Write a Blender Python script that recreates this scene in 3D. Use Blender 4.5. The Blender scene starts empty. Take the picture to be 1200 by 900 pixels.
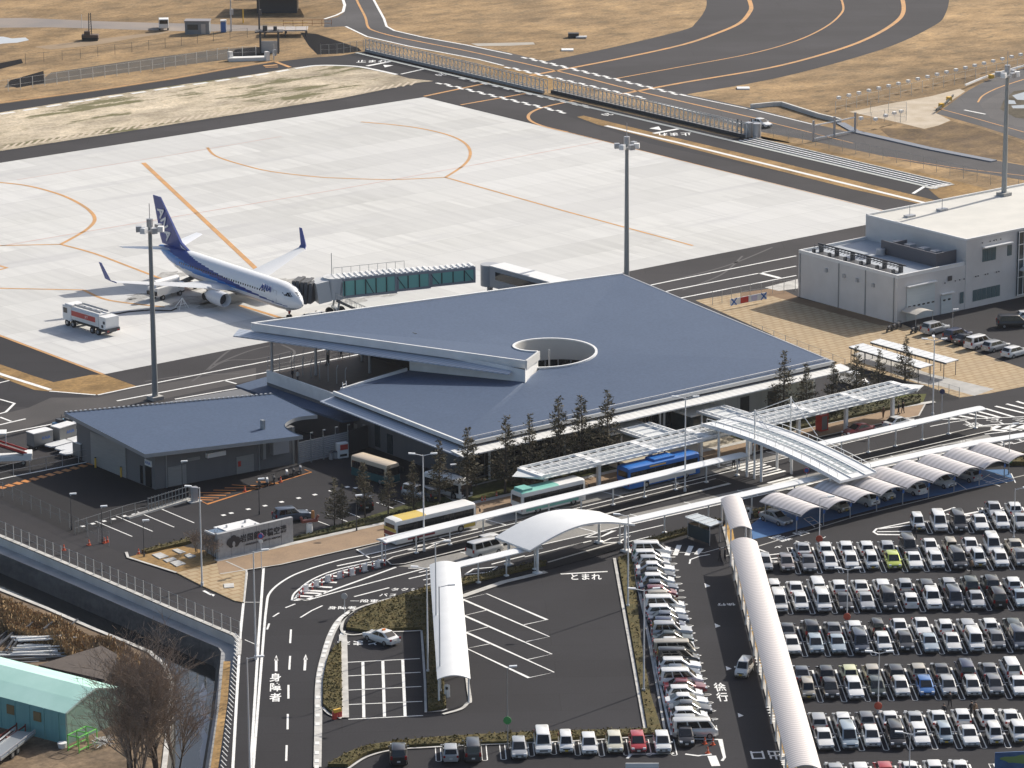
import bpy, bmesh, math, random
from mathutils import Vector, Matrix
random.seed(7)
S = bpy.context.scene
COL = S.collection
R = math.radians
# ------------------------------------------------------------ camera model (metres; x,y along the apron edges)
F_, TH, ROLL, AZ, H_ = 4530., R(15.3), R(.36), R(51.8), 140.
_f = Vector((math.cos(AZ)*math.cos(TH), math.sin(AZ)*math.cos(TH), -math.sin(TH)))
_r = Vector((math.sin(AZ), -math.cos(AZ), 0)); _u = _r.cross(_f)
_r2 = math.cos(ROLL)*_r - math.sin(ROLL)*_u
_u2 = math.sin(ROLL)*_r + math.cos(ROLL)*_u
CAM = -_f*(H_/math.sin(TH))
def g(x, y, z=0.):
    """ground point (height z) seen at photo position x,y"""
    v = _r2*((x-600)/F_) + _u2*((450-y)/F_) + _f
    return CAM + v*((z-CAM.z)/v.z)
def gs(pts, z=0.): return [g(p[0], p[1], z) for p in pts]
def proj(p):
    q = Vector(p)-CAM; d = q.dot(_f)
    return 600+F_*q.dot(_r2)/d, 450-F_*q.dot(_u2)/d
cd = bpy.data.cameras.new('camera'); cam = bpy.data.objects.new('camera', cd); COL.objects.link(cam)
cd.sensor_width = 36; cd.lens = 36*F_/1200; cd.clip_start = 1; cd.clip_end = 9000
cam.matrix_world = Matrix(((_r2.x,_u2.x,-_f.x,CAM.x),(_r2.y,_u2.y,-_f.y,CAM.y),(_r2.z,_u2.z,-_f.z,CAM.z),(0,0,0,1)))
S.camera = cam
# ------------------------------------------------------------ light
SUN_AZ, SUN_EL = R(7), R(33)
w = bpy.data.worlds.new('World'); S.world = w; w.use_nodes = True
nt = w.node_tree; sky = nt.nodes.new('ShaderNodeTexSky'); sky.sky_type = 'NISHITA'; sky.sun_disc = False
sky.sun_elevation = SUN_EL; sky.sun_rotation = R(90)-SUN_AZ; sky.altitude = 100; sky.air_density = 1.0; sky.dust_density = 3.2
nt.links.new(sky.outputs[0], nt.nodes['Background'].inputs[0]); nt.nodes['Background'].inputs[1].default_value = .115
sl = bpy.data.lights.new('sun', 'SUN'); sl.energy = 4.7; sl.angle = R(.5); sl.color = (1, .93, .82)
so = bpy.data.objects.new('sun', sl); COL.objects.link(so)
so.rotation_euler = Vector((math.cos(SUN_AZ)*math.cos(SUN_EL), math.sin(SUN_AZ)*math.cos(SUN_EL), math.sin(SUN_EL))).to_track_quat('Z', 'Y').to_euler()
S.view_settings.view_transform = 'Standard'; S.view_settings.look = 'None'; S.view_settings.exposure = 0.25; S.view_settings.gamma = 1
# ------------------------------------------------------------ materials
def N(nt, t, **kw):
    n = nt.nodes.new(t)
    for k, v in kw.items(): setattr(n, k, v)
    return n
def newmat(name):
    m = bpy.data.materials.new(name); m.use_nodes = True
    return m, m.node_tree, m.node_tree.nodes['Principled BSDF']
def mixc(nt, a, b, fac, mode='MIX'):
    n = N(nt, 'ShaderNodeMix', data_type='RGBA', blend_type=mode)
    for s, v in ((n.inputs[0], fac), (n.inputs[6], a), (n.inputs[7], b)):
        if isinstance(v, (int, float)): s.default_value = v
        elif isinstance(v, tuple): s.default_value = (*v, 1) if len(v) == 3 else v
        else: nt.links.new(v, s)
    return n.outputs[2]
def noise(nt, vec, scale, detail=3, rough=.55, lo=.35, hi=.65, dist=0):
    n = N(nt, 'ShaderNodeTexNoise'); n.inputs['Scale'].default_value = scale; n.inputs['Detail'].default_value = detail
    n.inputs['Roughness'].default_value = rough; n.inputs['Distortion'].default_value = dist
    nt.links.new(vec, n.inputs['Vector'])
    m = N(nt, 'ShaderNodeMapRange'); m.inputs[1].default_value = lo; m.inputs[2].default_value = hi
    nt.links.new(n.outputs['Fac'], m.inputs[0]); return m.outputs[0]
def pos(nt, scale=(1, 1, 1), rz=0, obj=False):
    if obj: src = N(nt, 'ShaderNodeTexCoord').outputs['Object']
    else: src = N(nt, 'ShaderNodeNewGeometry').outputs['Position']
    mp = N(nt, 'ShaderNodeMapping'); mp.inputs['Scale'].default_value = scale; mp.inputs['Rotation'].default_value = (0, 0, rz)
    nt.links.new(src, mp.inputs['Vector']); return mp.outputs[0]
MATS = {}
def mat(name, c, rough=.6, c2=None, scale=1., stretch=(1, 1, 1), rz=0, metal=0., fine=0., fscale=6., lo=.35, hi=.65, obj=False, bump=0., spec=.5, emit=None, detail=3):
    if name in MATS: return MATS[name]
    m, nt, b = newmat(name); MATS[name] = m
    b.inputs['Roughness'].default_value = rough; b.inputs['Metallic'].default_value = metal
    b.inputs['Specular IOR Level'].default_value = spec
    b.inputs['Base Color'].default_value = (*c, 1)
    if c2 or fine:
        v = pos(nt, stretch, rz, obj); out = None
        if c2: out = mixc(nt, c, c2, noise(nt, v, scale, detail, lo=lo, hi=hi))
        if fine:
            v2 = pos(nt, (1, 1, 1), 0, obj); f = noise(nt, v2, fscale, 2, .6, .3, .7)
            gray = mixc(nt, (1-fine,)*3, (1+fine,)*3, f)
            out = mixc(nt, out if out is not None else c, gray, 1.0, 'MULTIPLY')
            if bump:
                bp = N(nt, 'ShaderNodeBump'); bp.inputs['Strength'].default_value = bump; bp.inputs['Distance'].default_value = .1
                nt.links.new(f, bp.inputs['Height']); nt.links.new(bp.outputs[0], b.inputs['Normal'])
        nt.links.new(out, b.inputs['Base Color'])
    if emit: b.inputs['Emission Color'].default_value = (*c, 1); b.inputs['Emission Strength'].default_value = emit
    return m
# ------------------------------------------------------------ mesh builder
class MB:
    def __init__(s, M=None): s.v = []; s.f = []; s.mi = []; s.M = M
    def add(s, pts, faces, mi=0):
        o = len(s.v)
        for p in pts:
            p = Vector(p); s.v.append(s.M @ p if s.M else p)
        for f in faces: s.f.append(tuple(o+i for i in f)); s.mi.append(mi)
        return s
    def face(s, pts, mi=0): return s.add(pts, [tuple(range(len(pts)))], mi)
    def box(s, c, d, rz=0, mi=0):
        hx, hy, hz = d[0]/2, d[1]/2, d[2]/2; cs, sn = math.cos(rz), math.sin(rz)
        P = [(c[0]+x*cs-y*sn, c[1]+x*sn+y*cs, c[2]+z) for z in (-hz, hz) for x, y in ((-hx,-hy),(hx,-hy),(hx,hy),(-hx,hy))]
        return s.add(P, [(3,2,1,0),(4,5,6,7),(0,1,5,4),(1,2,6,5),(2,3,7,6),(3,0,4,7)], mi)
    def prism(s, poly, z0, z1, mi=0, top=None):
        """poly: list of 2D/3D; z0,z1 heights (numbers or per-vertex lists)"""
        n = len(poly); a = [z0]*n if not isinstance(z0, (list, tuple)) else z0; b = [z1]*n if not isinstance(z1, (list, tuple)) else z1
        ar = sum(poly[i][0]*poly[(i+1) % n][1]-poly[(i+1) % n][0]*poly[i][1] for i in range(n))
        idx = list(range(n)) if ar > 0 else list(range(n))[::-1]
        P = [(poly[i][0], poly[i][1], a[i]) for i in idx] + [(poly[i][0], poly[i][1], b[i]) for i in idx]
        s.add(P, [tuple(range(n))[::-1]] + [(i, (i+1) % n, n+(i+1) % n, n+i) for i in range(n)], mi)
        o = len(s.v)-n; s.f.append(tuple(o+i for i in range(n))); s.mi.append(mi if top is None else top); return s
    def tube(s, p, q, r, r2=None, n=6, mi=0, cap=True):
        p, q = Vector(p), Vector(q); r2 = r if r2 is None else r2; d = (q-p)
        if d.length < 1e-6: return s
        d.normalize(); a = d.orthogonal().normalized(); b = d.cross(a)
        P = [p+(a*math.cos(t)+b*math.sin(t))*r for t in [2*math.pi*i/n for i in range(n)]]
        P += [q+(a*math.cos(t)+b*math.sin(t))*r2 for t in [2*math.pi*i/n for i in range(n)]]
        fs = [(i, (i+1) % n, n+(i+1) % n, n+i) for i in range(n)]
        if cap: fs += [tuple(range(n))[::-1], tuple(range(n, 2*n))]
        return s.add(P, fs, mi)
    def bar(s, p, q, w, h, mi=0):
        p, q = Vector(p), Vector(q); d = (q-p); L = d.length
        if L < 1e-6: return s
        d /= L; side = d.cross(Vector((0, 0, 1)))
        if side.length < 1e-3: side = Vector((1, 0, 0))
        side.normalize(); up = side.cross(d); P = []
        for e in (p, q):
            for a, b in ((-1,-1),(1,-1),(1,1),(-1,1)): P.append(e+side*(a*w/2)+up*(b*h/2))
        return s.add(P, [(3,2,1,0),(4,5,6,7),(0,1,5,4),(1,2,6,5),(2,3,7,6),(3,0,4,7)], mi)
    def loft(s, rings, mi=0, cap=True, closed=True):
        n = len(rings[0]); P = [p for r in rings for p in r]; fs = []
        for k in range(len(rings)-1):
            for i in range(n if closed else n-1):
                j = (i+1) % n; fs.append((k*n+i, k*n+j, (k+1)*n+j, (k+1)*n+i))
        if cap: fs += [tuple(range(n))[::-1], tuple(range((len(rings)-1)*n, len(rings)*n))]
        return s.add(P, fs, mi)
    def ribbon(s, pts, w, z, mi=0):
        P = [Vector((p[0], p[1], 0)) for p in pts]; L = []; Rr = []
        for i, p in enumerate(P):
            d = (P[min(i+1, len(P)-1)]-P[max(i-1, 0)]).normalized(); nrm = Vector((-d.y, d.x, 0)); k = 1.
            if 0 < i < len(P)-1:
                d1 = (P[i]-P[i-1]).normalized(); c = d1.dot(d); k = 1/max(c, .4)
            L.append((p.x+nrm.x*w/2*k, p.y+nrm.y*w/2*k, z)); Rr.append((p.x-nrm.x*w/2*k, p.y-nrm.y*w/2*k, z))
        for i in range(len(P)-1): s.face([Rr[i], Rr[i+1], L[i+1], L[i]], mi)
        return s
    def mesh(s, name, mats, smooth=None, bevel=0):
        me = bpy.data.meshes.new(name); me.from_pydata([tuple(v) for v in s.v], [], s.f)
        for m in (mats if isinstance(mats, (list, tuple)) else [mats]): me.materials.append(m)
        me.polygons.foreach_set('material_index', s.mi)
        if bevel:
            bm = bmesh.new(); bm.from_mesh(me); bmesh.ops.remove_doubles(bm, verts=bm.verts, dist=1e-4)
            es = [e for e in bm.edges if len(e.link_faces) == 2 and e.calc_face_angle(0) > .5]
            bmesh.ops.bevel(bm, geom=es, offset=bevel, segments=2, profile=.5, affect='EDGES'); bm.to_mesh(me); bm.free()
        if smooth is not None:
            me.polygons.foreach_set('use_smooth', [True]*len(me.polygons)); me.set_sharp_from_angle(angle=R(smooth))
        me.update(); return me
    def build(s, name, mats, parent=None, smooth=None, bevel=0, label=None, kind=None, world=False):
        if world and parent is not None:
            inv = (Matrix.Translation(parent.location) @ Matrix.Rotation(parent.rotation_euler.z, 4, 'Z')).inverted()
            s.v = [inv @ Vector(v) for v in s.v]
        o = bpy.data.objects.new(name, s.mesh(name, mats, smooth, bevel)); COL.objects.link(o)
        if parent is not None: o.parent = parent
        if label: o['label'] = label
        if kind: o['kind'] = kind
        return o
def thing(name, label, cat, loc=(0, 0, 0), rz=0., group=None):
    o = bpy.data.objects.new(name, None); COL.objects.link(o); o.location = loc; o.rotation_euler = (0, 0, rz); o.empty_display_size = .3
    o['label'] = label; o['category'] = cat
    if group: o['group'] = group
    return o
def tag(o, label, cat, group=None, kind=None):
    o['label'] = label; o['category'] = cat
    if group: o['group'] = group
    if kind: o['kind'] = kind
    return o
def dup(root, loc, rz, label, group=None):
    def cp(o, par):
        c = o.copy(); COL.objects.link(c)
        if par is not None: c.parent = par
        for ch in o.children: cp(ch, c)
        return c
    r = cp(root, None); r.location = loc; r.rotation_euler = (0, 0, rz); r['label'] = label
    if group: r['group'] = group
    return r
def inst(name, me, parent, loc=(0, 0, 0), rz=0):
    o = bpy.data.objects.new(name, me); COL.objects.link(o); o.parent = parent; o.location = loc; o.rotation_euler = (0, 0, rz); return o
def text_mesh(body, size, ext=0., bold=False):
    cu = bpy.data.curves.new('lettering', 'FONT'); cu.body = body; cu.size = size; cu.extrude = ext; cu.align_x = 'CENTER'; cu.align_y = 'CENTER'; cu.resolution_u = 3; cu.space_character = 1.12
    if bold: cu.offset = (.02 if bold is True else bold)*size
    o = bpy.data.objects.new('lettering', cu); COL.objects.link(o)
    dg = bpy.context.evaluated_depsgraph_get(); dg.update(); me = bpy.data.meshes.new_from_object(o.evaluated_get(dg))
    bpy.data.objects.remove(o); me.name = 'lettering'; return me
def text(name, body, size, M, material, parent=None, ext=0., bold=False, sx=1., kind=None):
    me = text_mesh(body, size, ext, bold); me.transform(M @ Matrix.Diagonal((sx, 1, 1, 1))); me.materials.clear(); me.materials.append(material)
    o = bpy.data.objects.new(name, me); COL.objects.link(o)
    if parent is not None:
        inv = (Matrix.Translation(parent.location) @ Matrix.Rotation(parent.rotation_euler.z, 4, 'Z')).inverted(); me.transform(inv); o.parent = parent
    if kind: o['kind'] = kind
    return o
def frame(origin, xdir, ydir):
    x = Vector(xdir).normalized(); y = Vector(ydir).normalized(); z = x.cross(y).normalized(); y = z.cross(x)
    return Matrix(((x.x,y.x,z.x,origin[0]),(x.y,y.y,z.y,origin[1]),(x.z,y.z,z.z,origin[2]),(0,0,0,1)))
def mulf(nt, a, b, k=None):
    n = N(nt, 'ShaderNodeMath', operation='MULTIPLY'); nt.links.new(a, n.inputs[0])
    if isinstance(b, (int, float)): n.inputs[1].default_value = b; return n.outputs[0]
    nt.links.new(b, n.inputs[1])
    return mulf(nt, n.outputs[0], k) if k is not None else n.outputs[0]
# ------------------------------------------------------------ palette
WHITE = mat('white_paint', (.78, .78, .77), .45, (.7, .7, .69), .6)
WHITE_M = mat('white_metal', (.8, .8, .79), .4)
GREYM = mat('grey_metal', (.42, .43, .45), .4, metal=.4)
GALV = mat('galvanised_steel', (.33, .35, .36), .45, metal=.5)
DARKM = mat('dark_metal', (.05, .053, .06), .5)
BLACK = mat('black_rubber', (.02, .02, .02), .75)
GLASS = mat('dark_glass', (.012, .015, .018), .08, spec=.6)
GLASS2 = mat('blue_glass', (.03, .05, .06), .1, spec=.6)
CONC = mat('pale_concrete', (.42, .41, .39), .8, (.33, .325, .31), .5, fine=.06, fscale=3)
CONCD = mat('dark_concrete', (.11, .11, .105), .85, (.07, .07, .068), .35, stretch=(1, 1, 3), fine=.15, fscale=2)
RED = mat('red_paint', (.5, .04, .03), .4); ORANGE = mat('orange_paint', (.75, .22, .03), .6)
YEL = mat('yellow_paint', (.7, .42, .05), .6); BLUE = mat('blue_paint', (.03, .13, .42), .5)
GRAY_P = mat('grey_panel', (.15, .152, .158), .6, (.14, .142, .148), .4, stretch=(3, 3, .3))
PAINTW = mat('road_paint_white', (.78, .78, .76), .7, (.55, .55, .54), .9, fine=.15, fscale=5, lo=.5, hi=.85)
PAINTO = mat('road_paint_orange', (.58, .29, .09), .7, (.42, .24, .1), .4, fine=.12, fscale=3)
PAINTR = mat('apron_paint_red', (.52, .33, .29), .7, (.58, .46, .42), .3)
PAINTB = mat('road_paint_blue', (.03, .12, .3), .7, (.04, .15, .34), .8)
def asphalt(name, c, c2, scale=.06, fine=.22):
    new = name not in MATS; m = mat(name, c, .9, c2, scale, fine=fine, fscale=5.5, spec=.25, detail=6)
    if new:   # laying joints, worn wheel paths and oil stains
        nt = m.node_tree; p = nt.nodes['Principled BSDF']; o = p.inputs['Base Color'].links[0].from_socket
        wv = N(nt, 'ShaderNodeTexBrick'); wv.offset = .5; nt.links.new(pos(nt, (1, 1, 1), R(36)), wv.inputs['Vector']); wv.inputs['Scale'].default_value = 1; wv.inputs['Brick Width'].default_value = 46; wv.inputs['Row Height'].default_value = 5.2; wv.inputs['Mortar Size'].default_value = .05
        for k, v in (('Color1', 1.1), ('Color2', .92), ('Mortar', .62)): wv.inputs[k].default_value = (v, v, v, 1)
        o = mixc(nt, o, wv.outputs['Color'], .8, 'MULTIPLY')
        o = mixc(nt, o, tuple(x*1.7 for x in c2), mulf(nt, noise(nt, pos(nt), .045, 5, .62, .5, .8), .55))
        o = mixc(nt, o, tuple(x*.55 for x in c), mulf(nt, noise(nt, pos(nt), .5, 4, .7, .64, .78), .6))
        nt.links.new(o, p.inputs['Base Color'])
    return m
ASPH = asphalt('asphalt', (.0175, .017, .0205), (.0222, .0218, .026))
ASPH2 = asphalt('airside_asphalt', (.027, .0255, .0285), (.036, .034, .0375))
ASPH3 = asphalt('worn_asphalt', (.085, .082, .084), (.11, .105, .105))
ASPH4 = asphalt('fresh_asphalt', (.011, .0105, .0125), (.014, .0135, .0155))
CONCRD = mat('road_concrete', (.25, .24, .22), .85, (.2, .195, .185), .3, fine=.12, fscale=4)
KERB = mat('kerb_concrete', (.55, .54, .51), .8, (.4, .39, .37), .8)
# dry grass with several scales of patches
def grass(name, a, b, c, s=.05):
    m, nt, p = newmat(name); MATS[name] = m; p.inputs['Roughness'].default_value = .95; p.inputs['Specular IOR Level'].default_value = .15
    v = pos(nt); o = mixc(nt, a, b, noise(nt, v, s, 5, .6, .4, .62)); o = mixc(nt, o, c, noise(nt, pos(nt, (1, 1.7, 1)), s*6, 5, .65, .5, .74))
    o = mixc(nt, o, mixc(nt, (.72,)*3, (1.28,)*3, noise(nt, v, 1.7, 4, .7, .3, .7)), 1., 'MULTIPLY'); o = mixc(nt, o, mixc(nt, (.7,)*3, (1.3,)*3, noise(nt, pos(nt, (.6, 1, 1)), .16, 6, .68, .36, .64)), 1., 'MULTIPLY'); o = mixc(nt, o, mixc(nt, (.78,)*3, (1.25,)*3, noise(nt, pos(nt, (.4, 1, 1)), .014, 5, .6, .35, .65)), 1., 'MULTIPLY'); nt.links.new(o, p.inputs['Base Color']); return m
DRY = grass('dry_grass', (.33, .222, .115), (.24, .165, .09), (.155, .12, .075))
DRY2 = grass('straw_grass', (.3, .19, .08), (.25, .16, .07), (.21, .14, .07), .15)
SAND = grass('sparse_sandy_turf', (.46, .395, .3), (.4, .34, .25), (.31, .255, .175), .08)
LAWN = grass('winter_lawn', (.075, .08, .026), (.05, .058, .02), (.1, .085, .035), .3)
YARD = grass('yard_earth', (.2, .145, .095), (.13, .098, .07), (.09, .07, .05), .2)
def sandpatch():
    m = SAND; nt = m.node_tree; p = nt.nodes['Principled BSDF']; src = p.inputs['Base Color'].links[0].from_socket
    f = noise(nt, pos(nt, (.35, 1.3, 1)), .1, 8, .74, .53, .57)
    nt.links.new(mixc(nt, src, (.12, .115, .05), mulf(nt, f, .9)), p.inputs['Base Color'])
sandpatch()
# apron concrete: cast lanes along x, bays and drag streaks along y
def apron_mat():
    m, nt, p = newmat('apron_concrete'); p.inputs['Roughness'].default_value = .85; p.inputs['Specular IOR Level'].default_value = .3
    def bk(w, h, c1, c2, mo, ms, off, rz):
        br = N(nt, 'ShaderNodeTexBrick'); br.offset = off; nt.links.new(pos(nt, (1, 1, 1), rz), br.inputs['Vector'])
        for k, c in (('Color1', c1), ('Color2', c2), ('Mortar', mo)): br.inputs[k].default_value = (c, c, c*.98, 1)
        br.inputs['Scale'].default_value = 1; br.inputs['Brick Width'].default_value = w; br.inputs['Row Height'].default_value = h; br.inputs['Mortar Size'].default_value = ms; return br.outputs['Color']
    lanes = bk(37, 7.5, .585, .495, .45, .07, .31, 0)
    strips = bk(7.5, 1.25, 1.05, .86, .97, .04, .43, R(90))
    patch = noise(nt, pos(nt), .03, 4, .55, .38, .66)
    o = mixc(nt, lanes, mixc(nt, lanes, strips, 1., 'MULTIPLY'), mulf(nt, patch, .85))
    st = noise(nt, pos(nt, (1.5, .07, 1)), .55, 4, .7, .45, .75)
    o = mixc(nt, o, (.4, .4, .4), mulf(nt, st, .45))
    o = mixc(nt, o, (.42, .42, .425), mulf(nt, noise(nt, pos(nt, (.02, .15, 1)), 1., 3, .6, .56, .66), .5))
    o = mixc(nt, o, (.3, .29, .28), mulf(nt, noise(nt, pos(nt, (1, .5, 1)), .12, 5, .7, .66, .8), .45))
    nt.links.new(o, p.inputs['Base Color']); return m
APRON = apron_mat()
def brickpave(name, a, b, mort, w, h, rz=0):
    m, nt, p = newmat(name); p.inputs['Roughness'].default_value = .85
    br = N(nt, 'ShaderNodeTexBrick'); nt.links.new(pos(nt, (1, 1, 1), rz), br.inputs['Vector'])
    br.inputs['Color1'].default_value = (*a, 1); br.inputs['Color2'].default_value = (*b, 1); br.inputs['Mortar'].default_value = (*mort, 1)
    br.inputs['Scale'].default_value = 1; br.inputs['Brick Width'].default_value = w; br.inputs['Row Height'].default_value = h; br.inputs['Mortar Size'].default_value = .14
    o = mixc(nt, br.outputs['Color'], (.27, .2, .12), mulf(nt, noise(nt, pos(nt), .25, 4, .6, .4, .75), .5)); nt.links.new(o, p.inputs['Base Color']); return m
PLAZA = brickpave('turf_block_paving', (.42, .32, .195), (.38, .29, .17), (.3, .2, .1), 1.6, 1.1)
SIDEW = mat('tan_block_paving', (.3, .205, .125), .85, (.25, .17, .105), .4, fine=.1, fscale=5)
ROOF = mat('blue_grey_roof', (.078, .11, .174), .65, (.074, .105, .167), .15, fine=.09, fscale=2.6, spec=.12)
def ribbed(name, c, period, axis, depth=.25, rough=.45, dark=.8):
    m, nt, p = newmat(name); p.inputs['Roughness'].default_value = rough
    wv = N(nt, 'ShaderNodeTexWave', wave_type='BANDS', bands_direction=axis); wv.inputs['Scale'].default_value = 1./period*.314; wv.inputs['Distortion'].default_value = 0
    nt.links.new(N(nt, 'ShaderNodeTexCoord').outputs['Object'], wv.inputs['Vector'])
    o = mixc(nt, tuple(x*dark for x in c), c, wv.outputs['Fac']); nt.links.new(o, p.inputs['Base Color'])
    bp = N(nt, 'ShaderNodeBump'); bp.inputs['Strength'].default_value = depth; bp.inputs['Distance'].default_value = .05; nt.links.new(wv.outputs['Fac'], bp.inputs['Height']); nt.links.new(bp.outputs[0], p.inputs['Normal'])
    return m
EAVEW = ribbed('white_standing_seam', (.74, .74, .72), 1.0, 'X', .2, .45, .88)
EAVEB = ribbed('grey_standing_seam', (.42, .47, .55), .6, 'Y', .2, .4, .8)
def meshwire(name, c, opacity):
    m, nt, p = newmat(name); p.inputs['Base Color'].default_value = (*c, 1); p.inputs['Alpha'].default_value = opacity; p.inputs['Roughness'].default_value = .6; return m
WIRE = meshwire('chain_link', (.2, .21, .21), .06)
def water():
    m, nt, p = newmat('canal_water'); p.inputs['Base Color'].default_value = (.02, .022, .022, 1); p.inputs['Roughness'].default_value = .04; p.inputs['IOR'].default_value = 1.5
    p.inputs['Specular IOR Level'].default_value = .8; p.inputs['Specular Tint'].default_value = (.95, .9, .8, 1)
    bp = N(nt, 'ShaderNodeBump'); bp.inputs['Strength'].default_value = .05; bp.inputs['Distance'].default_value = .05
    nt.links.new(noise(nt, pos(nt), 1.2, 3), bp.inputs['Height']); nt.links.new(bp.outputs[0], p.inputs['Normal']); return m
WATER = water()
# ------------------------------------------------------------ the setting: sheets 4 mm above each other
def sheet(name, poly, layer, m, px=True):
    P = [(p.x, p.y) for p in gs(poly)] if px else poly
    b = MB(); z = .004*layer
    ar = sum(P[i][0]*P[(i+1) % len(P)][1]-P[(i+1) % len(P)][0]*P[i][1] for i in range(len(P)))
    if ar < 0: P = P[::-1]
    b.face([(x, y, z) for x, y in P]); return b.build(name, m, kind='structure')
def slab(name, poly, h, m, px=True):
    P = [(p.x, p.y) for p in gs(poly)] if px else poly
    return MB().prism(P, 0.0, h).build(name, m, kind='structure')
def smooth_px(pts, n=6):
    """Catmull-Rom through photo points"""
    out = []; P = [Vector(p) for p in pts]
    for i in range(len(P)-1):
        p0, p1, p2, p3 = P[max(i-1, 0)], P[i], P[i+1], P[min(i+2, len(P)-1)]
        for k in range(n):
            t = k/n; out.append(.5*((2*p1)+(p2-p0)*t+(2*p0-5*p1+4*p2-p3)*t*t+(3*p1-p0-3*p2+p3)*t**3))
    out.append(P[-1]); return [(v.x, v.y) for v in out]
L0 = [(0, 630), (93, 669), (200, 715), (272, 745.5), (277, 752), (276, 768), (270, 820), (258, 900), (247, 980)]
far_edge = [(p.x, p.y) for p in gs(L0)]
d0 = (Vector(far_edge[0])-Vector(far_edge[1])).normalized(); d1 = (Vector(far_edge[-1])-Vector(far_edge[-2])).normalized()
far_edge = [tuple(Vector(far_edge[0])+d0*k) for k in (900, 40)] + far_edge + [tuple(Vector(far_edge[-1])+d1*k) for k in (40, 300)]
sheet('ground', far_edge + [(300, -900), (3500, -900), (3500, 3500), (-3500, 3500), (-3500, far_edge[0][1])], 0, DRY, px=False)
NEAR = [(0, 690), (55, 712), (110, 736), (150, 752), (178, 764), (196, 780), (204, 800), (203, 840), (196, 900), (186, 980)]
near_edge = [(p.x, p.y) for p in gs(NEAR)]
d0 = (Vector(near_edge[0])-Vector(near_edge[1])).normalized(); d1 = (Vector(near_edge[-1])-Vector(near_edge[-2])).normalized()
near_edge = [tuple(Vector(near_edge[0])+d0*k) for k in (850, 40)] + near_edge + [tuple(Vector(near_edge[-1])+d1*k) for k in (40, 300)]
sheet('yard_ground', near_edge + [(-1200, near_edge[-1][1]-100), (-1600, near_edge[0][1])], 0, YARD, px=False)
def offset(poly, d):
    out = []; P = [Vector(p) for p in poly]
    for i in range(len(P)):
        a = (P[i]-P[i-1]).normalized() if i else (P[1]-P[0]).normalized(); b = (P[i+1]-P[i]).normalized() if i < len(P)-1 else a
        t = (a+b).normalized(); n = Vector((t.y, -t.x)); out.append(tuple(P[i]+n*(d/max(t.dot(a), .5))))
    return out
nfe = len(far_edge)
o1 = offset(far_edge, .02); o2 = offset(far_edge, 1.7); o3 = offset(far_edge, 2.5)
def band(name, A, za, B, zb, m):
    b = MB()
    for i in range(len(A)-1): b.face([(*A[i], za), (*A[i+1], za), (*B[i+1], zb), (*B[i], zb)])
    return b.build(name, m, kind='structure')
band('canal_wall', far_edge, .0, o1, -1.0, mat('wall_concrete', (.6, .59, .56), .8, (.5, .49, .46), .3))
b = MB(); b.ribbon(offset(far_edge[:8], -.32), .6, .1); b.build('canal_kerb', KERB, kind='structure')
band('canal_ledge', o1, -1.0, o2, -1.02, mat('ledge_concrete', (.36, .36, .36), .8, (.28, .28, .28), .4))
band('canal_bank', o2, -1.02, o3, -3.6, CONCD)
sheet_w = offset(near_edge, -1.2)
b = MB(); b.face([(x, y, -3.1) for x, y in o2] + [(x, y, -3.1) for x, y in near_edge[::-1]]); b.build('canal_water', WATER, kind='structure')
band('canal_near_wall', [tuple(p) for p in near_edge], .0, [tuple(Vector(p)) for p in offset(near_edge, .05)], -3.6, CONCD)
b = MB(); b.ribbon(offset(near_edge, .3), .55, .12); b.build('canal_coping', KERB, kind='structure')
sheet('canal_grass_strip', [(262, 775), (270, 775), (267, 820), (255, 905), (243, 990), (233, 990), (246, 905), (258, 820)], 3, DRY2)
b = MB(); q = [g(*p, -3.09) for p in [(238, 800), (243, 812), (240, 828), (246, 843), (239, 855), (247, 868), (241, 880), (246, 905), (236, 905), (234, 880), (238, 868), (231, 852), (236, 832), (233, 815)]]
b.face([(p.x, p.y, p.z) for p in q]); b.build('canal_glint_foam', mat('glint_foam', (.6, .62, .64), .7), kind='structure')  # foam patch whose pale colour also stands for sky glint on the water
# asphalt everywhere between canal and gate
sheet('asphalt_pavement', [(-120, 143), (0, 121.7), (100, 108.5), (200, 93.5), (270, 81), (320, 73), (360, 68), (400, 65), (428, 60), (580, 98), (720, 129), (867, 163), (1097, 218), (1300, 268), (1500, 400), (1500, 1100), (247, 980), (258, 900), (270, 820), (276, 768), (277, 752), (272, 745.5), (200, 715), (93, 669), (0, 630), (-120, 580)], 1, ASPH)
sheet('airside_lane', [(-60, 190), (0, 179), (400, 117.5), (505, 96), (640, 128), (760, 168), (1100, 243), (1120, 270), (1045, 248), (497, 113), (0, 191), (-60, 202)], 2, ASPH2)
sheet('ramp_asphalt', [(160, 452.7), (123, 438), (1017, 262), (1046, 256), (1046, 290), (935, 350), (300, 470), (60, 540), (-60, 560), (-60, 470), (35, 478), (114, 463)], 2, ASPH2)
sheet('ramp_worn_lane', [(33, 478), (60, 466), (114, 466), (160, 455), (300, 431), (300, 445), (170, 472), (80, 486), (0, 512), (-60, 528), (-60, 500)], 3, mat('grey_asphalt', (.055, .05, .05), .9, (.04, .037, .038), .15, fine=.12, fscale=4))
sheet('left_road', [(-60, 555), (0, 590), (100, 630), (240, 690), (284, 708), (280, 748), (200, 711), (93, 665), (0, 626), (-60, 598)], 2, asphalt('left_road_asphalt', (.024,.0225,.0255), (.03,.0285,.032)))
sheet('shed_yard', [(0, 547), (110, 524), (230, 560), (215, 590), (88, 628), (0, 585)], 3, ASPH4)
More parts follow.
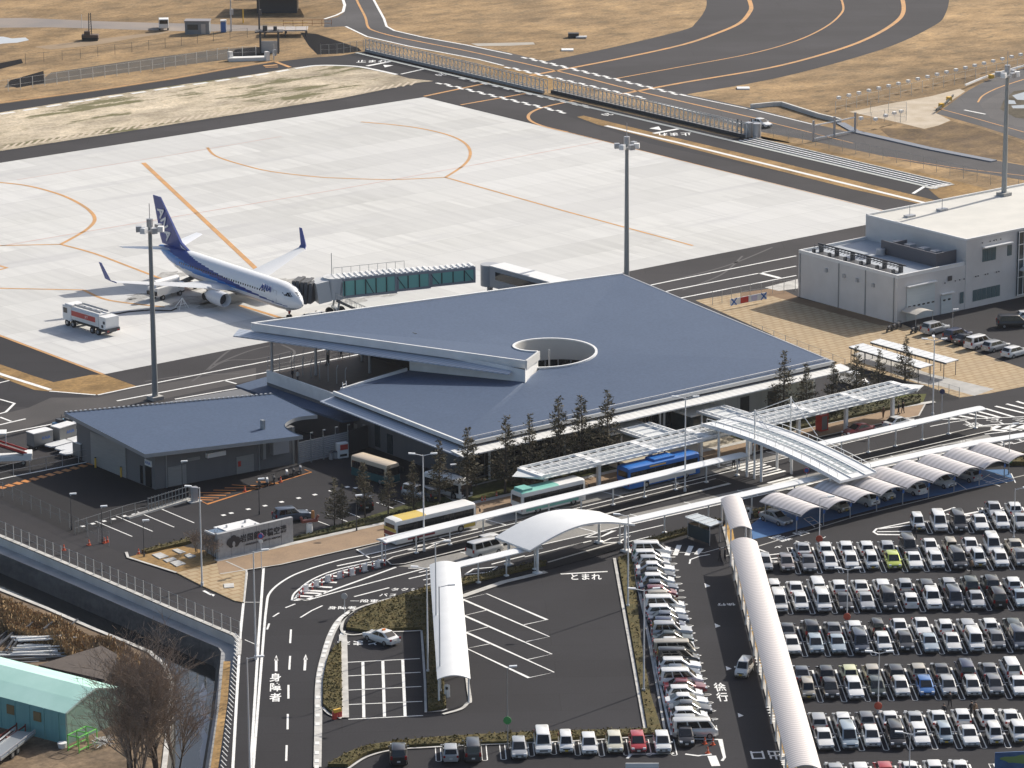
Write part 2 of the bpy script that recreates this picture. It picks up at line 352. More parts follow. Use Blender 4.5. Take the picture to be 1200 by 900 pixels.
sheet('sandy_turf', [(-60, 188), (0, 177), (200, 146), (400, 115), (490, 97), (508, 95), (480, 92), (465, 88), (445, 84), (425, 80), (400, 77), (370, 76.5), (346, 79), (300, 87), (200, 101), (100, 116), (0, 132), (-60, 142)], 4, SAND)
# concrete apron
sheet('apron', [(-420, 256), (0, 191), (496.7, 114), (1043, 248.3), (1017, 263.2), (123, 438.5), (0, 392.3), (-420, 235)][:6] + [(0, 392.3), (-300, 283)], 5, APRON)
sheet('dry_grass_corner', [(-60, 404), (0, 427), (38.7, 440.5), (62.7, 448), (106.7, 439.5), (122, 439), (160, 452.7), (114.7, 462.7), (60, 459), (40, 457), (-60, 420)], 6, DRY2)
sheet('dry_grass_divider', [(676, 137), (684, 135.5), (760, 154), (900, 187), (1105, 237), (1130, 245), (1100, 244), (1000, 222), (860, 187), (700, 146)], 4, DRY2)
sheet('track_verge', [(880, 157), (940, 170), (1055, 196), (1200, 232), (1300, 258), (1200, 262), (1100, 232), (1084, 218), (905, 168)], 4, DRY2)
sheet('track_bed', [(862, 163), (875, 159), (1108, 214), (1094, 220)], 5, ASPH4)
# taxiway, perimeter road, right-hand road
sheet('taxiway', [(636, 73)] + smooth_px([(640, 71.7), (720, 55), (800, 35.5), (815, 27), (826, 12), (828, 0), (824, -20)]) + smooth_px([(1100, -30), (1112, -8), (1108, 16), (1093, 31), (1033, 58), (917, 90), (802, 111)]) + [(760, 105), (700, 92)], 2, asphalt('taxiway_asphalt', (.033, .0315, .0355), (.042, .04, .0445), .03, .14))
sheet('perimeter_road', [(380, 32), (380, 23), (396, 20), (403, 15), (402, 5), (394, -20), (430, -20), (438, 0), (450, 22), (454, 31), (462, 36), (497, 44), (547, 53), (593, 61), (640, 72), (720, 91), (802, 110), (883, 127), (953, 145), (1000, 156), (1100, 176), (1167, 188), (1300, 212), (1300, 232), (1200, 211), (1071, 190.5), (960, 167), (940, 163), (877, 152), (760, 118), (640, 89), (560, 69.5), (478, 54), (430, 43), (405, 31)], 3, asphalt('perimeter_asphalt', (.06, .058, .061), (.078, .075, .078), .05, .12))
sheet('perimeter_verge', [(560, 75), (580, 77), (640, 91), (700, 106), (640, 104), (565, 85)], 4, DRY2)
sheet('perimeter_verge', [(735, 120), (870, 152), (925, 162), (925, 168), (870, 160), (735, 128)], 4, DRY2)
sheet('side_road', smooth_px([(1097, 133), (1112, 123), (1135, 106), (1165, 91), (1200, 80), (1300, 55)]) + [(1300, 190), (1200, 164), (1150, 148)], 3, asphalt('side_asphalt', (.07, .07, .074), (.09, .088, .092), .05, .12))
sheet('side_road_shoulder', [(1148, 122), (1165, 112), (1185, 103), (1215, 95), (1215, 150), (1190, 148), (1160, 138)], 4, ASPH3)
sheet('sand_patch', [(995, 131), (1050, 120), (1090, 113), (1125, 104), (1131, 107), (1112, 120), (1096, 132), (1114, 141), (1100, 147), (1083, 151), (1067, 147), (1033, 139)], 2, mat('bare_sand', (.5, .43, .34), .95, (.41, .34, .25), .25, fine=.15))
sheet('rough_bank', [(1030, 150), (1062, 151), (1085, 152), (1116, 142), (1150, 151), (1200, 168), (1300, 195), (1300, 208), (1200, 193), (1167, 187), (1090, 173), (1045, 163)], 4, grass('rough_brown_grass', (.2, .135, .07), (.13, .09, .055), (.09, .068, .045), .25))
sheet('gravel_pool', [(1176, 118), (1188, 107), (1210, 104), (1210, 140), (1190, 138), (1172, 128)], 5, grass('pool_margin', (.1, .085, .06), (.13, .11, .08), (.08, .07, .05)))
sheet('puddle', [(1186, 112), (1200, 108), (1215, 109), (1215, 118), (1192, 117)], 6, mat('puddle_water', (.3, .33, .36), .25)); sheet('puddle', [(1180, 117), (1189, 118), (1191, 122), (1182, 122)], 6, MATS['puddle_water']); sheet('puddle', [(1185, 124), (1200, 123), (1203, 127), (1187, 127)], 6, MATS['puddle_water'])
sheet('puddle', [(-20, 43), (4, 43), (14, 45), (30, 44), (34, 47), (20, 50), (4, 51), (-20, 55)], 2, mat('bright_water', (.5, .52, .54), .3))
# top-left dirt tracks
sheet('dirt_track', [(-60, 22), (30, 21), (120, 25), (190, 27), (240, 28), (300, 30), (345, 30), (345, 37), (300, 36), (240, 37), (190, 36), (130, 34), (60, 32), (-60, 33)], 2, mat('grey_dirt', (.2, .18, .17), .95, (.26, .22, .19), .1, fine=.12))
sheet('dirt_track', [(90, 49), (130, 44), (190, 37), (205, 37), (150, 46), (110, 53), (60, 58), (40, 55)], 3, mat('tan_dirt', (.3, .22, .14), .95, (.25, .18, .11), .15))
sheet('drain_ditch', [(5, 103), (10, 96), (50, 92.5), (60, 85), (180, 67), (280, 56), (300, 55), (300, 66), (200, 78), (120, 89), (56, 98)], 1, mat('shaded_mud', (.055, .048, .038), .95, (.09, .07, .048), .2, fine=.2))  # mud darkened to stand for the wall and shadow behind the fence
sheet('culvert_shade', [(8, 100), (12, 94), (51, 83), (52, 97), (20, 103)], 2, mat('dark_wall_shade', (.012, .012, .014), .95, spec=.05)); sheet('culvert_shade', [(-20, 78), (0, 74), (25, 69), (27, 74), (0, 81), (-20, 86)], 2, MATS['dark_wall_shade'])  # near-black matt sheets: dark walls and their shadow put into the colour
sheet('pond_shade', [(270, 64), (276, 58), (300, 55), (318, 56), (316, 68), (276, 70)], 2, MATS['dark_wall_shade'])  # no open water: shadow and dark wall painted as a flat sheet
sheet('channel_shade', [(352, 38), (372, 40), (420, 56), (424, 60), (395, 63), (372, 64), (362, 54)], 2, MATS['dark_wall_shade'])  # flat sheet coloured for the channel's dark walls and shadow
sheet('concrete_pad', [(552, 51), (560, 54), (600, 53.5), (627, 52), (625, 49.5), (600, 50)], 2, mat('old_concrete', (.4, .37, .32), .9, (.34, .31, .27), .2))
# ---------------------------------------------------------- landside
sheet('turf_block_plaza', [(815, 352), (868, 343), (912, 337), (937, 349), (1060, 381), (1085, 392), (1200, 432), (1224, 441), (1214, 450), (1200, 453), (1160, 461), (1125, 466), (1075, 450), (985, 436), (900, 390)], 3, PLAZA)
sheet('earth_strip', [(868, 343), (912, 337), (937, 349), (1052, 380), (1058, 384), (1030, 381), (930, 354), (905, 347), (868, 350)], 4, mat('brown_earth', (.22, .14, .075), .95, (.18, .11, .06), .3))
sheet('concrete_path', [(1000, 415), (1014, 410), (1060, 428), (1090, 438), (1165, 456), (1142, 464), (1100, 452), (1080, 450), (1010, 425)], 4, CONC)
sheet('concrete_path', [(896, 337), (935, 327), (936, 338), (912, 341)], 5, KERB)
sheet('back_lane', [(985, 437), (1010, 432), (1085, 452), (1124, 466), (1090, 473), (1060, 462)], 4, ASPH4)
slab('corner_plaza', [(207, 672), (235, 665), (265, 659), (289, 670), (286, 707), (275, 705), (237, 687.5)], .12, PLAZA)
slab('sidewalk', [(-76, -40.2), (-67, -40.2), (-53, -40.8), (31, -42.6), (36, -43.6), (31.5, -47.2), (20, -46.4), (-30, -45.4), (-57.3, -46.3), (-71, -45.9), (-78.5, -44.4)], .13, SIDEW, px=False)
b = MB()
b.ribbon([(-78.4, -44.45), (-71, -46.0), (-57.3, -46.4), (-30, -45.5), (20, -46.5), (31.5, -47.3), (36.3, -43.6)], .22, .14)
b.ribbon([(-76, -40.0), (-53, -40.6), (31, -42.4), (38, -43.6)], .9, .15)
b.ribbon([(p.x, p.y) for p in gs([(207, 672), (150, 654), (148, 648)])], .35, .13)
b.ribbon([(p.x, p.y) for p in gs([(265, 659), (289, 670), (286, 707)])], .2, .15)
b.build('kerb', KERB, kind='structure')
slab('terminal_lawn', [(-66, -40.1), (-53, -40.5), (-42, -40.5), (-39, -40.5), (-39, -36.5), (-45, -36), (-52, -37.2), (-66, -38.3)], .1, LAWN, px=False)
slab('terminal_lawn', [(-38.5, -40.4), (-15.2, -41), (-15.2, -33.2), (-35, -33.2), (-38.5, -36)], .1, LAWN, px=False)
slab('terminal_lawn', [(5.8, -42), (31, -42.4), (36, -43.3), (40, -40), (30, -34), (5.8, -33.4)], .1, LAWN, px=False)
slab('entrance_paving', [(-15, -41.3), (5.6, -42), (5.6, -33), (-15, -33)], .12, mat('cream_paving', (.46, .41, .32), .8, (.4, .36, .28), .3), px=False)
b = MB(); b.ribbon([(-39.5, -40.5), (-38.6, -36.2), (-35, -35)], 1.4, .125); b.ribbon([(-36.5, -35.2), (-25, -34.6)], .5, .13); b.build('garden_path', mat('path_paving', (.45, .42, .36), .85), kind='structure')
slab('kerbed_green', [(150, 654), (165, 649.5), (215, 641), (240, 646), (257, 658), (235, 664.5), (207, 671.5)], .1, DRY2)
# concrete bus and taxi bays
sheet('bus_bay', [(-60.3, -46.6), (31, -47.2), (26, -50.3), (-61, -49.1)], 3, CONCRD, px=False)
slab('bus_island', [(-60.5, -52.8), (-59, -52.2), (-8.6, -52.2), (-8.6, -54.7), (-59.5, -54.9), (-60.8, -54.2)], .14, ASPH4, px=False)
slab('bus_island', [(5.2, -55.4), (33.5, -56.2), (35, -57.2), (33.8, -58.4), (5.2, -57.4)], .14, ASPH4, px=False)
b = MB()
b.ribbon([(-60.9, -54.3), (-60.4, -52.7), (-59, -52.1), (-8.5, -52.1), (-8.5, -54.8), (-59.5, -55.0), (-60.9, -54.3)], .22, .147); b.ribbon([(5.1, -55.3), (33.5, -56.1), (35.2, -57.2), (33.8, -58.5), (5.1, -57.5), (5.1, -55.3)], .22, .147)
b.build('island_kerb', KERB, kind='structure')
sheet('taxi_bay', [(-60.5, -55.1), (-58, -55.1), (32.5, -59.2), (31, -62.3), (-57.5, -58.4)], 3, CONCRD, px=False)
# parking rank strip under c5 and lot edges
slab('canopy_walk', [(541, 697), (590, 680), (640, 668), (690, 655), (722, 645), (735, 640), (735, 634), (700, 641), (640, 655), (600, 663), (541, 683)], .1, ASPH4)
b = MB()
def pxr(b, pts, w, z, mi=0): return b.ribbon([(p.x, p.y) for p in gs(pts)], w, z, mi)
pxr(b, [(541, 700), (590, 683), (640, 671)], .9, .12); pxr(b, smooth_px([(642, 660), (690, 646), (722, 637)]), .3, .12)
pxr(b, smooth_px([(519, 838), (540, 832), (548, 825), (551, 822), (548, 800), (541, 730), (536, 690)]), .4, .13)
pxr(b, [(402, 745), (404, 842)], .9, .13)
pxr(b, smooth_px([(400, 738), (403, 743), (415, 745), (440, 742), (475, 741), (494, 740)], 4), .3, .13); pxr(b, [(494, 740), (498, 800), (499, 836), (520, 834), (524, 832)], .25, .13)
pxr(b, smooth_px([(400, 738), (403, 727), (415, 716), (440, 707), (470, 699), (500, 690), (512, 686)], 5), .35, .13)
pxr(b, smooth_px([(372, 900), (373, 850), (374, 800), (380, 770), (388, 745), (398, 728), (412, 717)], 5), .8, .13)
pxr(b, smooth_px([(378, 830), (386, 838), (400, 843)], 4), .3, .13)
pxr(b, smooth_px([(408, 902), (430, 888), (460, 880), (500, 877), (560, 874), (700, 868), (770, 862)], 5), .3, .13)
pxr(b, [(720, 655), (757, 860)], .35, .13); pxr(b, [(743, 655), (780, 862)], .25, .13)
pxr(b, [(1000, 548), (1100, 523), (1160, 514), (1240, 506)], .3, .11)
pxr(b, [(850, 652), (1000, 606), (1192, 559), (1300, 533)], .2, .02)
b.build('kerb', KERB, kind='structure')
b = MB()
for i in range(24):
    t = i/24.; pts = smooth_px([(371, 900), (372, 850), (373, 800), (379, 770), (387, 745), (397, 728), (411, 717)], 5); k = int(t*(len(pts)-1)); p = g(*pts[k]); q = g(*pts[k+1]); d = (q-p).normalized()
    b.box((p.x, p.y, .08), (.9, .45, .165), math.atan2(d.y, d.x))
b.build('kerb_blocks', mat('kerb_white', (.7, .7, .68), .7), kind='structure')
slab('walkway_strip', [(851, 612), (858, 618), (862, 640), (885, 720), (915, 830), (935, 905), (921, 905), (908, 850), (880, 745), (861, 668), (848, 618)], .1, mat('ochre_paving', (.5, .3, .07), .8, (.4, .23, .06), .5, fine=.1))
b = MB(); pxr(b, [(848, 618), (861, 668), (880, 745), (908, 850), (921, 905)], .35, .11); b.build('kerb', KERB, kind='structure')
sheet('accessible_bays', [(882, 632), (912, 626), (1050, 590), (1190, 563), (1180, 550), (1100, 552), (900, 600), (880, 615)], 3, PAINTB)
# ------------------------------------------------------------ painted markings
ZM = .036
def mark(name, m, items):
    b = MB()
    for it in items:
        pts, wd = it[0], it[1]; P = [(p.x, p.y) for p in gs(pts)] if len(it) < 3 or it[2] != 'w' else pts
        b.ribbon(P, wd, ZM)
    return b.build(name, m, kind='structure')
def sm(p, n=5): return smooth_px(p, n)
mark('apron_guide_line', PAINTO, [
 (sm([(-40, 211), (0, 214), (33, 218), (67, 227), (90, 237), (106, 248), (111, 258), (103, 268), (87, 278), (71, 286.5)]), .62),
 ([(-60, 289), (0, 288), (71, 286.5)], .5), (sm([(71, 286.5), (110, 297), (150, 312), (192, 328)], 3), .55), ([(168, 191), (303, 318)], .85),
 (sm([(243, 173), (253, 183), (283, 193), (317, 201), (367, 207), (400, 209), (460, 210.5), (522, 208)]), .5),
 (sm([(522, 208), (543, 194), (551, 182), (547, 170), (530, 160), (500, 152), (467, 147), (423, 143)]), .55), ([(522, 208), (660, 247), (812, 288)], .5),
 ([(-30, 338), (0, 338), (98, 340)], .5), (sm([(98, 340), (120, 350), (147, 355), (193, 360)], 3), .6), ([(281, 358), (332, 373.5)], .7), ([(-10, 309), (8, 314), (-10, 319)], .5),
 (sm([(673, 118), (640, 125), (624, 131), (619, 137), (624, 143), (640, 149), (665, 155)]), .6), ([(665, 155), (700, 163.6), (800, 188.8), (1036, 247.5)], .22), ([(-30, 384), (0, 393.5), (121, 439)], .5),
 ([(497, 113), (573, 97)], .7), ([(540, 123), (620, 109)], .55), ([(0, 120.5), (100, 107.5), (200, 92.5), (270, 80), (320, 72)], .5),
 (sm([(620, 89), (720, 70), (800, 52.5), (843, 38), (867, 27), (878, 15), (880, 6), (872, -14)]), .9), (sm([(720, 92.5), (800, 78), (880, 63), (933, 48), (967, 32), (985, 17), (988, 6), (980, -14)]), .45),
 (sm([(720, 112), (800, 97), (900, 80), (967, 63), (1013, 47), (1047, 28), (1059, 12), (1054, -14)]), .9), (sm([(416, -12), (418, 0), (428, 20), (431, 31), (438, 36), (463, 43), (497, 50), (560, 62.5), (660, 85), (760, 110), (887, 139)]), .5),
 ([(1040, 184), (1120, 197), (1200, 206)], .3), ([(900, 143), (1000, 168)], .3), (sm([(1146, 120), (1152, 112), (1170, 103), (1200, 93)]), .35), ([(1095, 122+4), (1140, 138), (1200, 155)], .3),
 ([(323, 72.5), (340, 79)], .8), ([(309, 77.5), (325, 76)], 1.1), ([(311, 79), (326, 78.6)], .5)])
mark('apron_fine_line', PAINTR, [([(-20, 292), (167, 260.5), (400, 221.5), (520, 200), (705, 166)], .3), ([(20, 211), (200, 182), (330, 160)], .22)])
def checker(b, pts, size=1.3, rows=2, w=1.3):
    P = gs(pts); L = (P[1]-P[0]).length; d = (P[1]-P[0])/L; nrm = Vector((-d.y, d.x, 0)); k = 0
    while k*size < L-size:
        c = P[0]+d*(k*size+size/2)+nrm*((k % 2)-.5)*w*.55
        b.box((c.x, c.y, ZM), (size, w*.62, .004), math.atan2(d.y, d.x)); k += 1
b = MB()
for q in ([(513, 97), (667, 133.5)], [(540, 91.5), (698, 127.5)], [(593, 78.5), (762, 117)], [(613, 67), (802, 112.5)]): checker(b, q, 1.7, 2, 1.15)
b.build('holding_checker', PAINTW, kind='structure')
def dashes(pts, on, off, wd):
    P = [Vector((p.x, p.y, 0)) for p in gs(pts)]; out = []; seg = [(P[i], P[i+1]) for i in range(len(P)-1)]; t = 0; phase = 0
    for a, c in seg:
        L = (c-a).length; d = (c-a)/L; s = 0
        while s < L:
            e = min(s+on, L); out.append(([tuple(a+d*s)[:2], tuple(a+d*e)[:2]], wd, 'w')); s += on+off
    return out
mark('kerb_dashes', mat('kerb_white', (.7, .7, .68), .7), dashes([(0, 134), (100, 118), (200, 103), (300, 88.5), (346, 80.5)], 3.2, 2., 1.) + [(sm([(346, 80.5), (370, 77), (400, 77), (422, 78.5), (445, 83), (465, 87.5)]), .9), ([(710, 147.5), (800, 168.5), (1088, 239)], .9)])
mark('hatched_rim', mat('rim_paint', (.5, .42, .32), .9), [([(p[0], p[1]), (p[0]+7, p[1]-5)], .5) for p in [(4+9.0*i, 174.5-1.405*i) for i in range(54)]])
W = []
W += [([(114.7, 463), (160, 453.3), (313, 423.5), (470, 392), (600, 366)], .35), ([(137, 470), (313, 436.5), (500, 400)], .35), ([(205, 468), (280, 455)], .35), ([(263, 446), (277, 450)], .35), ([(58, 458.5), (112, 463)], .35),
 ([(760, 335), (770, 332.7), (933, 300)], .35), ([(780, 342), (788, 340), (933, 312)], .35), ([(795, 350), (805, 348), (933, 323)], .35), ([(890, 320), (914, 326)], .8), ([(-20, 513), (0, 509), (73, 495)], .35), ([(-10, 500), (0, 498), (30, 491)], .35), ([(-10, 487), (0, 485), (7, 483), (17, 473), (-4, 467)], .35), ([(0, 489), (13, 494)], .35), ([(-5, 450), (11, 446)], .3), ([(-20, 431), (5, 440), (59, 457)], .7),
 ([(-20, 566), (13, 559), (111, 540)], .3),
 ([(430, 77.5), (458, 72)], .9), ([(766, 156.5), (796, 151)], .9), ([(470, 87), (497, 81)], .5), ([(1070, 227), (1086, 217)], .6),
 ([(398, -12), (404, 6), (402, 14), (394, 18), (380, 22.5)], .6), ([(432, -12), (438, 0), (450, 22), (453, 31), (462, 36), (497, 44), (547, 53), (600, 64)], .5), ([(405, 31), (430, 43), (478, 54), (560, 69.5), (590, 77)], .5), ([(802, 112), (883, 129), (953, 146)], .4), ([(760, 118), (868, 145)], .4), ([(1130, 129), (1155, 134)], .5)]
# bays in front of the cargo shed and the left car park
for a, c in (((112, 611), (155, 629)), ((136, 605), (179, 623)), ((161, 600), (204, 618)), ((185, 595), (227.5, 613)), ((369.5, 610), (386, 616)), ((383, 602.5), (407, 611.5)), ((403, 599), (422, 606.6)), ((441, 589), (464, 597)), ((461, 585.6), (480, 593))): W.append(([a, c], .16))
for x, y in [(97, 617), (109, 614), (122, 611), (133, 608.5), (146, 605), (157, 603), (171, 600), (182, 598), (262, 604), (271, 601.6), (291, 597), (310.6, 593), (330, 588.5), (350, 584), (369, 580), (388, 575.5), (407, 571), (417, 572)]: W.append(([(x-2.2, y+.4), (x+2.2, y-.5)], .55))
# approach road
W += [([(289, 671), (281.6, 744), (273, 897), (272, 920)], .3), ([(309, 665), (303, 750), (294, 897), (293, 920)], .3), (sm([(560, 620), (500, 633), (440, 648), (400, 656), (360, 668), (336, 678.5), (317, 694), (312, 713), (306.5, 776), (297, 897), (296, 920)]), .28), ([(286, 706), (306, 706)], .12), ([(287, 750), (303, 757)], .12),
 ([(341, 738), (340, 754)], .22), ([(340, 769), (339, 785)], .22), ([(338, 803), (338, 819)], .22), ([(337.3, 837), (337, 855)], .22), ([(336, 873.6), (335.4, 892)], .22), ([(334.5, 712.5), (346, 708)], .22), ([(320, 723), (327, 718.5)], .22), ([(313, 738), (315.5, 731)], .22), ([(352, 724), (365, 716), (378, 710)], .22),
 ([(359, 704), (400, 692.5), (511, 663)], .25), ([(395, 663.5), (433, 655.5)], .3), ([(415, 699.5), (456, 689)], .25), ([(479, 678.5), (511, 671)], .25), ([(496, 680), (511, 677)], .22), ([(498, 686), (511, 683)], .22), ([(576, 661.5), (615, 651.5)], .25), ([(654, 643), (693, 634)], .25), ([(238.5, 692.5), (248, 697.5)], .35)]
tip = (342, 704); U = sm([(342, 704), (344, 697), (350.6, 690.6), (366.6, 679), (396, 667.5), (451, 655.6)]); U2 = sm([(345, 703), (349, 697), (356, 690.5), (370, 681.5), (398, 670), (452, 658)])
W += [(U, .25), (U2, .25), ([(344, 704), (359, 703), (464, 665)], .3)]
for i in range(9):
    t = (i+.7)/9.3; k = t*(len(U2)-1); a = U2[int(k)]; W.append(([(a[0], a[1]), (min(a[0]+10+20*math.sin(math.pi*min(t*1.2, 1)), 468), a[1]+1.5)], .5))
for a in ((323.6, 787, 323.6, 771), (357, 786, 358, 770)): W.append(([(a[0], a[1]), (a[2], a[3])], .28))
# bus and taxi lanes (world metres)
W += [([(-61, -50.5), (28, -50.5)], .2, 'w'), ([(-60, -58.5), (31, -62.4)], .22, 'w'), ([(-60, -56.4), (-57.5, -58.4)], .22, 'w'), ([(-60.4, -46.7), (-61.2, -50.4)], .22, 'w'), ([(26, -47), (25.4, -50.4)], .22, 'w'), ([(28.4, -59.3), (31, -62.3)], .22, 'w')]
for i in range(9): W.append(([(-50.5+i*9.2, -46.8-.0*i), (-49.9+i*9.2, -50.4)], .2, 'w'))
for i in range(10): W.append(([(-51.5+i*8.4, -55.4-.045*i*8.4), (-50.9+i*8.4, -58.7-.043*i*8.4)], .2, 'w'))
W += [([(-48, -64.6), (-30, -65.0)], .18, 'w'), ([(-46.8, -60.4-1.3), (-38, -61.8)], .2, 'w'), ([(-33, -62.2), (-26, -62.5)], .2, 'w')]
def poly(p): return p+[p[0]]
for p in ([(478, 645), (492, 639), (513.5, 636.5), (499, 643)], [(545, 673.5), (555, 667), (583, 664.5), (573, 671)], [(633, 610), (645, 603.7), (667.5, 601), (656.5, 607.5)], [(685.5, 630), (703, 623.6), (720, 622), (705, 629)], [(702, 637), (716, 631), (737, 628.6), (725.6, 635.5)]): W.append((poly(p), .25))
# pick-up lot lines
k = 3.43
def c4(*pts): return [(350+x/k, 640+y/k) for x, y in pts]
W += [(c4((905, 317), (998, 297), (755, 192), (660, 215), (1008, 365), (915, 385)), .16), (c4((757, 258), (665, 280), (1018, 435), (920, 457)), .16), (c4((765, 325), (672, 347), (1027, 508), (925, 530), (675, 412), (772, 393)), .16)]
for a, c in (((197, 468), (487, 453)), ((197, 523), (490, 508)), ((197, 580), (493, 565)), ((197, 638), (497, 625)), ((200, 697), (500, 682))): W.append((c4(a, c), .18))
for a, c in (((258, 465), (262, 690)), ((338, 460), (345, 687)), ((418, 457), (428, 685))): W.append((c4(a, c), .32))
W += [(c4((160, 410), (180, 342)), .5), ([(657, 673), (712, 670)], .35), ([(756, 647), (825, 648), (850, 641)], .12)]
W += [([(791, 651), (796, 639)], .6), ([(805, 651), (810, 640)], .6), ([(816, 650), (822, 643)], .6), ([(808, 661), (809, 656), (820, 652), (832, 650)], .2)]
W += [([(812, 866), (844, 867), (849, 888), (846, 892)], .3), ([(834, 886), (839, 898)], .9), ([(735, 889), (740, 884), (790, 883)], .3), ([(803, 884), (818, 886), (834, 884)], .3)]
# right junction hatching, chevrons and lane lines
def r7(*pts): return [(1100+x/10, 450+y/10) for x, y in pts]
for q in (((100, 395), (250, 415)), ((215, 370), (430, 408)), ((345, 345), (590, 398)), ((440, 318), (720, 393)), ((545, 290), (880, 388)), ((665, 262), (1010, 345)), ((795, 235), (1010, 290)), ((915, 205), (1010, 235))): W.append((r7(*q), .5))
W += [(r7((-150, 420), (250, 416), (600, 402), (1010, 385)), .25), (r7((360, 505), (700, 475), (1010, 462)), .35), (r7((540, 590), (800, 560), (1010, 530)), .25), (r7((-100, 790), (320, 710), (640, 655), (1010, 575)), .25), (r7((560, 780), (720, 750)), .2), (r7((870, 705), (1010, 670)), .2), (r7((-100, 500), (150, 450), (330, 425)), .2)]
for x in (0, 180, 350): W.append((r7((710+x, 492-x*.06), (600+x, 535-x*.06), (800+x, 553-x*.06)), .75))
# main car park: end islands and lane words
def c7(*pts): return [(860+x/3.53, 560+y/3.53) for x, y in pts]
for q in (((745, 180), (590, 212), (578, 225), (595, 235), (735, 237)), ((600, 212), (735, 196)), ((592, 224), (735, 222)), ((750, 195), (740, 215)), ((880, 150), (920, 160), (1060, 130), (1075, 160)), ((830, 150), (915, 123)), ((905, 165), (1065, 145)), ((910, 180), (1060, 160)), ((85, 290), (140, 310)), ((100, 325), (250, 308), (265, 345)), ((110, 340), (255, 325)), ((120, 355), (250, 340))): W.append((c7(*q), .3))
mark('white_road_marking', PAINTW, W)
def c9(x, y): return (150+x/6, 560+y/6)
HO = [([(222, 580), (243, 591), (300, 573), (365, 553.5), (357, 550.5)], .2)]
for a, c in (((730, 50), (840, 58)), ((680, 72), (900, 72)), ((600, 88), (760, 90)), ((500, 105), (720, 108)), ((530, 122), (690, 125)), ((470, 140), (640, 143)), ((500, 155), (600, 158)), ((860, 55), (960, 57)), ((900, 30), (1010, 32)), ((1000, 40), (1060, 42))): HO.append(([c9(*a), c9(*c)], .28))
for i in range(12): HO.append(([(-2+9.5*i, 571-2.55*i), (6+9.5*i, 572.5-2.55*i)], .9))
mark('orange_hatching', mat('orange_road_paint', (.58, .22, .04), .7, (.4, .16, .05), .5), HO)
# triangles
b = MB()
def tri(b, pts): P = gs(pts, ZM); b.face([tuple(p) for p in P])
for x, y in [(829, 686), (841, 733), (854, 783), (868, 838)]: tri(b, [(x-3.5, y-2.6), (x+3.5, y+.6), (x-2.5, y+2.6)])
for a in ((323.6, 771, 1), (358, 770, 1)): tri(b, [(a[0]-2.6, a[1]+3), (a[0]+2.6, a[1]+3), (a[0]+.3, a[1]-3.5)])
tri(b, [(449, 76), (461, 76.5), (451, 79)]); tri(b, [(761, 150.5), (772, 148), (775, 152.5)]); tri(b, [(244, 694.5), (252, 697), (250, 699)])
b.build('painted_arrows', PAINTW, kind='structure')
# crosswalks
b = MB()
for (cx, cy, n, L) in ((883, 548, 9, 4.2), (926, 566.5, 5, 4.2)):
    c = g(cx, cy)
    for i in range(n): b.box((c.x, c.y+(i-(n-1)/2)*.92, ZM), (L, .46, .004))
for i in range(15): # small crossing bars along the covered walkway
    pass
def bars(p0, p1, n, L):
    P, Q = g(*p0), g(*p1); d = (Q-P).normalized()
    for i in range(n):
        c = P+(Q-P)*((i+.5)/n); b.box((c.x, c.y, .112), (.32, L, .008), math.atan2(d.y, d.x))
for p0, p1 in (((858, 638), (866, 660)), ((873, 678), (878.5, 692)), ((881, 720), (888, 741)), ((892, 771), (898, 793)), ((905, 828), (913, 848)), ((921, 884), (925, 898))): bars(p0, p1, 6, 1.5)
b.build('crossing_bars', PAINTW, kind='structure')
# car park stalls
A_ = R(-36); ax = Vector((math.cos(A_), math.sin(A_), 0)); nx = Vector((math.sin(A_), -math.cos(A_), 0))   # nx: towards the bottom of the photo
def lot(a, n, z=0.): return ax*a + nx*n + Vector((0, 0, z))
ROWN = [71.2, 85.7, 100.2, 114.6, 129.1, 143.6, 158.1]
b = MB()
def ustall(a, n0, n1, wd=.09, gap=.26):
    """hairpin line: closed at n1"""
    pts = [(lot(a-gap, n0)), (lot(a-gap, n1-.15)), (lot(a-.12, n1)), (lot(a+.12, n1)), (lot(a+gap, n1-.15)), (lot(a+gap, n0))]
    b.ribbon([(p.x, p.y) for p in pts], wd, ZM)
first = {0: 8, 1: 0, 2: 0, 3: 0, 4: 0, 5: 0, 6: 0}
for r, n in enumerate(ROWN):
    for k_ in range(first[r], 26):
        a = 27.4+2.5*k_
        if not (r == 1 and k_ < 1): ustall(a, n-4.7, n)
        if not (r in (0,) and k_ < 11) and not (r == 1 and k_ < 1): ustall(a, n-5.2, n-10.0)
    p, q = lot(27.2+2.5*first[r], n-5), lot(92, n-5); b.ribbon([(p.x, p.y), (q.x, q.y)], .14, ZM)
for k_ in range(24):
    p, q = lot(15.9, 76.2+2.5*k_), lot(11.5, 76.2+2.5*k_); pts = [lot(11.5, 76-.2+2.5*k_), lot(15.9, 76-.2+2.5*k_), lot(16.1, 76+2.5*k_), lot(15.9, 76.2+2.5*k_), lot(11.5, 76.2+2.5*k_)]
    b.ribbon([(v.x, v.y) for v in pts], .1, ZM)
p, q = lot(10.9, 74), lot(10.9, 138); b.ribbon([(p.x, p.y), (q.x, q.y)], .25, ZM)
for x, y in [(514, 890), (534, 890), (568, 889), (590, 888), (623, 884), (649, 882), (677, 883), (705, 884), (734, 883), (760, 883), (790, 883)]:
    p = g(x, y); ustall(p.dot(ax), p.dot(nx)-4, p.dot(nx)+.6)
b.build('stall_lines', PAINTW, kind='structure')
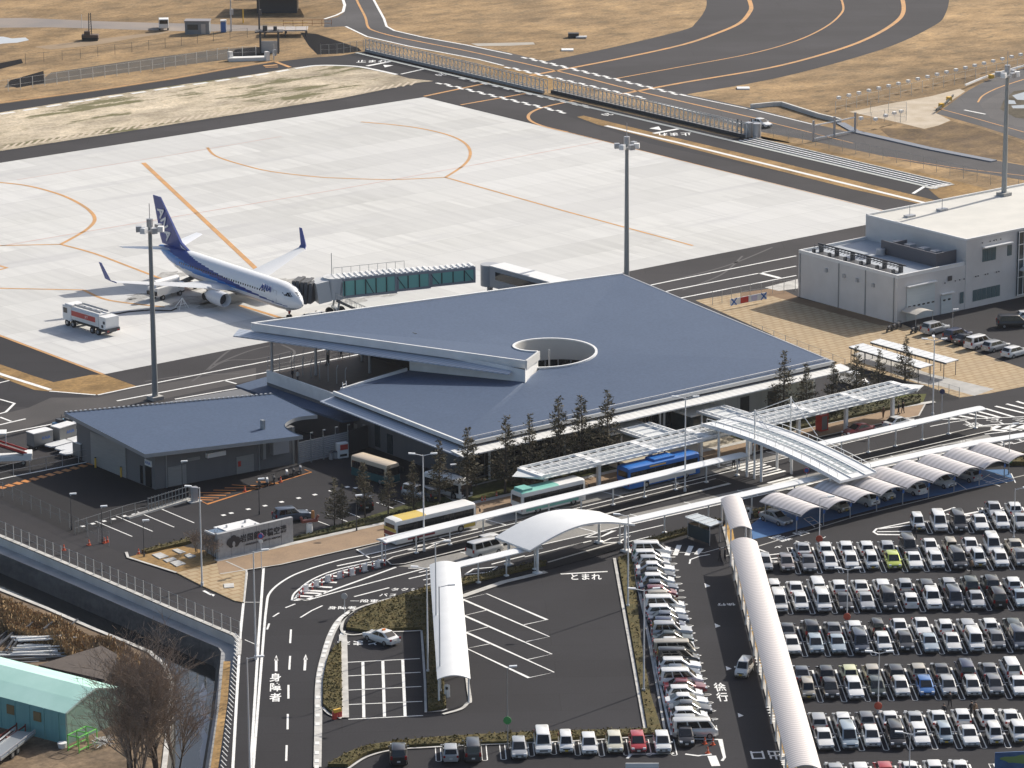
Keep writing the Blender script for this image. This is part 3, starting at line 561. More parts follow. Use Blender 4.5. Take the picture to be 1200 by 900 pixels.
# accessible bay symbols (white outlines on blue)
b = MB()
for a, c in (((942, 608), (955, 618)), ((950, 606), (963, 616)), ((942, 608), (950, 606)), ((946, 612), (955, 610)), ((951, 616), (961, 613)), ((1158, 558), (1180, 566)), ((1150, 562), (1172, 570)), ((1120, 565), (1133, 574)), ((1166, 555), (1188, 563)), ((1155, 566), (1178, 560)), ((1150, 562), (1160, 556)), ((1185, 555), (1190, 566))): pxr(b, [a, c], .14, ZM)
b.build('bay_symbols', PAINTW, kind='structure')
# lettering on the asphalt: upright seen along 'up'
def ground_text(body, px, size, up, sy=1., rot180=False, bold=True):
    c = g(*px, ZM); u = (g(px[0]+up[0], px[1]+up[1])-g(*px)).normalized(); x = u.cross(Vector((0, 0, 1)))
    M = frame(c, x, u) @ Matrix.Diagonal((1, sy, 1, 1)); text('road_lettering', body, size, M, PAINTW, bold=bold, kind='structure')
for ch, y in (('身', 794.5), ('障', 806), ('者', 818)): ground_text(ch, (322.8, y), 1.3, (.4, -10), 2.15)
ground_text('とまれ', (686, 676.5), 1.2, (-1, -20), 2.1)
ground_text('徐行', (851, 708), 1., (5, 15), 1.)
for ch, p in (('徐', (844, 806)), ('行', (847, 817.5))): ground_text(ch, p, 1.25, (-5, -17), 2.3)
for ch, p in (('徐', (851, 714)), ('行', (850.5, 703))): pass
ground_text('出口', (898, 884), 1.7, (5, 17), 1.6)
for t, p in (('身障者', (401, 712.5)), ('一般車', (427, 704.5)), ('バス', (455, 697.5)), ('タクシー', (480, 691))): ground_text(t, p, .75, (2.6, 9), .95, bold=True) if False else ground_text(t, p, 1.05, (1.5, -9), 1.1)
for t, p in (('身障者', (914, 631)), ('出口', (938, 625)), ('一般', (937, 636)), ('←', (912, 641)), ('→', (963, 630))): ground_text(t, p, .8, (9, -2.6), 2.4)
for t, p in (('一般車', (1137, 497)), ('タクシー', (1165, 493)), ('バス', (1196, 492)), ('一般', (1175, 519)), ('出口', (1197, 514))): ground_text(t, p, .9, (9, -1.5), 2.6)
for t, p in (('タクシー', (1076, 531)), ('タクシー', (1132, 519)), ('タクシー', (1030, 540))): ground_text(t, p, .6, (9, -2.), 2.2)
ground_text('とまれ', (420, 753), 1.5, (-1, 12), 1.2)
ground_text('止まれ', (436, 72), 2., (2, -8), 1.5); ground_text('止まれ', (790, 157), 2., (2, 8), 1.5); ground_text('20', (516, 87.5), 1.8, (8, 2), 1.5); ground_text('20', (711, 134), 1.8, (8, 2), 1.5)
# ------------------------------------------------------------ terminal: one helical roof winding round an oculus
TB = thing('terminal_building', 'blue grey roofed airport terminal with a round roof opening and open deck', 'terminal', (-3, -14, 0))
OC = Vector((-3.6, -13.9, 0)); OR = 5.3
def rimz(t): return 8.0+1.3*max(t, 0)/R(210) + .9*min(t, 0)/R(150)         # t from +210 deg (high end) to -150 deg (low end)
def rim(t, r=OR): return Vector((OC.x+r*math.cos(t)*1.06, OC.y+r*.93*math.sin(t), rimz(t)))
E_, D_, C_, B_, A2 = Vector((-35.3, 11.2, 12.1)), Vector((28.9, 11.0, 9.0)), Vector((26.7, -35.9, 6.0)), Vector((-35.5, -35.6, 6.0)), Vector((-34.9, -6.7, 6.4))
F2 = Vector((-13.3, -19.7, 9.5)); W2 = Vector((-21.8, -5.8, 6.9)); FB = Vector((-14.0, -20.6, 7.05))
M_ = D_.lerp(C_, .52)
def hit(poly, t):
    d = Vector((math.cos(t), math.sin(t))); best = None
    for a, b in zip(poly, poly[1:]):
        e = Vector((b.x-a.x, b.y-a.y)); q = Vector((a.x-OC.x, a.y-OC.y)); den = d.x*e.y-d.y*e.x
        if abs(den) < 1e-9: continue
        s = (q.x*e.y-q.y*e.x)/den; u = (q.x*d.y-q.y*d.x)/den
        if s > 0 and -1e-4 <= u <= 1.0001: best = a.lerp(b, min(max(u, 0), 1)) if best is None or s > best[0] else best[1]; best = (s, best)
    return best[1] if best else None
def angof(p): return math.atan2(p.y-OC.y, p.x-OC.x)
def spiral(ts, inner, outer, zoff=0., nr=6):
    rows = []
    for t in ts:
        a, b = inner(t), outer(t); rows.append([a.lerp(b, k/nr)+Vector((0, 0, zoff)) for k in range(nr+1)])
    return rows
aF = angof(F2) % (2*math.pi)
aM = angof(M_)
ts_up = sorted(set([aM+k*(aF-aM)/60 for k in range(61)] + [angof(D_), angof(E_) % (2*math.pi)]))
up = spiral(ts_up, lambda t: rim(t), lambda t: hit([M_, D_, E_, F2], t) or F2)
tl = -(2*math.pi-(angof(W2) % (2*math.pi)))
ts_lo = sorted(set([tl+k*(aM-tl)/70 for k in range(71)] + [angof(C_), angof(B_)-0 if angof(B_) < 0 else angof(B_)-2*math.pi, angof(A2)-2*math.pi if angof(A2) > 0 else angof(A2)]))
aFB = angof(FB)-2*math.pi if angof(FB) > 0 else angof(FB)
lo = spiral(ts_lo, lambda t: rim(t) if t >= aFB else (hit([W2, FB], t) or FB), lambda t: hit([M_, C_, B_, A2, W2+Vector((-6, -.4, -.4))], t) or A2)
def rmesh(rows, flip=False):
    b = MB(); n = len(rows[0])
    for i in range(len(rows)-1):
        for j in range(n-1):
            q = [rows[i][j], rows[i][j+1], rows[i+1][j+1], rows[i+1][j]]; b.face(q[::-1] if flip else q)
    return b
for rows in (up, lo):
    rmesh(rows).build('roof', ROOF, TB, smooth=75, world=True)
    rmesh([[p-Vector((0, 0, .55)) for p in r] for r in rows], True).build('soffit', mat('soffit', (.2, .2, .21), .6), TB, world=True)
FASC = mat('fascia', (.55, .55, .54), .5)
def edge_strip(name, pts, h0, h1, th, m, out=0.0, lab=None):
    """upright band hanging h0..h1 below the edge polyline; out: shift outward on the right-hand side"""
    b = MB()
    for a, c in zip(pts, pts[1:]):
        d = (c-a).normalized(); n = Vector((d.y, -d.x, 0)).normalized(); o = n*out; i = n*(out-th); up_ = Vector((0, 0, 1))
        P = [a+o-up_*h1, c+o-up_*h1, c+o-up_*h0, a+o-up_*h0, a+i-up_*h1, c+i-up_*h1, c+i-up_*h0, a+i-up_*h0]
        b.add(P, [(0, 1, 2, 3), (5, 4, 7, 6), (3, 2, 6, 7), (4, 5, 1, 0), (1, 5, 6, 2), (4, 0, 3, 7)])
    return b.build(name, m, TB, world=True)
outer_up = [M_, D_, E_]; front = [F2, E_]
edge_strip('fascia', [F2, E_][::-1], -.12, .95, .25, WHITE, .02)
edge_strip('fascia', [D_, E_][::-1], -.2, .5, .3, WHITE, .25) if False else edge_strip('gutter', [E_, D_][::-1], -.16, .4, .35, WHITE, .1)
edge_strip('gutter', [D_, M_, C_][::-1] if False else [C_, M_, D_], -.05, .45, .25, GREYM, .05)
edge_strip('fascia', [B_, C_], -.1, .35, .22, FASC, .03); edge_strip('fascia', [A2, B_], -.14, .38, .3, WHITE, .06)
def eave(pts, drop, w0, w1, fall, m, ext0=0., ext1=0.):
    b = MB()
    P = [p.copy() for p in pts]; d0_ = (P[1]-P[0]).normalized(); P[0] = P[0]-d0_*ext0; d1_ = (P[-1]-P[-2]).normalized(); P[-1] = P[-1]+d1_*ext1
    for a, c in zip(P, P[1:]):
        d = (c-a).normalized(); n = Vector((d.y, -d.x, 0)).normalized(); u = Vector((0, 0, 1))
        q = [a+n*w0-u*drop, c+n*w0-u*drop, c+n*w1-u*(drop+fall), a+n*w1-u*(drop+fall)]
        b.add(q+[x-u*.16 for x in q], [(0, 1, 2, 3)[::-1], (4, 5, 6, 7), (0, 1, 5, 4), (1, 2, 6, 5), (2, 3, 7, 6), (3, 0, 4, 7)])
    return b.build('eave', m, TB, world=True)
eave([B_, C_], .62, -.5, 2.0, .25, EAVEW, 1.9, 1.6); eave([A2, B_], .66, -.5, 1.9, .3, EAVEB, .3, 1.2); eave([E_, F2], 1.05, -.4, 1.9, .35, EAVEB, 1.9, -1.6)
# snow rail along the front edge, oculus kerb and the wall it opens onto
b = MB(); b.tube(B_+Vector((.5, .9, .22)), C_+Vector((-.5, .9, .22)), .045); b.tube(B_+Vector((.5, .9, .42)), C_+Vector((-.5, .9, .42)), .045)
for i in range(31):
    p = B_.lerp(C_, (i+.5)/31)+Vector((0, .9, 0)); b.tube(p, p+Vector((0, 0, .45)), .03)
b.build('snow_rail', GREYM, TB, world=True)
b = MB(); tsr = [R(-150)+k*R(360)/72 for k in range(73)]
b.loft([[rim(t, OR+.32)+Vector((0, 0, -.05)), rim(t, OR+.32)+Vector((0, 0, .2)), rim(t, OR)+Vector((0, 0, .2)), rim(t, OR)+Vector((0, 0, -.3))] for t in tsr], cap=True); b.build('oculus_kerb', WHITE, TB, smooth=40, world=True)
b = MB()
b.loft([[rim(t, OR-.02)+Vector((0, 0, .05)), Vector((*rim(t, OR-.02).xy, 5.6))] for t in tsr], cap=False, closed=False); b.build('oculus_wall', mat('oculus_cladding', (.5, .49, .47), .55), TB, smooth=40, world=True)
b = MB()
for i in range(72):
    t0, t1 = tsr[i], tsr[i+1]; p, q = rim(t0, OR-.15), rim(t1, OR-.15); b.face([(p.x, p.y, .3), (q.x, q.y, .3), (q.x, q.y, 5.6), (p.x, p.y, 5.6)])
b.build('oculus_glazing', GLASS, TB, world=True)
b = MB()
for i in range(0, 72, 4): p = rim(tsr[i], OR-.25); b.box((p.x, p.y, 2.9), (.12, .12, 5.4))
p = rim(R(100), 1.2); b.tube((OC.x-.6, OC.y+.5, .3), (OC.x-.6, OC.y+.5, 8.3), .12, n=8); b.build('oculus_mullion', GREYM, TB, world=True)
b = MB(); b.face([tuple(Vector((*rim(t, OR-.1).xy, .3))) for t in tsr[:-1]]); b.build('courtyard_floor', mat('court_paving', (.12, .12, .12), .8), TB, world=True)
# step wall between the low and the high roof, with its return to the oculus
rimF = rim(R(210)); rimB = rim(R(-150))
b = MB(); n = 10
for i in range(n):
    p, q = W2.lerp(FB, i/n), W2.lerp(FB, (i+1)/n); hp, hq = E_.lerp(F2, .42+.58*i/n).z-.8, E_.lerp(F2, .42+.58*(i+1)/n).z-.8
    b.face([p-Vector((0, 0, .4)), q-Vector((0, 0, .4)), Vector((q.x, q.y, hq)), Vector((p.x, p.y, hp))])
b.face([FB-Vector((0, 0, .3)), Vector((rimB.x, rimB.y, rimB.z-.3)), Vector((rimF.x, rimF.y, rimF.z+.1)), Vector((F2.x, F2.y, F2.z+.05))]); b.build('step_wall', WHITE, TB, world=True)
b = MB(); d = (rimF-F2).normalized(); nn = Vector((d.y, -d.x, 0)); b.bar(F2+Vector((0, 0, -.42))+nn*.12, rimF+Vector((0, 0, -.42))+nn*.12, .3, 1.15); b.build('fascia', FASC, TB, world=True)
# ground-floor walls
FR = -32.8
b = MB(); b.box((-16.9, -32.6, 2.8), (34.6, .3, 5.6)); bg = b
GL = MB(); GL.box((-16.2, FR-.02, 2.7), (33.4, .1, 5.0)); GL.build('glass_wall', GLASS, TB, world=True)
b = MB()
for i in range(29): b.box((-32.8+i*1.2, FR-.1, 2.7), (.07, .14, 5.0))
for z in (.25, 1.4, 3.6, 5.15): b.box((-16.2, FR-.095, z), (33.4, .1, .07))
b.build('mullion', mat('mullion_grey', (.22, .23, .24), .4, metal=.3), TB, world=True)
for x in (-30.5, -18.4, -11.4, -2.4, -1.7): b = MB(); b.tube((x, FR-1.3, .1), (x, FR-1.3, 5.2), .16, n=10); b.build('column', WHITE, TB, smooth=40, world=True)
b = MB(); b.box((12.9, FR, 2.8), (24.8, .4, 5.6)); b.build('white_wall', mat('white_panel_wall', (.62, .62, .6), .55, (.57, .57, .55), .5), TB, world=True)
b = MB()
for x in (13.3, 18.2): b.box((x, FR-.205, 1.5), (1.6, .03, 2.8))
b.build('door', mat('dark_door', (.05, .055, .06), .4), TB, world=True)
b = MB()
for i in range(12): b.box((1.5+i*2.1, FR-.203, 2.8), (.03, .012, 5.4))
b.build('panel_joint', mat('joint_grey', (.35, .35, .35), .7), TB, world=True)
XL = -33.4
b = MB(); b.prism([(XL, -32.6), (XL+.3, -32.6), (XL+.3, 10.6), (XL, 10.6)], 0, 4.9); b.prism([(XL-.002, -32.75), (XL+.32, -32.75), (XL+.32, -6.5), (XL-.002, -6.5)], 4.9, 5.7); b.build('grey_wall', GRAY_P, TB, world=True)
b = MB(); b.prism([(26, -32.6), (26.3, -32.6), (28.2, 10.4), (27.9, 10.4)], 0, [5.4, 5.4, 8.4, 8.4]); b.build('grey_wall', WHITE, TB, world=True)
b = MB(); b.prism([(-17.0, 10.2), (27.9, 10.2), (27.9, 10.5), (-17, 10.5)], 0, 8.3); b.prism([(-33.2, 10.2), (-17, 10.2), (-17, 10.5), (-33.2, 10.5)], 0, 4.7); b.build('airside_wall', GLASS2, TB, world=True)
wn = MB(); wf = MB()
for y, z, wd, h in [(-14.3, 2.2, 1.1, 3.6), (-17.0, 1.4, 1.2, 2.6)]: wn.box((XL-.02, y, z), (.06, wd, h))
for y, z, wd, h in [(-9.2, 1.3, 1.3, 2.3), (-11.6, 1.5, 1.0, 2.6)]: wf.box((XL-.02, y, z), (.06, wd, h))
wn.build('window', GLASS2, TB, world=True); wf.build('door', mat('pale_door', (.3, .3, .3), .5), TB, world=True)
# observation deck under the high roof
deck = [(XL, 10.4), (XL, -6.2), (-22.2, -5.4), (-17, -2.0), (-17, 10.2)]
MB().prism(deck, 4.6, 4.95).build('deck_floor', mat('deck_boards', (.1, .07, .05), .7, (.075, .052, .04), .6, stretch=(1, 6, 1)), TB, world=True)
b = MB(); b.prism([(-17.2, -1), (-16.9, -1), (-16.9, 10.2), (-17.2, 10.2)], 4.9, 10.2); b.prism([(-17.2, -1.2), (-17.2, -.9), (-22.3, -5.2), (-22.3, -5.5)], 4.9, 9.9); b.build('deck_glass_wall', GLASS, TB, world=True)
b = MB(); b.prism([(XL-.12, 10.5), (XL+.14, 10.5), (XL+.14, -6.3), (XL-.12, -6.3)], 3.9, 5.55); b.prism([(XL, -6.2), (XL, -6.5), (-22.2, -5.9), (-22.2, -5.6)], 4.9, [6.6, 6.6, 7.3, 7.3]); b.build('parapet', WHITE, TB, world=True)
b = MB()
for i in range(9):
    for (x0, y0, x1, y1, z) in ((XL, 10.3, -18, 10.3, 4.95),): 
        x = x0+(x1-x0)*i/8; b.tube((x, y0, z), (x, y0, z+2.2), .045); b.tube((x, y0, z+2.2), (x, y0-.35, z+2.6), .045)
for i in range(1, 8): y = 10.3-i*1.6; b.tube((-30.5+i*.25, y, 4.95), (-30.5+i*.25, y, 7.0), .05); b.tube((-30.5+i*.25, y, 7.0), (-30.1+i*.25, y+.25, 7.4), .05)
for z in (5.6, 6.1): b.tube((XL, 10.35, z), (-17.4, 10.35, z), .03)
b.build('deck_railing', mat('pale_steel', (.4, .41, .42), .4, metal=.3), TB, world=True)
for x, y, zt in ((-33.0, 9.9, 10.9), (-28.6, 6.0, 10.5), (-24, 9.6, 10.3), (-22.4, 2.3, 10.0), (-19.5, 8.0, 9.9)): b = MB(); b.tube((x, y, 4.9), (x, y, zt), .2, n=10); b.build('column', GREYM, TB, smooth=40, world=True)
b = MB()
for p in ((XL+.2, -6.5), (XL+.9, -6.3)):
    b.tube((*p, 3.5), (*p, 7.4), .05)
for i in range(9): b.tube((XL+.2, -6.5, 3.7+i*.42), (XL+.9, -6.3, 3.7+i*.42), .03)
b.build('roof_ladder', WHITE_M, TB, world=True)
# glazed entrance porches
for x0, x1 in ((-13.4, -6.6), (.2, 6.2)):
    b = MB(); b.box(((x0+x1)/2, FR-2.2, 3.45), (x1-x0, 4.6, .25)); b.build('porch_roof', WHITE_M, TB, world=True)
    b = MB()
    for dx in (x0+.2, x1-.2): b.box((dx, FR-2.1, 1.7), (.08, 3.8, 3.2))
    b.box(((x0+x1)/2, FR-4.1, 1.7), (x1-x0-.4, .08, 3.2)); b.build('porch_glass', GLASS2, TB, world=True)
# ------------------------------------------------------------ low link roof and cargo shed
LK = thing('link_building', 'low flat blue roofed link between shed and terminal', 'building', (-32, 0, 0))
b = MB(); P = [(p.x, p.y) for p in gs([(276, 452), (312, 441.5), (441, 487), (402, 493)], 3.4)]
MB().prism(P, 3.1, 3.4).build('roof', ROOF, LK, world=True)
b = MB()
c_ = Vector((sum(p[0] for p in P)/4, sum(p[1] for p in P)/4))
b.prism([tuple(c_+(Vector(p)-c_)*.9) for p in P], 0, 3.09); b.build('wall', DARKM, LK, world=True)
for p in ((390, 507), (404, 505)): q = g(*p); b = MB(); b.box((q.x, q.y, 1.5), (.25, .25, 3.0)); b.build('post', GREYM, LK, world=True)
SH = thing('cargo_shed', 'grey walled cargo shed with a blue grey single pitch roof and curved notch', 'shed', (-56, -5, 0))
zf, zn = 6.0, 5.2
def shp(pts): 
    out = []
    for p, z in pts: q = g(p[0], p[1], z); out.append((q.x, q.y, z))
    return out
notch = smooth_px([(372, 487), (352, 489), (340, 493), (334, 498), (337, 503), (346, 508), (355, 511)], 4)
_a, _b, _c = g(75, 484, 6.), g(320, 462, 6.), g(170, 533, 5.2); _n = (_b-_a).cross(_c-_a)
def onplane(p):
    d = g(p[0], p[1], 0)-CAM; return tuple(CAM+d*((_a-CAM).dot(_n)/d.dot(_n)))
RP = [onplane(p) for p in [(75, 484), (320, 462)]+notch+[(170, 533)]]
b = MB(); n = len(RP); b.add(RP+[(x, y, z-.35) for x, y, z in RP], [tuple(range(n))[::-1], tuple(range(n, 2*n))]); b.build('roof', ROOF, SH, world=True)
b = MB()
for i in range(n): 
    a, c = Vector(RP[i]), Vector(RP[(i+1) % n]); u = Vector((0, 0, 1)); b.face([a+u*.08, c+u*.08, c-u*.4, a-u*.4])
b.build('roof_edge', mat('edge_trim', (.3, .31, .32), .5), SH, world=True)
b = MB(); p0, p1 = Vector(RP[0]), Vector(RP[1])
for i in range(44): p = p0.lerp(p1, (i+.5)/44); b.box((p.x, p.y+.05, p.z+.1), (.3, .3, .16))
b.build('ridge_cap', GREYM, SH, world=True)
WP = [(-65.6, 7.0), (-65.4, -10.9), (-45.2, -12.6), (-45.2, -6), (-41.5, -1), (-41.5, 5)]
MB().prism(WP, 0, [5.5, 4.9, 4.9, 5.1, 5.3, 5.5]).build('wall', GRAY_P, SH, world=True)
LT = mat('roller_grey', (.3, .3, .29), .5, (.27, .27, .26), .5, stretch=(1, 1, 8))
b = MB(); b.box((-65.55, -.4, 2.2), (.12, 8.2, 4.3)); b.build('roller_door', LT, SH, world=True)
b = MB(); b.box((-65.48, -9.5, 1.4), (.1, 1.3, 2.6)); b.box((-65.48, -7.9, 1.3), (.1, .5, 2.3)); b.build('glass_door', GLASS, SH, world=True)
b = MB(); b.box((-65.5, -9.6, 3.2), (.14, 1.5, .75)); sg = b.build('sign_panel', WHITE, SH, world=True)
text('sign_lettering', 'ANA', .55, frame((-65.58, -9.6, 3.2), (0, -1, 0), (0, 0, 1)), BLUE, SH, .005, True)
def on_front(x0, x1, z0, z1, proud=.06):
    b = MB(); y = lambda x: -10.9-(x+65.4)*(1.7/20.2); b.prism([(x0, y(x0)-proud), (x1, y(x1)-proud), (x1, y(x1)+.05), (x0, y(x0)+.05)], z0, z1); return b
on_front(-63.6, -61.0, .05, 2.6).build('shutter', LT, SH, world=True); on_front(-53.8, -51.3, .05, 2.3).build('shutter', LT, SH, world=True)
on_front(-62.6, -62.1, .3, 1.6, .1).build('red_notice', RED, SH, world=True) if False else on_front(-53.6, -53.2, 1.0, 1.7, .09).build('notice', RED, SH, world=True)
on_front(-58.2, -55.6, 3.0, 3.6, .55).build('vent_hood', WHITE_M, SH, world=True); on_front(-60.8, -59.0, 2.9, 3.3).build('vent_grille', LT, SH, world=True)
b = on_front(-48.9, -46.6, 1.9, 4.6, .8); b.build('duct_box', GREYM, SH, world=True); b = on_front(-50.2, -49.8, 1.5, 6.6, .5); b.build('flue', GALV, SH, world=True)
for x in (-63.9, -50.6, -45.6): on_front(x, x+.14, 0, 4.85, .12).build('downpipe', GALV, SH, world=True)
# slatted service screen beside the shed
SC = thing('louvre_screen', 'grey louvred service screen fence beside the vending machine', 'screen fence', tuple(g(380, 535)))
p, q = g(350, 545), g(408, 532); r_ = g(440, 526); b = MB()
for i in range(11):
    for a, c in ((p, q),): b.bar((a.x, a.y, .3+i*.26), (c.x, c.y, .3+i*.26), .05, .2)
b.build('slats', GREYM, SC, world=True); b = MB()
for i in range(5):
    a = p.lerp(q, i/4); b.box((a.x, a.y, 1.6), (.12, .12, 3.2)); b.tube((a.x, a.y, 3.2), (a.x, a.y, 3.9), .04); b.box((a.x+.15, a.y, 3.9), (.4, .15, .15))
b.build('posts', GALV, SC, world=True); b = MB(); b.prism([(q.x, q.y), (q.x+.08, q.y-.1), (-33.6, -12.5), (-33.6, -12.3)], 0, 3.0); b.build('panel', mat('slate_panel', (.06, .065, .075), .6), SC, world=True)
# ------------------------------------------------------------ fire station
FS = thing('fire_station', 'white walled fire station with a pale flat roof and lower garage wing', 'fire station', (80, 0, 0))
FW = mat('station_panel', (.6, .585, .57), .6, (.56, .545, .53), .5); FTOP = mat('station_roof', (.6, .585, .54), .8, (.54, .53, .49), .25)
x0, x1, x2, yf, yb = 63.6, 77.2, 118., -9.6, 11.6; zl, zh = 7.2, 10.6
MB().prism([(x0, yf), (x1, yf-.15), (x1, yb), (x0, yb)], 0, zl-.5).build('garage_wall', FW, FS, world=True)
MB().prism([(x1+.01, yf-.2), (x2, yf-.2), (x2, yb), (x1+.01, yb)], 0, zh-.25).build('wall', FW, FS, world=True)
MB().prism([(x0+.3, yf+.3), (x1, yf+.2), (x1, yb-.3), (x0+.3, yb-.3)], zl-.5, zl-.44).build('garage_roof', mat('station_low_roof', (.4, .43, .46), .6, (.36, .39, .43), .3), FS, world=True)
MB().prism([(x1+.3, yf+.1), (x2, yf+.1), (x2, yb-.3), (x1+.3, yb-.3)], zh-.25, zh-.2).build('roof', FTOP, FS, world=True)
b = MB()
for (a0, a1, c0, c1, z0, z1) in ((x0, x1, yf-.03, yf+.28, zl-.5, zl), (x0, x1, yb-.28, yb, zl-.5, zl), (x0, x0+.28, yf+.28, yb-.28, zl-.5, zl), (x1+.01, x2, yf-.23, yf+.1, zh-.25, zh), (x1+.01, x2, yb-.28, yb, zh-.25, zh+.1), (x1+.01, x1+.3, yf+.1, yb-.28, zh-.25, zh), (x2-.3, x2, yf+.1, yb-.28, zh-.25, zh+.1)): b.prism([(a0, c0), (a1, c0), (a1, c1), (a0, c1)], z0, z1)
b.build('parapet', mat('parapet_cap', (.68, .68, .67), .5), FS, world=True)
b = MB(); b.box((68.2, yf-.12, 2.6), (5.6, .12, 4.9)); b.build('roller_door', mat('station_shutter', (.56, .6, .6), .5, (.52, .56, .56), .5, stretch=(1, 1, 9)), FS, world=True)
b = MB()
for i in range(6): b.box((65.9+i*.95, yf-.19, 2.2), (.5, .03, .22))
b.build('shutter_window', GLASS, FS, world=True)
b = MB(); b.box((73.4, yf-.2, 1.4), (2.2, .1, 2.7)); b.build('door', MATS['station_shutter'], FS, world=True); b = MB(); [b.box((72.9+i*1.0, yf-.26, 2.1), (.5, .03, .25)) for i in range(2)]; b.build('door_window', GLASS, FS, world=True)
b = MB(); b.box((68.2, yf-.35, 5.3), (5.8, .5, .15)); b.box((73.5, yf-.35, 3.1), (2.6, .4, .12)); b.box((83.4, yf-.6, 8.9), (5.8, .7, .15)); b.build('door_hood', WHITE_M, FS, world=True)
for i, (x, z, wd, h) in enumerate([(76.5, 1.9, .7, 1.7)]+[(79.2+k*.95, 1.8, .85, 1.7) for k in range(6)]+[(81.0+k*.95, 7.6, .85, 1.9) for k in range(3)]+[(86.2, 7.6, .9, 1.6)]):
    b = MB(); y = yf-.2-.02; b.box((x, y-.02, z), (wd, .06, h)); f = b.build('window', mat('station_glass', (.09, .14, .15), .12), FS, world=True); b = MB()
    for sx in (-1, 1): b.box((x+sx*wd/2, y-.03, z), (.06, .1, h+.06))
    b.box((x, y-.03, z-h/2), (wd, .1, .06)); b.build('frame', WHITE_M, f)
b = MB()
for x, z in [(74.0, 5.2)]: b.box((x, yf-.2, z), (.8, .1, .7))
for x in (72.9, 75.0, 75.9, 76.8, 79.2, 79.7, 81.2, 81.7, 83.5, 84.0): b.box((x, yf-.32, 4.7), (.16, .1, .16))
for x in (80.4, 82.0, 82.8, 83.3, 84.2): b.box((x, yf-.32, 9.6), (.16, .1, .16))
b.build('wall_vent', DARKM, FS, world=True)
b = MB(); [b.box((x0-.1, y, 5.2-.4*i*.3), (.35, .45, .55)) for i, y in enumerate((5.4, 1.6, -1.2, -4.6))]; b.build('vent_hood', GREYM, FS, world=True)
b = MB(); [b.box((x0-.06, y, 3.4), (.14, .14, 6.7)) for y in (11.2, 2.8, -2.9, -8.9)]; b.build('downpipe', GALV, FS, world=True)
b = MB(); b.box((74.2, 1.0, 8.0), (2.8, .12, 1.7)); b.box((74.2, -5.5, 8.0), (.1, .1, .1)); b.prism([(72.6, 3.4), (72.8, 3.4), (72.8, -8.2), (72.6, -8.2)], zl-.4, zl+1.6); b.prism([(72.8, -8.2), (76.8, -8.2), (76.8, -8.0), (72.8, -8.0)], zl-.4, zl+1.6); b.build('plant_screen', mat('plant_screen', (.1, .1, .115), .6), FS, world=True)
b = MB(); [b.box((74.8, y, zl+.6), (1.4, 1.2, 1.6)) for y in (2.0, -.5, -3.5, -6)]; b.build('air_handler', GREYM, FS, world=True); b = MB(); b.tube((71.8, 2.6, zl-.4), (71.8, 2.6, zl+.5), .7, n=10); b.build('roof_fan', GREYM, FS, smooth=40, world=True)
b = MB()
for i in range(6): y = 9.8-i*3.4; b.box((66.5, y, zl+.1), (.5, .5, 1.2)); b.box((65.0, y, zl-.1), (.4, .4, .7))
b.bar((66.5, 10.5, zl+.75), (66.5, -8.2, zl+.75), .18, .18); b.bar((65.7, 10.5, zl+.65), (65.7, -8.2, zl+.65), .12, .12)
for i in range(26): b.bar((66.5, 10-i*.7, zl+.7), (65.2, 10-i*.7, zl+.5), .07, .07)
b.build('pipe_rack', DARKM, FS, world=True); b = MB(); b.box((65.6, 1.2, zl-.42), (2.4, 17, .03)); b.build('rack_slab', DARKM, FS, world=True)
for i, (px, py) in enumerate(((1066, 254), (1104, 246.5))):
    p = g(px, py, zh-.2); b = MB(); b.box((p.x, p.y, zh-.05), (1.6, 1.0, .3)); b.tube((p.x, p.y, zh), (p.x, p.y, zh+1.6), .06); b.build('roof_mast', GREYM, FS, world=True)
b = MB(); b.box((91.0, yf-.35, 5.3), (6.4, .2, 9.8)); b.build('curtain_wall', GLASS2, FS, world=True); b = MB()
for i in range(7): b.box((87.9+i*1.05, yf-.48, 5.3), (.1, .1, 9.8))
for z in (.5, 3.2, 5.9, 8.2, 10.1): b.box((91.0, yf-.48, z), (6.4, .08, .12))
b.build('mullion', WHITE_M, FS, world=True)
b = MB(); b.loft([[(88.2+6*k/8, yf-.4, 4.4+1.0*math.sin(math.pi*k/8)), (88.2+6*k/8, yf-4.5, 4.4+1.0*math.sin(math.pi*k/8)), (88.2+6*k/8, yf-4.5, 4.2+1.0*math.sin(math.pi*k/8)), (88.2+6*k/8, yf-.4, 4.2+1.0*math.sin(math.pi*k/8))] for k in range(9)]); b.build('entrance_canopy', FASC, FS, smooth=40, world=True)
b = MB(); b.loft([[(64.2+3.6*k/6, yf-.3, 1.9+.35*math.sin(math.pi*k/6)), (64.2+3.6*k/6, yf-3.4, 1.9+.35*math.sin(math.pi*k/6)), (64.2+3.6*k/6, yf-3.4, 1.8+.35*math.sin(math.pi*k/6)), (64.2+3.6*k/6, yf-.3, 1.8+.35*math.sin(math.pi*k/6))] for k in range(7)])
for x in (64.3, 67.7): b.tube((x, yf-3.2, 0), (x, yf-3.2, 1.85), .05)
tag(b.build('bicycle_shelter', mat('shelter_beige', (.5, .47, .42), .5), smooth=40), 'small beige curved bicycle shelter at the garage corner of the fire station', 'shelter')
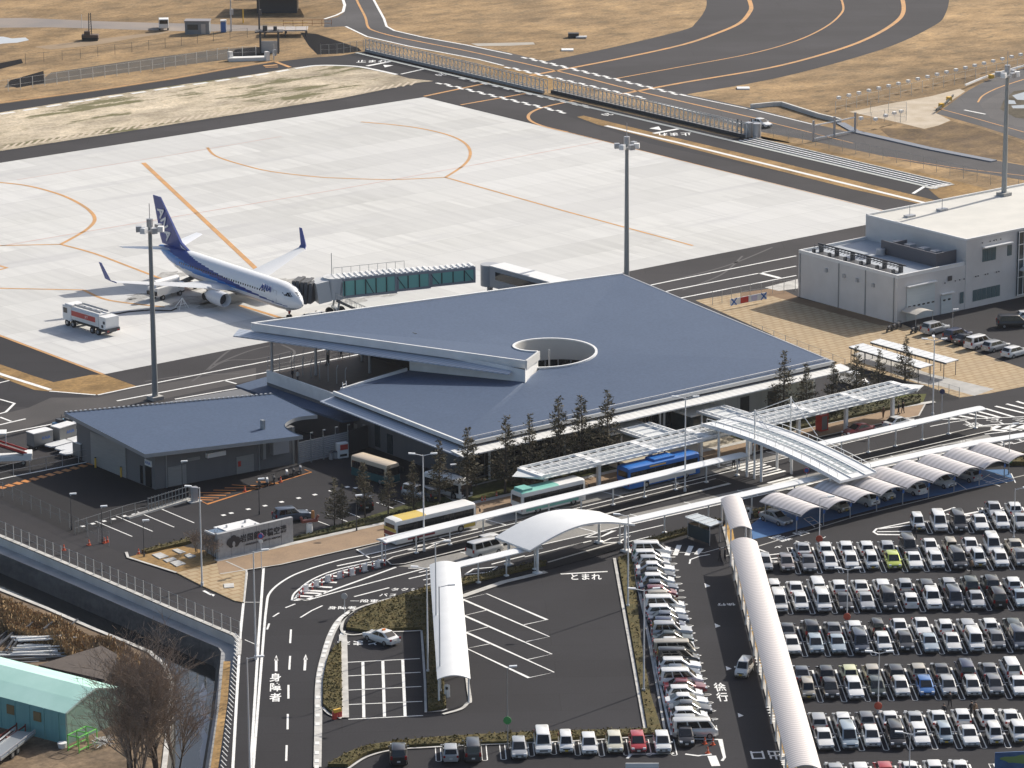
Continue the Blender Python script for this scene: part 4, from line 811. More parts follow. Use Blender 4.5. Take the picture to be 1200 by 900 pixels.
# ------------------------------------------------------------ airport name wall
SW = thing('name_wall', 'grey concrete airport name wall with dark flower emblem and lettering', 'sign wall', (-70, -39.6, 0))
cw = mat('fairfaced_concrete', (.38, .385, .39), .75, (.31, .315, .32), .5, fine=.1, fscale=3); CH = mat('sign_black', (.025, .027, .035), .5)
b = MB(); b.box((-70.1, -39.55, 1.6), (10.8, .5, 3.2)); b.build('wall', cw, SW, world=True)
b = MB(); [b.box((-75.4+1.8*k, -39.805, 1.6), (.03, .012, 3.18)) for k in range(1, 6)]; b.build('joints', CONCD, SW, world=True)
text('lettering', '岩国錦帯橋空港', .98, frame((-69.0, -39.83, 1.95), (1, 0, 0), (0, 0, 1)), CH, SW, .03, True, .92)
text('lettering', 'IWAKUNI KINTAIKYO AIRPORT', .33, frame((-69.0, -39.83, 1.15), (1, 0, 0), (0, 0, 1)), CH, SW, .02, True)
b = MB()
def petal(cx, cz, rx, rz, a, y=-39.86):
    return [(cx+rx*math.cos(t)*math.cos(a)-rz*math.sin(t)*math.sin(a), y, cz+rx*math.cos(t)*math.sin(a)+rz*math.sin(t)*math.cos(a)) for t in [2*math.pi*k/16 for k in range(16)]]
for i, (cx, cz, rx, rz, a) in enumerate([(-73.9, 2.0, .5, .36, .9), (-73.3, 2.35, .42, .36, 0), (-72.7, 2.0, .5, .36, -.9), (-73.75, 1.55, .42, .3, -.7), (-72.85, 1.55, .42, .3, .7)]): b.face(petal(cx, cz, rx, rz, a, -39.86-.004*i))
b.face(petal(-73.3, 1.75, .4, .4, 0, -39.883)); b.build('emblem', CH, SW, world=True)
b = MB(); b.face(petal(-73.3, 1.6, .2, .34, 0, -39.89)); b.build('emblem_arch', cw, SW, world=True)
b = MB(); b.box((-70.8, -37.4, 1.3), (4.9, 3.2, 2.6)); b.build('plant_room', mat('corrugated_white', (.5, .52, .53), .5, (.4, .42, .44), 2.5, stretch=(3, 3, .2)), SW, world=True)
b = MB(); b.box((-70.8, -37.4, 2.65), (5.1, 3.4, .12)); b.build('plant_roof', WHITE, SW, world=True)
b = MB(); [b.tube((x, y, 2.7), (x, y, 3.0), .14, n=8) for x, y in ((-72.2, -36.8), (-70.9, -38.2), (-69.4, -36.6), (-69.2, -38.4))]; b.build('roof_vent', GREYM, SW, world=True)
b = MB(); b.box((-74.2, -37.9, 2.75), (1.9, 2.6, .1)); b.build('solar_roof', mat('solar_blue', (.1, .15, .22), .3), SW, world=True); b = MB(); [b.box((-75.1+i*1.8, -37.9, 2.8), (.12, 2.8, .2)) for i in range(2)]; b.build('solar_frame', WHITE, SW, world=True)
b = MB(); b.box((-74.2, -37.9, 1.35), (1.7, 2.4, 2.7)); b.build('annex_wall', cw, SW, world=True)
# ------------------------------------------------------------ canopies and walkways
def post(parent, x, y, h, r=.09, m=WHITE_M, name='post', plinth=True):
    b = MB(); b.tube((x, y, 0), (x, y, h), r, n=8)
    if plinth: b.box((x, y, .14), (r*5, r*5, .22))
    return b.build(name, m, parent, smooth=40, world=True)
CANW = mat('canopy_white', (.74, .75, .75), .4, (.7, .71, .71), .5)
def flat_canopy(lab, pts, wd, z, posts, side=0., grp='slim white walkway canopies'):
    P = [Vector((*p, z)) for p in pts]; t = thing('walkway_canopy', lab, 'canopy', tuple(Vector((*pts[0], 0))), group=grp)
    b = MB(); prof = [(-wd/2, 0), (-wd/2, -.12), (wd/2, -.12), (wd/2, 0), (wd/4, .13), (0, .17), (-wd/4, .13)]; rings = []
    for i, p in enumerate(P):
        d = (P[min(i+1, len(P)-1)]-P[max(i-1, 0)]).normalized(); n = Vector((-d.y, d.x, 0)).normalized(); rings.append([p+n*a+Vector((0, 0, c)) for a, c in prof])
    b.loft(rings); b.build('roof', CANW, t, smooth=35, world=True)
    L = 0; tot = sum((P[i+1]-P[i]).length for i in range(len(P)-1))
    for k in range(posts):
        s = .6+(tot-1.2)*k/(posts-1); i = 0
        while i < len(P)-2 and s > (P[i+1]-P[i]).length: s -= (P[i+1]-P[i]).length; i += 1
        d = (P[i+1]-P[i]).normalized(); n = Vector((-d.y, d.x, 0)); q = P[i]+d*s+n*side; post(t, q.x, q.y, z-.1)
    return t
flat_canopy('long slim white canopy on the bus island behind the yellow roofed bus', [(-61.6, -53.3), (-40, -53.1), (-6.2, -53.2), (-4.8, -53.3)], 1.9, 2.95, 12, .65)
flat_canopy('slim white canopy on the island at the right junction, rounded at its end', [(4.5, -55.9), (31, -56.7), (33.6, -56.9)], 1.8, 2.95, 7, .5)
flat_canopy('short slim white canopy joining the broad taxi canopy to the arched roof', [(-61.8, -66.0), (-50.3, -66.2), (-48.4, -66.4)], 1.7, 2.9, 4)
flat_canopy('slim white canopy running beside the curved accessible bay shelters', [(-35.5, -65.4), (-18, -66.0), (14.5, -67.2), (22, -68.0), (40, -71.5)], 1.7, 2.9, 12, .5)
def barrel(name, lab, p0, p1, wd, z, rise, m, posts=(), cat='canopy', grp=None, th=.1, seg=10, post_r=.1, arch=0.):
    p0, p1 = Vector((*p0, z)), Vector((*p1, z)); d = (p1-p0).normalized(); n = Vector((-d.y, d.x, 0)); t = thing(name, lab, cat, (p0.x, p0.y, 0), math.atan2(d.y, d.x), grp)
    L = (p1-p0).length; b = MB(); rings = []; ns = max(2, int(L/1.2))
    for k in range(ns+1):
        x = L*k/ns; prof = [(-wd/2+wd*j/seg, rise*(1-(2*j/seg-1)**2)) for j in range(seg+1)]
        rings.append([Vector((x, y, z+h)) for y, h in prof]+[Vector((x, y, z+h-th)) for y, h in prof[::-1]])
    b.loft(rings); b.build('roof', m, t, smooth=35)
    for s, sd in posts:
        bb = MB(); bb.tube((s*L, sd*wd/2*.9, 0), (s*L, sd*wd/2*.9, z), post_r, n=8); bb.build('post', WHITE_M, t, smooth=40)
    return t
TCAN = barrel('taxi_canopy', 'broad white barrel canopy between the hedge and the pick-up lot', (-61.3, -65.2), (-84.2, -96.8), 3.5, 2.95, .45, CANW, [(s, sd) for s in (.02, .25, .5, .75, .985) for sd in (-1, 1)])
RIBS = ribbed('ribbed_shell', (.62, .58, .57), .55, 'X', .4, .5, .72)
barrel('covered_walkway', 'long ribbed pale walkway roof between the two car parks', (-29.2, -80.6), (-73.6, -139.8), 3.2, 3.0, .55, RIBS, [(i/14, sd) for i in range(15) for sd in (-1, 1)], 'canopy', 'ribbed walkway roofs')
barrel('covered_walkway', 'short ribbed walkway roof above the ochre paving by the island canopy', (-19.6, -67.6), (-26.9, -77.6), 2.6, 3.3, .45, RIBS, [(i, sd) for i in (0.03, .5, .97) for sd in (-1, 1)], 'canopy', 'ribbed walkway roofs')
# arched link roof over the crossing (x spans the arch)
t = thing('arched_roof', 'white arched roof over the lot entrance lane beside the pick-up lot', 'canopy', (-43, -65, 0))
b = MB(); rings = []
for k in range(15):
    s = k/14; x = -51.2+15.9*s; zz = 3.35+1.55*math.sin(math.pi*s); rings.append([(x, -61.6, zz), (x, -68.2, zz), (x, -68.2, zz-.22), (x, -61.6, zz-.22)])
b.loft(rings); b.build('roof', CANW, t, smooth=35, world=True)
for x, y in ((-50.2, -63.0), (-49.6, -67.6), (-36.5, -63), (-36.3, -67.6)): post(t, x, y, 3.3, .17)
# lattice pergola along the terminal front
PG = thing('lattice_pergola', 'long white steel lattice pergola in front of the terminal entrances', 'pergola', (0, -45.6, 0))
px0, px1, py0, py1 = -32.8, 30.4, -47.9, -43.0; pz = 3.95
b = MB(); b.box(((px0+px1)/2, (py0+py1)/2, pz-.25), (px1-px0-.3, py1-py0-.3, .08)); b.add([(px0-2.6, (py0+py1)/2+.6, pz-.1), (px0, py0, pz-.3), (px0, py1, pz-.3), (px0, py1, pz), (px0, py0, pz)], [(0, 2, 1), (0, 4, 3), (0, 1, 4), (0, 3, 2)]); b.add([(px1+2.8, (py0+py1)/2-1, pz-.1), (px1, py0, pz-.3), (px1, py1, pz-.3), (px1, py1, pz), (px1, py0, pz)], [(0, 1, 2), (0, 3, 4), (0, 4, 1), (0, 2, 3)])
b.build('deck_panel', mat('pergola_panel', (.62, .64, .64), .45), PG, world=True)
b = MB()
for y in (py0+.1, py0+1.25, py0+1.75, py0+2.9, py0+3.4, py1-.1): b.box(((px0+px1)/2, y, pz+.12), (px1-px0, .16, .34))
for i in range(43): b.box((px0+.08+(px1-px0-.16)*i/42, (py0+py1)/2, pz+.05), (.1 if i % 6 else .9, py1-py0-.1, .16 if i % 6 else .3))
b.build('lattice', WHITE_M, PG, world=True)
b = MB()
for y in (py0+.75, py0+2.3, py0+4.0):
    for i in range(7): b.box((px0+1.6+i*9.03+3.4, y, pz-.19), (6.6, .42, .03))
b.build('skylight_slots', mat('slot_glass', (.26, .3, .31), .25), PG, world=True)
for i, x in enumerate((-31.2, -22.8, -14.4, -6.0, 2.4, 10.8, 19.2, 27.6)):
    bb = MB(); bb.box((x, py0+1.6, pz/2-.15), (.42, .42, pz-.3)); bb.build('column', WHITE_M, PG, world=True)
for x0_, x1_ in ((-12.6, -7.2), (1.0, 5.6)):
    t = thing('link_canopy', 'white lattice link roof at the %s terminal entrance' % ('left' if x0_ < -5 else 'right'), 'canopy', (x0_, -40, 0), group='link roofs at the terminal entrances')
    b = MB(); b.box(((x0_+x1_)/2, -40.2, 3.85), (x1_-x0_, 5.3, .12)); b.build('panel', MATS['pergola_panel'], t, world=True)
    b = MB(); [b.box((x, -40.2, 4.02), (.16, 5.4, .3)) for x in (x0_, x0_+.9, x1_-.9, x1_)]; [b.box(((x0_+x1_)/2, y, 4.0), (x1_-x0_, .12, .2)) for y in (-42.8, -41.1, -39.4, -37.6)]; b.build('lattice', WHITE_M, t, world=True)
    for y in (-37.9,): post(t, x0_+.5, y, 3.8, .12); post(t, x1_-.5, y, 3.8, .12)
# large arched footbridge-like roof over the crossings
AR = thing('arched_crossing_roof', 'large white arched roof with railings and masts over the crossings', 'canopy', (-2, -58, 0))
def az(s): return 5.2+1.3*s-2.9*s*s
xa, xb, ya, yb2 = -5.2, 1.1, -45.4, -71.2; rings = []; NS = 24
def ap(s): return ya+(yb2-ya)*s
b = MB()
for k in range(NS+1):
    s = k/NS; z = az(s); rings.append([(xa, ap(s), z), (xb, ap(s), z), (xb, ap(s), z-.3), (xa, ap(s), z-.3)])
b.loft(rings); b.build('roof', CANW, AR, smooth=35, world=True)
b = MB()
for xx in (xa+.15, xa+2.0, xb-2.0, xb-.15):
    b.loft([[(xx-.07, ap(k/NS), az(k/NS)+.13), (xx+.07, ap(k/NS), az(k/NS)+.13), (xx+.07, ap(k/NS), az(k/NS)+.02), (xx-.07, ap(k/NS), az(k/NS)+.02)] for k in range(NS+1)])
for k in range(1, NS): b.box(((xa+xb)/2, ap(k/NS), az(k/NS)+.03), (2.6, .07, .1))
b.build('ribs', WHITE_M, AR, world=True)
b = MB()
for xx in (xa+2.55, xb-2.55):
    b.loft([[(xx-.28, ap(k/NS), az(k/NS)+.03), (xx+.28, ap(k/NS), az(k/NS)+.03), (xx+.28, ap(k/NS), az(k/NS)+.005), (xx-.28, ap(k/NS), az(k/NS)+.005)] for k in range(3, NS)])
b.build('skylight', MATS['slot_glass'], AR, world=True)
for xx in (xa+.35, xb-.35):
    b = MB(); n = 15
    for k in range(n+1):
        s = .03+.94*k/n; p = (xx, ap(s), az(s)); b.tube(p, (xx, ap(s), az(s)+.75), .03, n=4)
        if k < n:
            s2 = .03+.94*(k+1)/n; b.tube((xx, ap(s), az(s)+.75), (xx, ap(s2), az(s2)+.75), .045, n=4)
    b.build('railing', WHITE_M, AR, world=True)
for xx, y in ((xa+.6, -48.2), (xb-.6, -48.2), (xa+.6, -53.6), (xb-.6, -53.6), (xa+.6, -56.3), (xb-.6, -56.3), (xa+.8, -68.8), (xb-.8, -68.8)):
    s = (y-ya)/(yb2-ya); post(AR, xx, y, az(s)-.25, .17, plinth=False, name='column')
for px_, n in (((884, 561), 9.0), ((926, 541), 8.6)):
    q = g(*px_); b = MB(); b.tube((q.x, q.y, 0), (q.x, q.y, n), .14, .1, n=8); b.build('mast', WHITE_M, AR, smooth=40, world=True)
    b = MB(); mid = (xa+xb)/2
    for s in (.02, .52): b.tube((q.x, q.y, n-.2), (q.x+(mid-q.x)*.25, ap(s), az(s)+.1), .05, n=5)
    b.build('stay', WHITE_M, AR, world=True)
# accessible parking shelters
for i in range(9):
    x = -15.6+4.4*i; t = thing('parking_shelter', '', 'parking shelter', (x, -68.2, 0), group='curved shelters over the accessible bays')
    t['label'] = '%s ribbed curved shelter over the accessible bays, counted from the walkway' % ('first', 'second', 'third', 'fourth', 'fifth', 'sixth', 'seventh', 'eighth', 'ninth')[i]
    b = MB(); rings = []
    for k in range(9):
        s = k/8; xx = 4.35*s; z = 2.35+.95*math.sin(math.pi*(s*.8+.1))-.29; rings.append([(xx, 0, z), (xx, -7.4, z-.1), (xx, -7.4, z-.2), (xx, 0, z-.1)])
    b.loft(rings); b.build('roof', ribbed('ribbed_shelter', (.66, .62, .61), .8, 'Y', .3, .5, .72), t, smooth=35)
    b = MB(); b.box((2.2, -3.7, 2.2), (4.3, .15, .15)); b.box((.1, -3.7, 2.3), (.12, 7.2, .14)); b.build('beam', DARKM, t)
    for y in (-1.0, -6.6): bb = MB(); bb.tube((.1, y, 0), (.1, y, 2.3), .08, n=6); bb.build('post', GREYM, t)
    b = MB(); b.box((.1, -6.68, 1.75), (.32, .04, .45)); b.build('sign', BLUE, t)
# long low beam and kerb planting behind the shelters
b = MB(); b.bar((-14, -68.0, .9), (25, -69.3, .9), .06, .25); [b.box((-14+i*3, -68.0-.1*i/3, .45), (.08, .08, .9)) for i in range(14)]; tag(b.build('guard_rail', GREYM), 'low grey guard rail behind the curved accessible bay shelters', 'guard rail')
# smoking shelter
t = thing('smoking_shelter', 'small flat white panelled shelter between the column of cars and the walkway', 'shelter', tuple(g(825, 640)))
q = gs([(803, 606), (818, 602), (847, 612), (833, 617)], 2.5); b = MB(); b.prism([(p.x, p.y) for p in q], 2.42, 2.52); b.build('roof', mat('clear_panel', (.5, .54, .55), .3), t, world=True)
b = MB(); [b.bar(q[0].lerp(q[3], k/4)+Vector((0, 0, .06)), q[1].lerp(q[2], k/4)+Vector((0, 0, .06)), .08, .08) for k in range(5)]; b.build('rafters', WHITE_M, t, world=True)
c_ = sum(q, Vector())/4
for p in q: r = c_.lerp(p, .85); post(t, r.x, r.y, 2.45, .05, GREYM, plinth=False)
b = MB(); [b.bar(Vector((*c_.lerp(q[a], .85).xy, 1.0)), Vector((*c_.lerp(q[c], .85).xy, 1.0)), .04, 1.6) for a, c in ((0, 3), (0, 1))]; b.build('screen', GLASS2, t, world=True)
# bicycle shelters behind the terminal
for lab, cs in (('front white flat bicycle shelter on the block paving near the conifers', [(995, 406.5), (1012, 402.5), (1093, 427.5), (1079, 431.5)]), ('rear white flat bicycle shelter on the block paving near parked cars', [(1020, 401), (1032, 397.3), (1123, 421.6), (1109, 425.5)])):
    q = gs(cs, 2.3); c_ = sum(q, Vector())/4; t = thing('bicycle_shelter', lab, 'bicycle shelter', (c_.x, c_.y, 0), group='white bicycle shelters behind the terminal')
    b = MB(); b.prism([(p.x, p.y) for p in q], 2.22, 2.32); [b.bar(q[0].lerp(q[3], k/12)+Vector((0, 0, .04)), q[1].lerp(q[2], k/12)+Vector((0, 0, .04)), .12, .05) for k in range(13)]; b.build('roof', CANW, t, world=True)
    b = MB(); b.bar(q[0]-Vector((0, 0, .12)), q[3]-Vector((0, 0, .12)), .08, .2); b.bar(q[1]-Vector((0, 0, .12)), q[2]-Vector((0, 0, .12)), .08, .2); b.build('beam', DARKM, t, world=True)
    for k in range(6):
        for a, c in ((0, 3), (1, 2)): r = q[a].lerp(q[c], .03+.94*k/5); post(t, r.x, r.y, 2.2, .05, DARKM, plinth=False)
# ------------------------------------------------------------ lamps and masts
LAMPM = mat('lamp_pole', (.62, .63, .64), .4); LENS = mat('lamp_lens', (.7, .72, .74), .2)
def lamp(lab, px_, h, arms, m=LAMPM, r=.11, reach=1.1, sign=None, grp='street lamps'):
    p = g(*px_); t = thing('street_lamp', lab, 'street lamp', (p.x, p.y, 0), group=grp)
    b = MB(); b.tube((0, 0, 0), (0, 0, h), r, r*.6, n=8); b.tube((0, 0, 0), (0, 0, .5), r*1.7, n=8); b.build('pole', m, t, smooth=40)
    for a in arms:
        a = R(a); e = Vector((math.cos(a)*reach, math.sin(a)*reach, h+.15)); b = MB(); b.tube((0, 0, h-.1), e*1, .045, n=5); b.bar(e*1-Vector((math.cos(a)*.2, math.sin(a)*.2, 0)), e+Vector((math.cos(a)*.6, math.sin(a)*.6, .05)), .34, .14); b.build('lamp_head', LENS, t)
    if sign: b = MB(); b.tube((-.1, -.1, sign[1]), (-.14, -.14, sign[1]), .42, n=14); b.build('disc_sign', sign[0], t)
    return t
IL = 141.8  # image-left heading
lamp('tall white single arm street lamp at the corner of the tan paving', (237, 687), 11.9, [IL])
lamp('tall white double arm street lamp standing beside the yellow roofed bus', (497, 647), 12.0, [IL, IL-180])
lamp('tall white double arm lamp on the island in front of the blue bus', (802.7, 577), 12.2, [IL, IL-180])
lamp('white triple head lamp between the pergola end and the bicycle shelters', (1093, 488), 10.5, [IL, IL-180, IL-90])
lamp('grey single arm lamp on the verge left of the approach road arrows', (300, 773), 12.4, [IL-180])
lamp('grey single arm lamp at the bottom of the approach road verge', (293, 908), 12.4, [IL-180])
lamp('white lamp rising from the hedge bed beside the parked taxi', (501.6, 790), 12., [IL])
lamp('grey lamp hard against the left edge of the broad taxi canopy', (516, 813), 12., [IL-180])
lamp('white lamp at the top end of the broad taxi canopy', (511.5, 752), 11.5, [IL-180])
lamp('plain white lamp in the hedge strip below the arched roof', (736, 713), 11., [IL])
lamp('white double arm lamp in the hedge strip beside the column of cars', (754.5, 812), 11.5, [IL, IL-180])
RS = mat('sign_red', (.42, .06, .03), .5); GS = mat('sign_green', (.05, .3, .08), .5)
lamp('car park lamp with red disc near the accessible bays', (960, 645), 6.5, [IL-180], sign=(RS, 1.5), r=.07, grp='car park lamps')
lamp('car park double arm lamp between the first and second pairs of rows', (992.5, 731), 6.4, [IL, IL-180], sign=(RS, .9), r=.07, reach=.9, grp='car park lamps')
lamp('car park double arm lamp among the rows near the blue hatchback', (1029, 836), 6.7, [IL, IL-180], sign=(RS, .9), r=.07, reach=.9, grp='car park lamps')
lamp('car park lamp at the right edge of the photo above the rows', (1188, 633), 6.4, [IL-180], r=.07, grp='car park lamps')
lamp('car park double arm lamp at the bottom edge below the rows', (1065, 931), 6.4, [IL, IL-180], r=.07, reach=.9, grp='car park lamps')
lamp('thin grey pole with green disc in front of the bottom parked row', (595, 876), 8.6, [IL-180], GALV, .06, .4, sign=(GS, 3.0))
lamp('grey pole with green disc by the shrubs at the last curved shelter', (1182, 556), 6.5, [IL-180], GALV, .06, .5, sign=(GS, 1.9))
lamp('small grey lamp by the garage of the fire station', (1116, 394), 3.8, [IL-180], GREYM, .05, .2)
for lab, px_ in (('short black lamp post by the fence at the shed yard', (84, 621)), ('short black lamp post beside the traffic cones at the lot entrance', (120, 636)), ('short black lamp post at the tip of the hedge', (169, 653)), ('short black lamp post behind the name wall', (304, 603)), ('short black lamp post in front of the shed shutters', (214, 580)), ('short black lamp post in the lawn left of the long bus', (418, 623)), ('short black lamp post at the white minibus', (529, 586))):
    lamp(lab, px_, 4.4 if px_[0] != 214 else 4.2, [IL-180], DARKM, .06, .12, grp='short black lamp posts')
def flood(lab, p, h, r=.42):
    t = thing('floodlight_mast', lab, 'floodlight mast', tuple(p), group='apron floodlight masts'); b = MB(); b.tube((0, 0, 0), (0, 0, h), r, r*.62, n=12); b.build('pole', mat('mast_grey', (.27, .29, .3), .5, metal=.3), t, smooth=40)
    b = MB(); b.box((0, 0, .25), (1.7, 1.7, .5)); b.build('base', CONC, t)
    b = MB(); b.tube((0, 0, h-.9), (0, 0, h-.6), .9, n=10); b.tube((0, 0, h-.2), (0, 0, h+.9), .45, n=8); b.tube((0, 0, h), (0, 0, h+3.0), .05, n=4); b.build('crown', GREYM, t)
    for k in range(5):
        a = 2.6+k*.95; e = Vector((math.cos(a)*1.5, math.sin(a)*1.5, h-.55)); bb = MB(); bb.tube((0, 0, h-.75), tuple(e), .06, n=5); bb.box((e.x, e.y, e.z+.1), (.75, .75, .75), a); bb.build('floodlight', WHITE_M if k % 2 else GREYM, t)
    return t
def hof(base, top):
    lo_, hi_ = 0, 80
    for _ in range(40):
        m_ = (lo_+hi_)/2; y = proj((base[0], base[1], base[2]+m_))[1]
        if y > top: lo_ = m_
        else: hi_ = m_
    return lo_
p = g(182, 468); flood('tall grey floodlight mast in front of the aeroplane by the shed roof', p, hof(p, 264))
p = g(734.3, 338); flood('tall grey floodlight mast behind the terminal roof corner', p, hof(p, 167))
p = g(1176.5, 229, 10.4); flood('grey floodlight mast on the roof of the fire station', p, hof(p, 83))
# ------------------------------------------------------------ cars: seven body types with parts, copied per stall
PAL = {'white': (.72, .72, .71), 'pearl': (.66, .655, .63), 'silver': (.4, .41, .42), 'grey': (.16, .165, .175), 'dark grey': (.055, .058, .064), 'black': (.014, .014, .016), 'slate blue': (.07, .085, .115), 'navy': (.02, .03, .075),
       'pale blue': (.35, .42, .47), 'beige': (.42, .38, .31), 'grey brown': (.27, .24, .23), 'lime green': (.5, .58, .1), 'blue': (.04, .15, .4), 'maroon': (.16, .02, .025), 'red': (.4, .03, .035), 'ivory': (.62, .59, .47), 'dark green': (.03, .045, .04), 'pale yellow': (.6, .6, .36)}
CARPAINT = {}
for k_, c in PAL.items():
    m = mat('car_paint_'+k_.replace(' ', '_'), c, .28, metal=.0 if k_ in ('white', 'ivory', 'red', 'black', 'pale yellow') else .25); m.node_tree.nodes['Principled BSDF'].inputs['Coat Weight'].default_value = .6; m.node_tree.nodes['Principled BSDF'].inputs['Coat Roughness'].default_value = .06; CARPAINT[k_] = m
CGLASS = mat('car_glass', (.008, .009, .01), .05, spec=.7); HL = mat('headlight_lens', (.65, .67, .7), .1); TL = mat('tail_lens', (.28, .012, .012), .15); PLATE = mat('number_plate', (.6, .6, .58), .5); PLATEY = mat('yellow_plate', (.6, .42, .05), .5)
TYRE = mat('tyre', (.015, .015, .015), .8); RIM = mat('wheel_rim', (.35, .36, .37), .3, metal=.6); TRIM = mat('black_trim', (.02, .02, .022), .5)
KINDS = {  # L, W, H, belt, hood stations (x,z), cabin base rear/front, roof rear/front, wheel x
 'sedan':     dict(L=4.6, W=1.74, H=1.44, belt=.93, prof=[(-2.3, .6), (-2.24, .88), (-1.6, .97), (.9, .93), (1.9, .78), (2.22, .66), (2.3, .5)], cb=(-1.85, 1.1), rf=(-1.0, .2), wx=(-1.35, 1.4)),
 'hatchback': dict(L=3.95, W=1.69, H=1.52, belt=.97, prof=[(-1.97, .6), (-1.95, .9), (-1.5, .99), (.9, .98), (1.55, .86), (1.88, .7), (1.97, .5)], cb=(-1.9, 1.22), rf=(-1.45, .25), wx=(-1.2, 1.25)),
 'kei wagon': dict(L=3.4, W=1.48, H=1.68, belt=.98, prof=[(-1.7, .6), (-1.68, .95), (-1.4, 1.0), (.9, .99), (1.35, .93), (1.62, .75), (1.7, .5)], cb=(-1.66, 1.12), rf=(-1.5, .6), wx=(-1.1, 1.15)),
 'minivan':   dict(L=4.75, W=1.76, H=1.86, belt=1.05, prof=[(-2.37, .6), (-2.35, 1.0), (-2.0, 1.07), (1.3, 1.04), (1.95, .92), (2.28, .75), (2.37, .5)], cb=(-2.3, 1.68), rf=(-2.08, .75), wx=(-1.45, 1.4)),
 'estate car': dict(L=4.6, W=1.74, H=1.5, belt=.95, prof=[(-2.3, .6), (-2.27, .9), (-1.9, .97), (.95, .95), (1.9, .8), (2.22, .67), (2.3, .5)], cb=(-2.22, 1.12), rf=(-1.8, .22), wx=(-1.35, 1.4)),
 'off-roader': dict(L=4.6, W=1.83, H=1.78, belt=1.08, prof=[(-2.3, .65), (-2.28, 1.02), (-2.0, 1.1), (.8, 1.08), (1.8, 1.0), (2.22, .85), (2.3, .55)], cb=(-2.22, .98), rf=(-1.95, .25), wx=(-1.35, 1.42)),
 'van':       dict(L=4.7, W=1.7, H=1.98, belt=1.12, prof=[(-2.35, .6), (-2.33, 1.08), (-2.0, 1.14), (1.7, 1.13), (2.1, 1.06), (2.3, .85), (2.35, .5)], cb=(-2.31, 2.16), rf=(-2.26, 1.5), wx=(-1.4, 1.45)),
}
